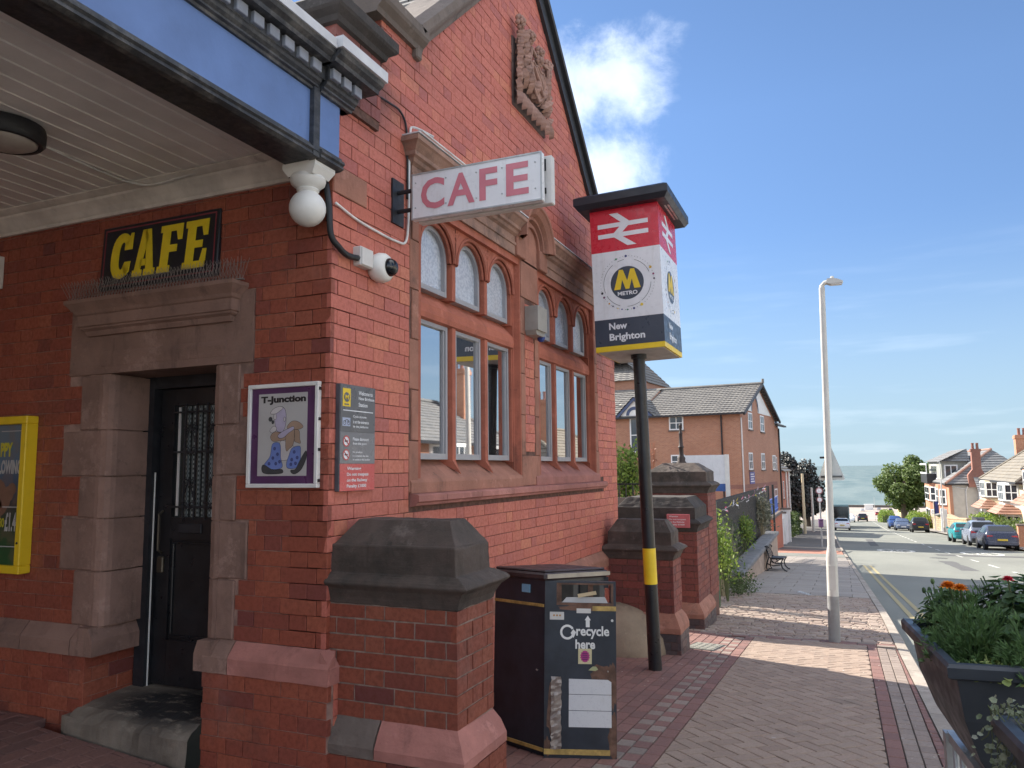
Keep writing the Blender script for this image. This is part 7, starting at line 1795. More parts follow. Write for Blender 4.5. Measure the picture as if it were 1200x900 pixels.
for i in range(2600):
    x = r_.uniform(0, 22); leaf(mb, (x, r_.uniform(-.5, .5), gz(54 + x) - gz(56) + r_.uniform(.0, 1.9)), rv(r_), rv(r_), .28, .2, r_.random())
mb.build('foliage', MF_BUSH, dh)
# --- red house further down on the left
rh = thing('red_house', 'tall bright red brick house with brown tiled hip roof beyond the apartments', 'house', (74, 2.9, gz(78)))
g0 = gz(78); b = MB(); b.box((0, 0, -1), (11, 9, 1.1 - g0)); b.box((11, .8, -1), (17, 9, .9 - g0)); b.build('wall', M_RHOUSE, rh)
b = MB(); roofslope(b, (-.3, -.3, 1.0 - g0), (11.3, -.3, 1.0 - g0), (11.3, 3.2, 3.6 - g0), (-.3, 3.2, 3.6 - g0), 9, 1, .12, ripple=False); roofslope(b, (-.3, 9, 1.0 - g0), (11.3, 9, 1.0 - g0), (11.3, 3.2, 3.6 - g0), (-.3, 3.2, 3.6 - g0), 5, 1, .12, ripple=False); roofslope(b, (11.3, .5, .8 - g0), (17.3, .5, .8 - g0), (17.3, 4, 2.9 - g0), (11.3, 4, 2.9 - g0), 6, 1, .12, ripple=False); b.build('roof', tilemat('brown_grey_tile', (.30, .26, .22), (.36, .32, .27)), rh)
MB().prism([(0, 1.0 - g0), (9, 1.0 - g0), (3.2, 3.5 - g0)], 'x', .0, 11).build('gable', M_RHOUSE, rh)
HF = frame((0, -.004, 0), (1, 0, 0), (0, 0, 1))
for (u0, v0) in ((2, -1.6), (7, -1.6), (2, -4.3), (7.0, -4.3)): window(rh, HF, u0, v0 - g0, u0 + 1.3, v0 + 1.7 - g0, 1, 2, .1)
for (u0, v0) in ((11.6, -1.8), (11.6, -4.4)): window(rh, frame((0, .79, 0), (1, 0, 0), (0, 0, 1)), u0, v0 - g0, u0 + 1.5, v0 + 1.7 - g0, 2, 2, .1)
b = MB(); b.tube([(9.6, -.1, 1 - g0), (9.6, -.1, -1)], .12, 6); b.tube([(5.4, -.1, 1 - g0), (5.4, -.1, -1)], .10, 6); b.build('downpipe', M_WHITE, rh)
b = MB(); b.box((13, 3, 2.0 - g0), (14.2, 4.2, 4.6 - g0)); b.build('chimney', M_CHIM, rh)

# --- houses on the right
def chimney(parent, M, w, d, h, pots=2, name='chimney', m_=None):
    b = MB(M=M); b.box((-w / 2, -d / 2, -2), (w / 2, d / 2, h - .35)); b.box((-w / 2 - .07, -d / 2 - .07, h - .35), (w / 2 + .07, d / 2 + .07, h - .12)); b.box((-w / 2 - .02, -d / 2 - .02, h - .12), (w / 2 + .02, d / 2 + .02, h))
    c = b.build(name, m_ or M_CHIM, parent)
    for i in range(pots): MB(M=M).lathe([(.15, h), (.13, h + .1), (.12, h + .55), (.15, h + .58), (.14, h + .65)], ((i - (pots - 1) / 2) * .42 if w > d else 0, 0 if w > d else (i - (pots - 1) / 2) * .42, 0), 8).build('chimney_pot', M_TILER if False else M_CHIM, c)
    return c
# end house: local x along the street away from us, y away from the street (world -Y)
def house_frame(x, y): return Matrix.Translation((x, y, 0)) @ Matrix.Scale(1, 4)
hc = thing('end_house', 'grey rendered end of terrace house with orange brick front and tall brick chimney', 'house', (100, -13.9, 0))
b = MB(); b.box((.02, -9.5, -8), (23, -.02, -.72)); b.build('wall', M_RENDER, hc)
b = MB(); b.box((-.02, -.018, -8), (23, .0, -.7)); b.box((-.03, -.35, -8), (.02, .0, -.7)); b.build('front_wall', M_ORANGE, hc)
# bays
for (u0, u1, d_) in ((2.2, 6.8, .8), (13, 20.5, .8)):
    b = MB(); b.prism([(u0, 0), (u0 + .9, d_), (u1 - .9, d_), (u1, 0)], 'z', -8, -.9); bay = b.build('bay', M_ORANGE, hc)
    for (v0, v1) in ((-3.3, -1.45), (-6.2, -4.3)):
        window(bay, frame((u0 + .9, d_ + .004, 0), (1, 0, 0), (0, 0, 1)) @ Matrix.Scale(1, 4), .25, v0, u1 - u0 - 2.05, v1, 2, 2, .12) if False else None
    wl = math.hypot(.9, d_)
    for (v0, v1) in ((-3.3, -1.4), (-6.3, -4.4)):
        window(hc, frame((u0, 0, 0), (.9, d_, 0), (0, 0, 1)) @ Matrix.Translation((0, 0, 0)) @ Matrix.Rotation(0, 4, 'Z'), .15, v0, wl - .1, v1, 1, 2, .12) if False else None
        Mb = frame((u1 - .9, d_ + .01, 0), (-1, 0, 0), (0, 0, 1)); window(hc, Mb, .15, v0, u1 - u0 - 1.95, v1, 2, 2, .14)
        Ms = frame((u0 + .9, d_ + .004, 0), (-.9, -d_, 0), (0, 0, 1)); window(hc, Ms, .12, v0, wl - .12, v1, 1, 2, .14)
for (u0) in (8.5,): window(hc, frame((u0 + 2, .01, 0), (-1, 0, 0), (0, 0, 1)), 0, -3.3, 1.8, -1.4, 1, 2, .14); window(hc, frame((u0 + 2, .01, 0), (-1, 0, 0), (0, 0, 1)), 0, -7, 1.5, -4.3, 1, 2, .14)
b = MB(); b.prism([(.2, -4.15), (1.35, -4.5), (.2, -4.5)], 'x', 1.6, 9, M=None); b.build('porch_roof', M_TILE2, hc)
b = MB(); roofslope(b, (-.3, .35, -.72), (23, .35, -.72), (23, -5.2, 3.25), (4.2, -5.2, 3.25), 12, 1, .06, ripple=False); b.build('roof', M_TILE2, hc)
b = MB(); roofslope(b, (-.3, -9.8, -.72), (-.3, .35, -.72), (4.2, -5.2, 3.25), (4.2, -5.2, 3.25), 14, 1, .06, ripple=False); roofslope(b, (-.3, -9.8, -.72), (23, -9.8, -.72), (23, -5.2, 3.25), (4.2, -5.2, 3.25), 8, 1, .06, ripple=False); b.build('roof', M_TILE2, hc)
b = MB(); b.tube([(-.3, .35, -.66), (4.2, -5.2, 3.34)], .16, 6); b.tube([(4.2, -5.2, 3.34), (23, -5.2, 3.34)], .12, 6); b.build('ridge_tiles', M_TILER, hc)
b = MB(); b.box((-.32, -9.6, -.86), (-.2, .3, -.72)); b.box((-.3, .25, -.86), (23, .42, -.72)); b.build('gutter', M_GUTTER, hc)
chs = MB().prism([(-2.0, -1.1), (-2.0, .3), (-2.5, .95), (-2.5, 2.95), (-2.42, 3.0), (-2.42, 3.3), (-3.48, 3.3), (-3.48, 3.0), (-3.4, 2.95), (-3.4, .95), (-3.75, .3), (-3.75, -1.1)], 'x', -.42, .5).build('chimney', M_CHIM, hc)
for py_ in (-2.72, -3.18): MB().lathe([(.17, 3.3), (.15, 3.4), (.14, 3.9), (.17, 3.93), (.16, 4.0)], (.05, py_, 0), 8).build('chimney_pot', M_CHIM, chs)
b = MB(); b.box((7, -.1, -.7), (22, -3, 2.0)); d_w = b.build('dormer', mat('dormer_slate', (.30, .30, .26), .7, bump=0), hc)
b = MB(); roofslope(b, (5.2, .3, 1.9), (23, .3, 1.9), (23, -3.2, 3.5), (8.4, -3.2, 3.5), 6, 1, .06, ripple=False); roofslope(b, (6.7, -3.2, 1.9), (6.7, .3, 1.9), (8.4, -3.2, 3.5), (8.4, -3.2, 3.5), 5, 1, .06, ripple=False); b.build('dormer_roof', M_TILE2, hc)
window(hc, frame((6.99, 0, 0), (0, -1, 0), (0, 0, 1)), .4, -.4, 1.9, 1.5, 2, 1, .16); window(hc, frame((20, -.09, 0), (-1, 0, 0), (0, 0, 1)), 1, -.4, 8, 1.5, 4, 1, .16)
b = MB(); b.box((13.5, -.1, -.95), (22, 1.0, .3)); b.build('balcony', M_GUTTER, hc); b = MB(); b.box((13.4, .95, .3), (22, 1.05, .5)); b.box((13.4, .95, 1.5), (22, 1.05, 1.7)); b.box((13.4, .95, .5), (13.6, 1.05, 1.5)); b.build('balcony_frame', M_UPVC, hc)
b = MB(); b.box((-3.2, -8, -8), (.02, -2.9, -1.65)); ob = b.build('rear_wing', M_RENDW, hc)
b = MB(); roofslope(b, (-3.5, -8.2, -1.6), (-3.5, -2.5, -1.6), (.1, -2.5, .3), (.1, -8.2, .3), 8, 1, .06, ripple=False); b.build('wing_roof', M_TILE2, hc); MB().prism([(-3.2, -1.65), (.02, -1.65), (.02, .2)], 'y', -8, -2.9).build('wing_gable', M_RENDW, hc)
b = MB(); b.prism([(-3.4, -3.75), (.3, -5.6), (.3, -8), (-8, -8), (-8, -3.75)], 'x', -3.3, -3.0); b.build('garden_screen_wall', M_RENDW, hc)
b = MB(); b.tube([(-.05, -1.9, -1.0), (-.05, -1.7, -1.6), (-.05, -1.7, -6)], .07, 6); b.tube([(-.05, -.3, -1.0), (-.05, -1.7, -1.35)], .05, 6); b.build('downpipe', M_WHITE_D, hc)
# semi detached pair nearer
def semi(label, x, y, z, ln, wallm, roofm, eave, bays, porch=True, chim=((.3, 3.4),), group=None, brick=None, dep=9.0, gablem=None):
    t = thing('semi_detached_house', label, 'house', (x, y, z), 0, group)
    b = MB(); b.box((0, -dep, -1.2), (ln, 0, eave)); b.build('wall', wallm, t)
    rz_ = eave + dep / 2 * (.78 if porch else .6)
    b = MB(); roofslope(b, (-.3, .5, eave - .15), (ln + .3, .5, eave - .15), (ln - 2.5, -dep / 2, rz_), (2.5, -dep / 2, rz_), 14, 1, .05, ripple=False); roofslope(b, (-.3, -dep - .4, eave - .15), (-.3, .5, eave - .15), (2.5, -dep / 2, rz_), (2.5, -dep / 2, rz_), 12, 1, .05, ripple=False); roofslope(b, (ln + .3, -dep - .4, eave - .15), (ln + .3, .5, eave - .15), (ln - 2.5, -dep / 2, rz_), (ln - 2.5, -dep / 2, rz_), 8, 1, .05, ripple=False); roofslope(b, (-.3, -dep - .4, eave - .15), (ln + .3, -dep - .4, eave - .15), (ln - 2.5, -dep / 2, rz_), (2.5, -dep / 2, rz_), 8, 1, .05, ripple=False); b.build('roof', roofm, t)
    b = MB(); b.tube([(-.3, .5, eave - .08), (2.5, -dep / 2, rz_ + .08), (ln - 2.5, -dep / 2, rz_ + .08), (ln + .3, .5, eave - .08)], .12, 6); b.build('ridge_tiles', roofm, t)
    b = MB(); b.box((-.35, .45, eave - .28), (ln + .35, .6, eave - .12)); b.box((-.42, -dep, eave - .28), (-.3, .45, eave - .12)); b.build('gutter', M_GUTTER, t)
    for (u0, u1, um) in bays:
        d_ = .95
        b = MB(); b.prism([(u0, 0), (u0 + .7, d_), (u1 - .7, d_), (u1, 0)], 'z', -1.2, eave - .2); b.build('bay', um, t)
        wl = math.hypot(.7, d_)
        for (v0, v1) in ((eave - 1.65, eave - .3), (eave - 4.3, eave - 2.75)):
            window(t, frame((u1 - .7, d_ + .01, 0), (-1, 0, 0), (0, 0, 1)), .06, v0, u1 - u0 - 1.46, v1, 3, 2, .1); window(t, frame((u0 + .7, d_ + .004, 0), (-.7, -d_, 0), (0, 0, 1)), .05, v0, wl - .08, v1, 2, 2, .1)
        if porch:
            b = MB(); roofslope(b, (u0 - .3, d_ + .75, eave - 2.65), (u1 + .3, d_ + .75, eave - 2.65), (u1 - .5, d_ - .1, eave - 1.85), (u0 + .5, d_ - .1, eave - 1.85), 4, 1, .05, ripple=False); roofslope(b, (u0 - .3, -.0, eave - 2.65), (u0 - .3, d_ + .75, eave - 2.65), (u0 + .5, d_ - .1, eave - 1.85), (u0 + .5, -.0, eave - 1.85), 4, 1, .05, ripple=False); b.build('porch_roof', M_TILER, t)
    for (u, h) in chim: chimney(t, Matrix.Translation((u, -dep / 2 + 1.2, rz_)), .9, 1.6, h, 3, m_=M_ORANGE)
    window(t, frame((ln / 2 + .7, .01, 0), (-1, 0, 0), (0, 0, 1)), 0, .0, 1.0, 2.1, 1, 2, .1, name='front_door', sill=False)
    return t
GB = gz(76) + .5
semi('cream rendered pair of houses with white bay windows and terracotta porch roofs', 66.5, -15.2, GB, 16.5, M_CREAM, M_TILEB, .25 - GB, ((1.6, 5.4, M_RENDW), (10.2, 14.2, M_CREAM)), chim=((15.9, .5), ))
semi('house at the right edge of the photo with only its roof corner and gutter showing', 49.0, -15.4, gz(56) + .5, 15.5, M_ORANGE, M_TILEB, 4.6, ((1.6, 5.4, M_RENDW), (10.2, 14.0, M_ORANGE)), chim=((3.0, 2.0),))
# the row opposite the station: outside the frame, but mirrored in the window panes and throwing daylight back
semi('red brick house with a white bay opposite the station seen mirrored in its windows', 30.0, -17.0, gz(34) + .3, 13.0, M_ORANGE, M_TILE2, 5.2, ((1.6, 5.2, M_RENDW), (8.2, 11.6, M_RENDW)), porch=False, chim=((2.0, 2.2), (11.0, 2.2)))
for hx, lb_, wm_ in ((14.0, 'white rendered pair of houses directly opposite the station gable', M_RENDW), (-2.0, 'cream rendered pair of houses opposite the station cafe door', M_CREAM), (-18.0, 'pale rendered pair of houses opposite and up the hill from the cafe', M_RENDW)):
    semi(lb_, hx, -16.5, gz(hx + 6) + .3, 13.5, wm_, M_TILE2, 5.2, ((1.6, 5.2, M_RENDW), (8.2, 11.6, M_RENDW)), porch=False, chim=((6.5, 2.0),))
# unseen range added behind the camera to block light from the front wall
yd = thing('added_light_blocker', 'unseen low brown brick range added to block light from the station forecourt', 'building', (-17, .8, 0))
b = MB(); b.box((0, 0, -1), (6.2, 13, 4.4)); b.box((6.2, 11.2, -1), (16.9, 13, 4.3)); b.build('wall', M_APT, yd); b = MB(); b.prism([(-.3, 4.4), (6.5, 4.4), (3.1, 6.2)], 'y', -.3, 13.2); b.build('roof', M_TILE2, yd)
FY = frame((6.2, 0, 0), (0, 1, 0), (0, 0, 1))
for u in (1.5, 4.5, 7.5): window(yd, FY, u, 1.2, u + 1.3, 2.9, 2, 2, .09); None
# garden walls and hedges on the right
M_RUBBLE = stonemat('rubble_stone', (.42, .31, .20), (.2, .16, .12), .3)
def rubble(label, x0, x1, y, h, th_=.4, ret=0):
    t = thing('stone_wall', label, 'wall', (x0, y, gz(x0)), group='garden walls on the right side'); r = random.Random(int(x0)); b = MB(); n = 0
    b.box((0.03, -th_, -.8), (x1 - x0 - .03, -.03, h * .8)); core = b.build('core', M_RUBBLE, t); b = MB(); row = 0; z = -.3
    while z < h - .02:
        hh = .24; x = -.2 * (row % 2)
        while x < x1 - x0:
            w = r.uniform(.35, .7); xa, xb = max(0, x), min(x + w, x1 - x0)
            if xb - xa > .08:
                dz = gz(x0 + xa) - gz(x0); b.cham((xa + .012, -.2, z + dz + .012), (xb - .012, r.uniform(.0, .035), z + hh + dz - .012), .02, r.random())
            x += w
        z += hh; row += 1
    o = b.build('stone', M_RUBBLE, t); stuff(o); c = MB(); n = int((x1 - x0) / 1.0)
    for i in range(n): xa = i * (x1 - x0) / n; dz = gz(x0 + xa) - gz(x0); c.cham((xa + .01, -th_ - .05, h + dz - .03), (xa + (x1 - x0) / n - .01, .06, h + dz + .1), .02, r.random())
    c.build('coping', M_RUBBLE, t)
rubble('low sandstone rubble wall in front of the grey rendered end house', 79.5, 94.5, -12.9, 1.45); rubble('sandstone rubble wall with a white gateway beyond the black car', 97.5, 111, -13.0, 1.5)
gt = thing('gate_posts', 'pair of tall white gate posts between the two stone walls', 'gate', (95, -12.8, gz(95))); 
for x in (0, 2.2): MB().box((x, -.2, -.5), (x + .3, .2, 2.5)).build('post', M_RENDW, gt)
MB().box((.3, -.05, 1.9), (2.2, .05, 2.05)).build('beam', M_WHITE, gt)
sb = thing('estate_board', 'blue square sign board standing in the end house garden', 'sign', (104, -12.6, gz(104))); b = MB(); b.box((0, -1.9, 1.9), (.08, .0, 3.5)); b.build('panel', mat('board_blue', (.035, .05, .22), .5, bump=0), sb); MB().box((.0, -.1, -.5), (.12, .05, 3.5)).build('post', M_WHITE, sb)
def hedge(label, x0, x1, y, h, mt_, seed, name='hedge', w=.7, base=0):
    t = thing(name, label, name, (x0, y, gz(x0) + base)); r = random.Random(seed); mb = MB()
    for i in range(int((x1 - x0) * h * 150)):
        x = r.uniform(0, x1 - x0); k = math.sin(x * 1.3 + seed) * .12 + 1; z = r.uniform(0, h) * k; yy = r.uniform(-w, w) * (1 - .35 * (z / h) ** 2); leaf(mb, (x, yy, z + gz(x0 + x) - gz(x0)), rv(r), rv(r), .26, .18, r.random())
    mb.build('foliage', mt_, t); MB().box((.3, -w * .5, -.5), (x1 - x0 - .3, w * .5, h * .55)).build('stems', MF_STEM, t); return t
hedge('bright yellow green hedge spilling over the wall before the cream houses', 68.5, 77, -13.4, 1.9, MF_IVY, 3, w=.9); hedge('clipped green hedge behind the nearest parked cars on the right', 57, 66, -13.3, 1.5, MF_TREE, 4); hedge('light green hedge below the big tree on the right', 112, 128, -12.0, 1.9, MF_IVY, 5, w=1.2); hedge('small green bush on the crest of the road', 150, 156, -9.5, 2.0, MF_IVY, 6, name='bush', w=1.5)
gp2 = thing('gate_pier', 'short orange brick gate pier at the right edge behind the dark hatchback', 'brick pier', (54.0, -12.7, gz(54))); MB().box((0, -.25, -.5), (.5, .25, 1.3)).build('pier', M_ORANGE, gp2); MB().box((-.05, -.3, 1.3), (.55, .3, 1.4)).build('cap', M_STONE_GREY, gp2)
yw = thing('sandstone_wall', 'tall pale yellow sandstone wall under the big tree at the crest', 'wall', (152, -12.5, gz(152))); b = MB(); b.prism([(0, -1), (14, -1), (14, 4.6), (10, 4.2), (5, 3.2), (0, 2.9)], 'y', -.4, .4); b.build('wall', stonemat('yellow_sandstone', (.60, .44, .22), (.3, .22, .12), .25), yw)
# ------------------------------------------------------------------ trees
def tree(label, loc, h, crown, n, mt_, seed, sz, lumps=16, trunk_r=.3, cz=.62):
    t = thing('tree', label, 'tree', loc, group='street trees'); r = random.Random(seed); b = MB(); top = Vector((r.uniform(-.3, .3), r.uniform(-.3, .3), h * .55))
    b.tube([(0, 0, -.8), (0, 0, h * .15), top * .6, top], [trunk_r * 1.3, trunk_r, trunk_r * .8, trunk_r * .5], 8)
    mb = MB(); cc = Vector((0, 0, h * cz)); L_ = []
    for i in range(lumps):
        d = rv(r).normalized(); lc = cc + Vector((d.x * crown[0], d.y * crown[1], d.z * crown[2])) * r.uniform(.45, .82); L_.append((lc, r.uniform(.24, .4), r.random())); b.tube([top * r.uniform(.5, 1), (top + lc) * .5 + rv(r, .3), lc], [trunk_r * .4, trunk_r * .25, trunk_r * .08], 5)
    b.build('trunk', mat('bark', (.09, .07, .05), .9, bump=.5), t)
    for i in range(n):
        lc, k, tt_ = r.choice(L_); d = rv(r).normalized() * r.uniform(.3, 1.1) ** .45; p = lc + Vector((d.x * crown[0], d.y * crown[1], d.z * crown[2] * .9)) * k
        q = d + rv(r, .5) + Vector((0, 0, .4)); s = sz * r.uniform(.6, 1.4); leaf(mb, p, q.orthogonal() + rv(r, .5), q, s, s * .7, (tt_ * .4 + r.random() * .6), .2)
    mb.build('crown', mt_, t); return t
tree('big round green tree beside the end house above the stone wall', (131, -11.0, gz(131)), 11.6, (5.0, 4.6, 4.9), 17000, MF_TREE, 21, .42, 26, .45, .56)
tree('lower green tree behind the end house roof on the right', (141, -17.0, gz(141)), 11.8, (5, 4.5, 4.5), 9000, MF_TREE, 22, .42, 18, .4, .6)
tree('dark copper leaved tree beyond the red house on the left', (99, 3.4, gz(99)), 9.6, (4.2, 3.6, 4.5), 12000, MF_BEECH, 23, .36, 20, .35, .56)
tree('dark leafy tree overhanging the pavement below the copper tree', (112, 2.2, gz(112)), 7.0, (3.0, 3.0, 3.2), 6000, MF_BEECH, 24, .36, 12, .3, .58)
# poles, posts and lamps far off
def pole(label, loc, h, r, m_): t = thing('pole', label, 'pole', loc); b = MB(); b.lathe([(r * 1.1, -.5), (r, 0), (r * .8, h)], (0, 0, 0), 10); b.build('shaft', m_, t); return t
pole('thick pale pole in front of the dark copper tree', (74, 1.0, gz(74)), 5.6, .14, M_CREAM); pole('second shorter pale pole just right of the thick one', (84, .6, gz(84)), 4.6, .14, M_LAMPPOST)
lamppost('slim grey lamp column on the right pavement before the big tree', (93.0, -12.4, gz(93)), 7.6, .085, 1.2, arm=(0, 1), led=False)
lamppost('very distant lamp column standing on the promenade', (330, -13.5, gz(330)), 9, .09, 1.2, arm=(0, 1), led=False)
lamppost('dark lamp column on the left pavement among the overhanging trees', (88, -.9, gz(88)), 7.2, .08, 1.2, arm=(0, -1), led=False)
sp_ = thing('sign_post', 'slim grey post with small round sign on the left pavement', 'road sign', (44, -1.2, gz(44))); b = MB(); b.lathe([(.05, -.3), (.05, 3.4)], (0, 0, 0), 10); b.build('post', M_GALV, sp_)
MS = frame((-.06, 0, 3.15), (0, -1, 0), (0, 0, 1)); b = MB(M=MS); disc(b, (0, 0), .19, 0, 20); disc(b, (0, -.5), .16, 0, 20); b.build('sign_face', M_SIGNW, sp_); b = MB(M=MS); ring(b, (0, 0), .14, .19, .003, 20); ring(b, (0, -.5), .12, .16, .003, 20); b.build('sign_ring', mat('sign_ring', (.30, .12, .13), .5, bump=0), sp_)
db = thing('litter_bin', 'small purple pouch bin fixed to the slim sign post', 'bin', (43.9, -1.2, gz(44) + 1.0)); b = MB(); b.cham((-.1, -.13, .1), (.08, .13, .5), .03); b.cham((-.12, -.15, .5), (.1, .15, .56), .02); b.build('bin', mat('bin_purple', (.16, .08, .18), .5, bump=0), db)
# ------------------------------------------------------------------ vehicles
M_TYRE = mat('tyre', (.015, .015, .016), .85, bump=0); M_RIM = mat('alloy', (.45, .45, .46), .35, .8, bump=0); M_PLATE_Y = mat('plate_yellow', (.65, .48, .05), .5, bump=0); M_TAIL = mat('tail_lamp', (.45, .015, .02), .25, bump=0); M_HEAD = mat('head_lamp', (.55, .57, .6), .15, bump=0); M_TRIM = mat('car_trim', (.02, .02, .022), .6, bump=0)
PROF = {'hatch': [(-2.05, .55, .62, .84), (-2.0, .84, .92, .93), (-1.9, .93, 1.1, .97), (-1.5, .95, 1.42, 1), (-.9, .95, 1.48, 1), (0.1, .95, 1.46, 1), (.5, .95, 1.33, 1), (1.05, .95, 1.02, 1), (1.6, .86, .90, .97), (1.95, .66, .72, .9), (2.05, .48, .52, .78)],
        'suv': [(-2.2, .6, .68, .86), (-2.16, .95, 1.05, .95), (-2.05, 1.05, 1.2, .98), (-1.75, 1.08, 1.62, 1), (-.9, 1.08, 1.7, 1), (.2, 1.08, 1.66, 1), (.6, 1.08, 1.5, 1), (1.15, 1.06, 1.14, 1), (1.75, .98, 1.02, .97), (2.1, .78, .84, .9), (2.2, .5, .55, .8)],
        'saloon': [(-2.25, .55, .6, .84), (-2.2, .82, .9, .93), (-2.0, .93, 1.0, .97), (-1.55, .95, 1.06, 1), (-1.0, .95, 1.38, 1), (-.6, .95, 1.44, 1), (.2, .95, 1.42, 1), (.6, .95, 1.28, 1), (1.1, .95, 1.0, 1), (1.75, .84, .88, .97), (2.1, .64, .7, .9), (2.2, .46, .5, .78)]}
def car(label, x, y, heading, kind, paint, group='cars parked or driving along the road', sc=1.0, wid=1.78, extra=None, lod=0):
    """heading: +1 front points away from the camera (+X)"""
    s = (gx(x + 1) - gx(x - 1)) / 2
    t = thing('car', label, 'car', (x, y, gx(x) - .105), group=group)
    t.rotation_euler = (0, -math.atan(s) * heading, 0 if heading > 0 else math.pi)
    pr = PROF[kind]; W2_ = wid / 2; rings = []
    for (px_, zb, zt, wf) in pr:
        w = W2_ * wf; k = min(1, max(0, (zt - zb) / .5)); wt = w * (.93 - .2 * k); zt2 = max(zt, zb + .03); zlow = .22 if abs(px_) < 1.8 else .3
        rings.append([(px_, w * .86, zlow), (px_, w * .985, .36), (px_, w, .62 if zb > .66 else zb * .8), (px_, w * .975, zb), (px_, wt, zb + (zt2 - zb) * .86), (px_, wt * .8, zt2)])
    b = MB(); full = [r + [(p[0], -p[1], p[2]) for p in reversed(r)] for r in rings]; K = 12
    b.add([p for r in full for p in r], [(i * K + j, i * K + (j + 1) % K, (i + 1) * K + (j + 1) % K, (i + 1) * K + j) for i in range(len(full) - 1) for j in range(K)] + [tuple(range(K)), tuple(range(len(full) * K - 1, (len(full) - 1) * K - 1, -1))])
    body = smooth_angle(b.build('body', paint, t), 38)
    # glazing lies just outside the shell
    g = MB(); e = .012
    for i in range(len(rings) - 1):
        (xa, zba, zta, _), (xb, zbb, ztb, _) = pr[i], pr[i + 1]
        if min(zta - zba, ztb - zbb) > .12:
            for sg in (1, -1):
                A, B = rings[i], rings[i + 1]; sh = .06
                g.add([(A[3][0] + (.06 if i % 2 else .02), sg * (A[3][1] * .985 + e), A[3][2] + sh), (B[3][0] - .04, sg * (B[3][1] * .985 + e), B[3][2] + sh), (B[4][0] - .04, sg * (B[4][1] + e), B[4][2] - .03), (A[4][0] + .06, sg * (A[4][1] + e), A[4][2] - .03)], [(0, 1, 2, 3)])
    def top(i0, i1, f0, f1):
        A, B = rings[i0], rings[i1]; P = lambda f, yy: (A[5][0] + (B[5][0] - A[5][0]) * f, yy, A[5][2] + (B[5][2] - A[5][2]) * f)
        wa = A[5][1] + (B[5][1] - A[5][1]) * f0; wb = A[5][1] + (B[5][1] - A[5][1]) * f1
        up = Vector((-(B[5][2] - A[5][2]), 0, B[5][0] - A[5][0])).normalized() * .014
        g.add([tuple(Vector(p) + up) for p in (P(f0, -wa * 1.1), P(f0, wa * 1.1), P(f1, wb * 1.15), P(f1, -wb * 1.15))], [(0, 1, 2, 3)])
    if kind == 'saloon': top(3, 4, .1, .95); top(6, 8, .12, .92)
    else: top(2, 3, .05, .9); top(5, 7, .1, .92)
    g.build('window', M_CARGLASS, t)
    xr, xf = pr[0][0], pr[-1][0]
    b = MB(); b.cham((xr - .03, -W2_ * .86, .3), (xr + .25, W2_ * .86, .52), .03); b.cham((xf - .2, -W2_ * .8, .28), (xf + .03, W2_ * .8, .46), .03); b.build('bumper', M_TRIM if kind == 'suv' else paint, t)
    for sg in (1, -1):
        zt = pr[1][1]
        MB().cham((pr[1][0] - .02, sg * W2_ * .70 - .16, zt - .2), (pr[1][0] + .2, sg * W2_ * .70 + .16, zt + .04), .02).build('tail_light', M_TAIL, t)
        MB().cham((xf - .25, sg * W2_ * .62 - .16, .58), (xf - .05, sg * W2_ * .62 + .16, .72), .02).build('headlight', M_HEAD, t)
        MB().cham((.55, sg * (W2_ + .0) - .02 if sg > 0 else -W2_ - .16, .98), (.70, W2_ + .16 if sg > 0 else -W2_ + .02, 1.12), .03).build('mirror', paint, t)
    b = MB(); b.box((xr - .045, -.26, .56), (xr - .0, .26, .67)); b.build('number_plate', M_PLATE_Y, t)
    b = MB(); b.box((xf + .0, -.26, .42), (xf + .035, .26, .53)); b.build('number_plate', M_SIGNW, t)
    for wx in (-1.28, 1.28):
        for sg in (1, -1):
            b = MB(); yc = sg * (W2_ - .11)
            b.lathe([(.18, -.1), (.31, -.105), (.325, -.07), (.325, .07), (.31, .105), (.18, .1)], (wx, yc, .325), 18, ax='y'); w = b.build('wheel', M_TYRE, t)
            b = MB(); b.lathe([(.2, -.107), (.2, .107)], (wx, yc, .325), 14, ax='y'); b.build('rim', M_RIM, w)
            b = MB(); b.lathe([(.37, -.02), (.37, .012)], (wx, sg * (W2_ - .01), .34), 16, ax='y'); b.build('wheel_arch', M_TRIM, t)
    if extra == 'roofbox':
        b = MB(); n = 10; vs = []
        for i in range(n + 1):
            f = i / n; hh = .34 * math.sin(math.pi * min(1, max(0, .08 + f * .9))) ** .5; ww = .42 * math.sin(math.pi * (.1 + .8 * f)) ** .4
            vs += [(-1.1 + 2.0 * f, -ww, 1.56), (-1.1 + 2.0 * f, -ww * .8, 1.56 + hh), (-1.1 + 2.0 * f, ww * .8, 1.56 + hh), (-1.1 + 2.0 * f, ww, 1.56)]
        b.add(vs, [(4 * i + j, 4 * i + (j + 1) % 4, 4 * i + 4 + (j + 1) % 4, 4 * i + 4 + j) for i in range(n) for j in range(4)] + [(0, 1, 2, 3), (4 * n + 3, 4 * n + 2, 4 * n + 1, 4 * n)])
        rbx = thing('roof_box', 'black roof box on the silver estate car parked on the right', 'roof box', t.location); rbx.rotation_euler = t.rotation_euler; smooth_angle(b.build('shell', M_TRIM, rbx), 50); b = MB(); b.box((-.7, -.6, 1.50), (-.64, .6, 1.54)); b.box((.3, -.6, 1.48), (.36, .6, 1.54)); b.build('roof_bar', M_GALV, rbx)
    return t
def paint(name, c): return mat(name, c, .25, .15, var=.03, bump=0)
car('dark slate hatchback nearest of the cars parked on the right', 52.2, -10.95, 1, 'hatch', paint('paint_slate', (.06, .07, .11)))
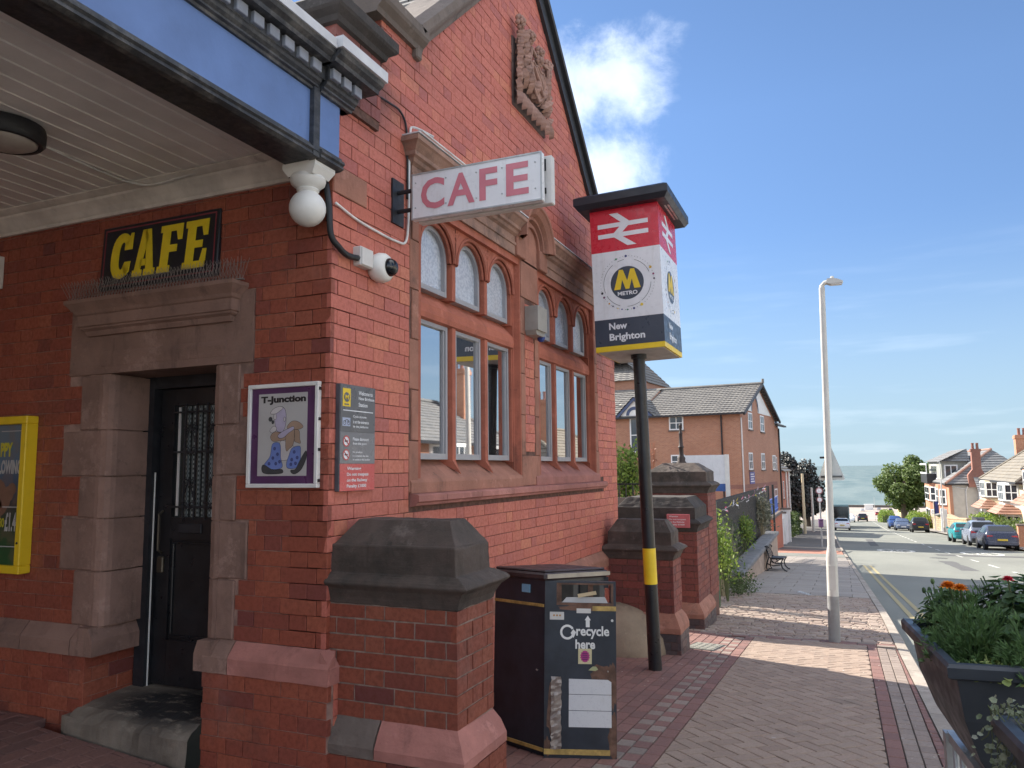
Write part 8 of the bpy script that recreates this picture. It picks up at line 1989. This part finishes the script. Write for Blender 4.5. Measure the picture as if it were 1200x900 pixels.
car('silver blue estate with a black roof box parked behind the slate hatchback', 58.6, -10.95, 1, 'suv', paint('paint_silverblue', (.22, .25, .32)), extra='roofbox')
car('teal hatchback third in the row parked on the right', 65.0, -10.75, 1, 'hatch', paint('paint_teal', (.03, .27, .30)))
car('black car with a glinting side parked by the stone wall', 96.5, -10.25, 1, 'suv', paint('paint_black', (.02, .02, .025)))
car('grey blue car facing the camera just beyond the black car', 105.5, -9.1, -1, 'hatch', paint('paint_greyblue', (.10, .13, .20)))
car('deep blue car at the far end of the right hand row', 112.5, -8.7, -1, 'suv', paint('paint_blue', (.04, .08, .22)))
car('white car with red tail lights heading down behind the lamp column', 100.5, -2.15, 1, 'saloon', paint('paint_white', (.70, .71, .74)))
car('small white car coming over the crest of the road', 150, -3.3, -1, 'hatch', paint('paint_white2', (.72, .73, .75)))
car('small dark car beside the white one on the crest', 158, -5.6, 1, 'hatch', paint('paint_dark2', (.03, .035, .045)))
bu = thing('coach', 'teal grey coach with a dark windscreen behind the white car', 'coach', (113, -1.9, gx(113) - .105)); bu.rotation_euler = (0, .055, 0)
b = MB(); b.cham((-.0, -1.2, .35), (10, 1.2, 3.15), .12); bd = b.build('body', paint('coach_teal', (.12, .20, .23)), bu)
b = MB(); b.box((-.02, -1.05, 1.25), (.05, 1.05, 2.85)); b.box((.4, 1.19, 1.5), (9.6, 1.215, 2.7)); b.box((.4, -1.215, 1.5), (9.6, -1.19, 2.7)); b.build('window', M_CARGLASS, bu)
b = MB(); b.box((-.03, -1.1, .5), (.05, 1.1, .75)); b.build('bumper', M_GALV, bu)
for sg in (1, -1):
    MB().cham((-.03, sg * .9 - .14, .8), (.05, sg * .9 + .14, 1.1), .02).build('tail_light', M_TAIL, bu)
    for wx in (1.8, 7.6): MB().lathe([(.3, -.15), (.48, -.15), (.48, .15), (.3, .15)], (wx, sg * 1.03, .48), 16, ax='y').build('wheel', M_TYRE, bu)
rc = random.Random(6)
COLP = [('red', (.40, .04, .05)), ('dark', (.03, .03, .04)), ('silver', (.40, .42, .45)), ('white', (.65, .66, .68)), ('blue', (.06, .10, .25))]
for i, (lb, x, y, c) in enumerate((('dark red car parked in the seafront car park', 372, -20.5, 0), ('red car left of the dark red one in the seafront car park', 378, -16.0, 0), ('black car parked in the back row of the seafront car park', 430, -24, 1), ('black car at the right end of the seafront car park', 436, -31, 1), ('silver car parked near the sea wall', 438, -19, 2), ('small dark car leaving the seafront car park', 338, -18.5, 1), ('white car parked at the left of the seafront car park', 425, -11, 3))):
    car(lb, x, y, 1, 'suv' if i % 2 else 'hatch', paint('paint_far_' + COLP[c][0], COLP[c][1]), group='cars in the seafront car park')
cpk = sheet('car_park', frange(318, 470, 20), lambda x: -90, lambda x: 60, .03, mat('car_park_surface', (.36, .30, .26), .9, var=.12, scale=.08, bump=0), 4)
swl = thing('sea_wall', 'long low grey sea wall along the edge of the promenade', 'wall', (472, 0, gx(472))); b = MB(); b.box((0, -300, -6), (1.0, 300, 1.1)); b.box((-.2, -300, 1.1), (1.2, 300, 1.3)); b.build('wall', M_STONE_GREY, swl)
hut = thing('beach_kiosk', 'small white kiosk on the promenade by the far lamp', 'kiosk', (440, -14.5, gx(440))); MB().box((0, -2, -.2), (3, 2, 2.6)).build('wall', M_RENDW, hut); MB().box((-.3, -2.3, 2.6), (3.3, 2.3, 2.9)).build('roof', M_WHITE, hut)
# ------------------------------------------------------------------ sea
def seamat():
    t = NT('sea'); n1 = t.noise(.02, 6, .6, stretch=(.35, 1.6, 1)); c = t.mix(t.rng(n1, .35, .7), (.10, .145, .14), (.17, .21, .195)); w = t.noise(.09, 7, .7, stretch=(1.4, .35, 1)); c = t.mix(t.rng(w, .66, .74, 0, .7), c, (.6, .63, .62))
    return t.done(c, .5, t.bump(t.noise(.35, 6, .65, stretch=(1.3, .4, 1)), .8, .6))
mb = MB(); xs_ = [468, 900, 2000, 5000, 12000, 26000]; vs = []
for x in xs_: vs += [(x, -max(900, x * 1.2), -24.2), (x, max(900, x * 1.2), -24.2)]
mb.add(vs, [(2 * i, 2 * i + 1, 2 * i + 3, 2 * i + 2) for i in range(len(xs_) - 1)]); struct(mb.build('sea', seamat()))
ld = MB(); r_ = random.Random(3); pts = [(-6200 + i * 260, -24 + 60 * max(0, math.sin(i * .21)) * (.6 + .4 * r_.random())) for i in range(30)]
ld.prism([(p[0], p[1]) for p in pts] + [(1600, -30), (-6200, -30)], 'x', 21000, 21600); struct(ld.build('far_coast', mat('far_coast_green', (.12, .14, .13), .9, bump=0)))
# shade casting hall of the station yard, hidden from the street by the gabled front
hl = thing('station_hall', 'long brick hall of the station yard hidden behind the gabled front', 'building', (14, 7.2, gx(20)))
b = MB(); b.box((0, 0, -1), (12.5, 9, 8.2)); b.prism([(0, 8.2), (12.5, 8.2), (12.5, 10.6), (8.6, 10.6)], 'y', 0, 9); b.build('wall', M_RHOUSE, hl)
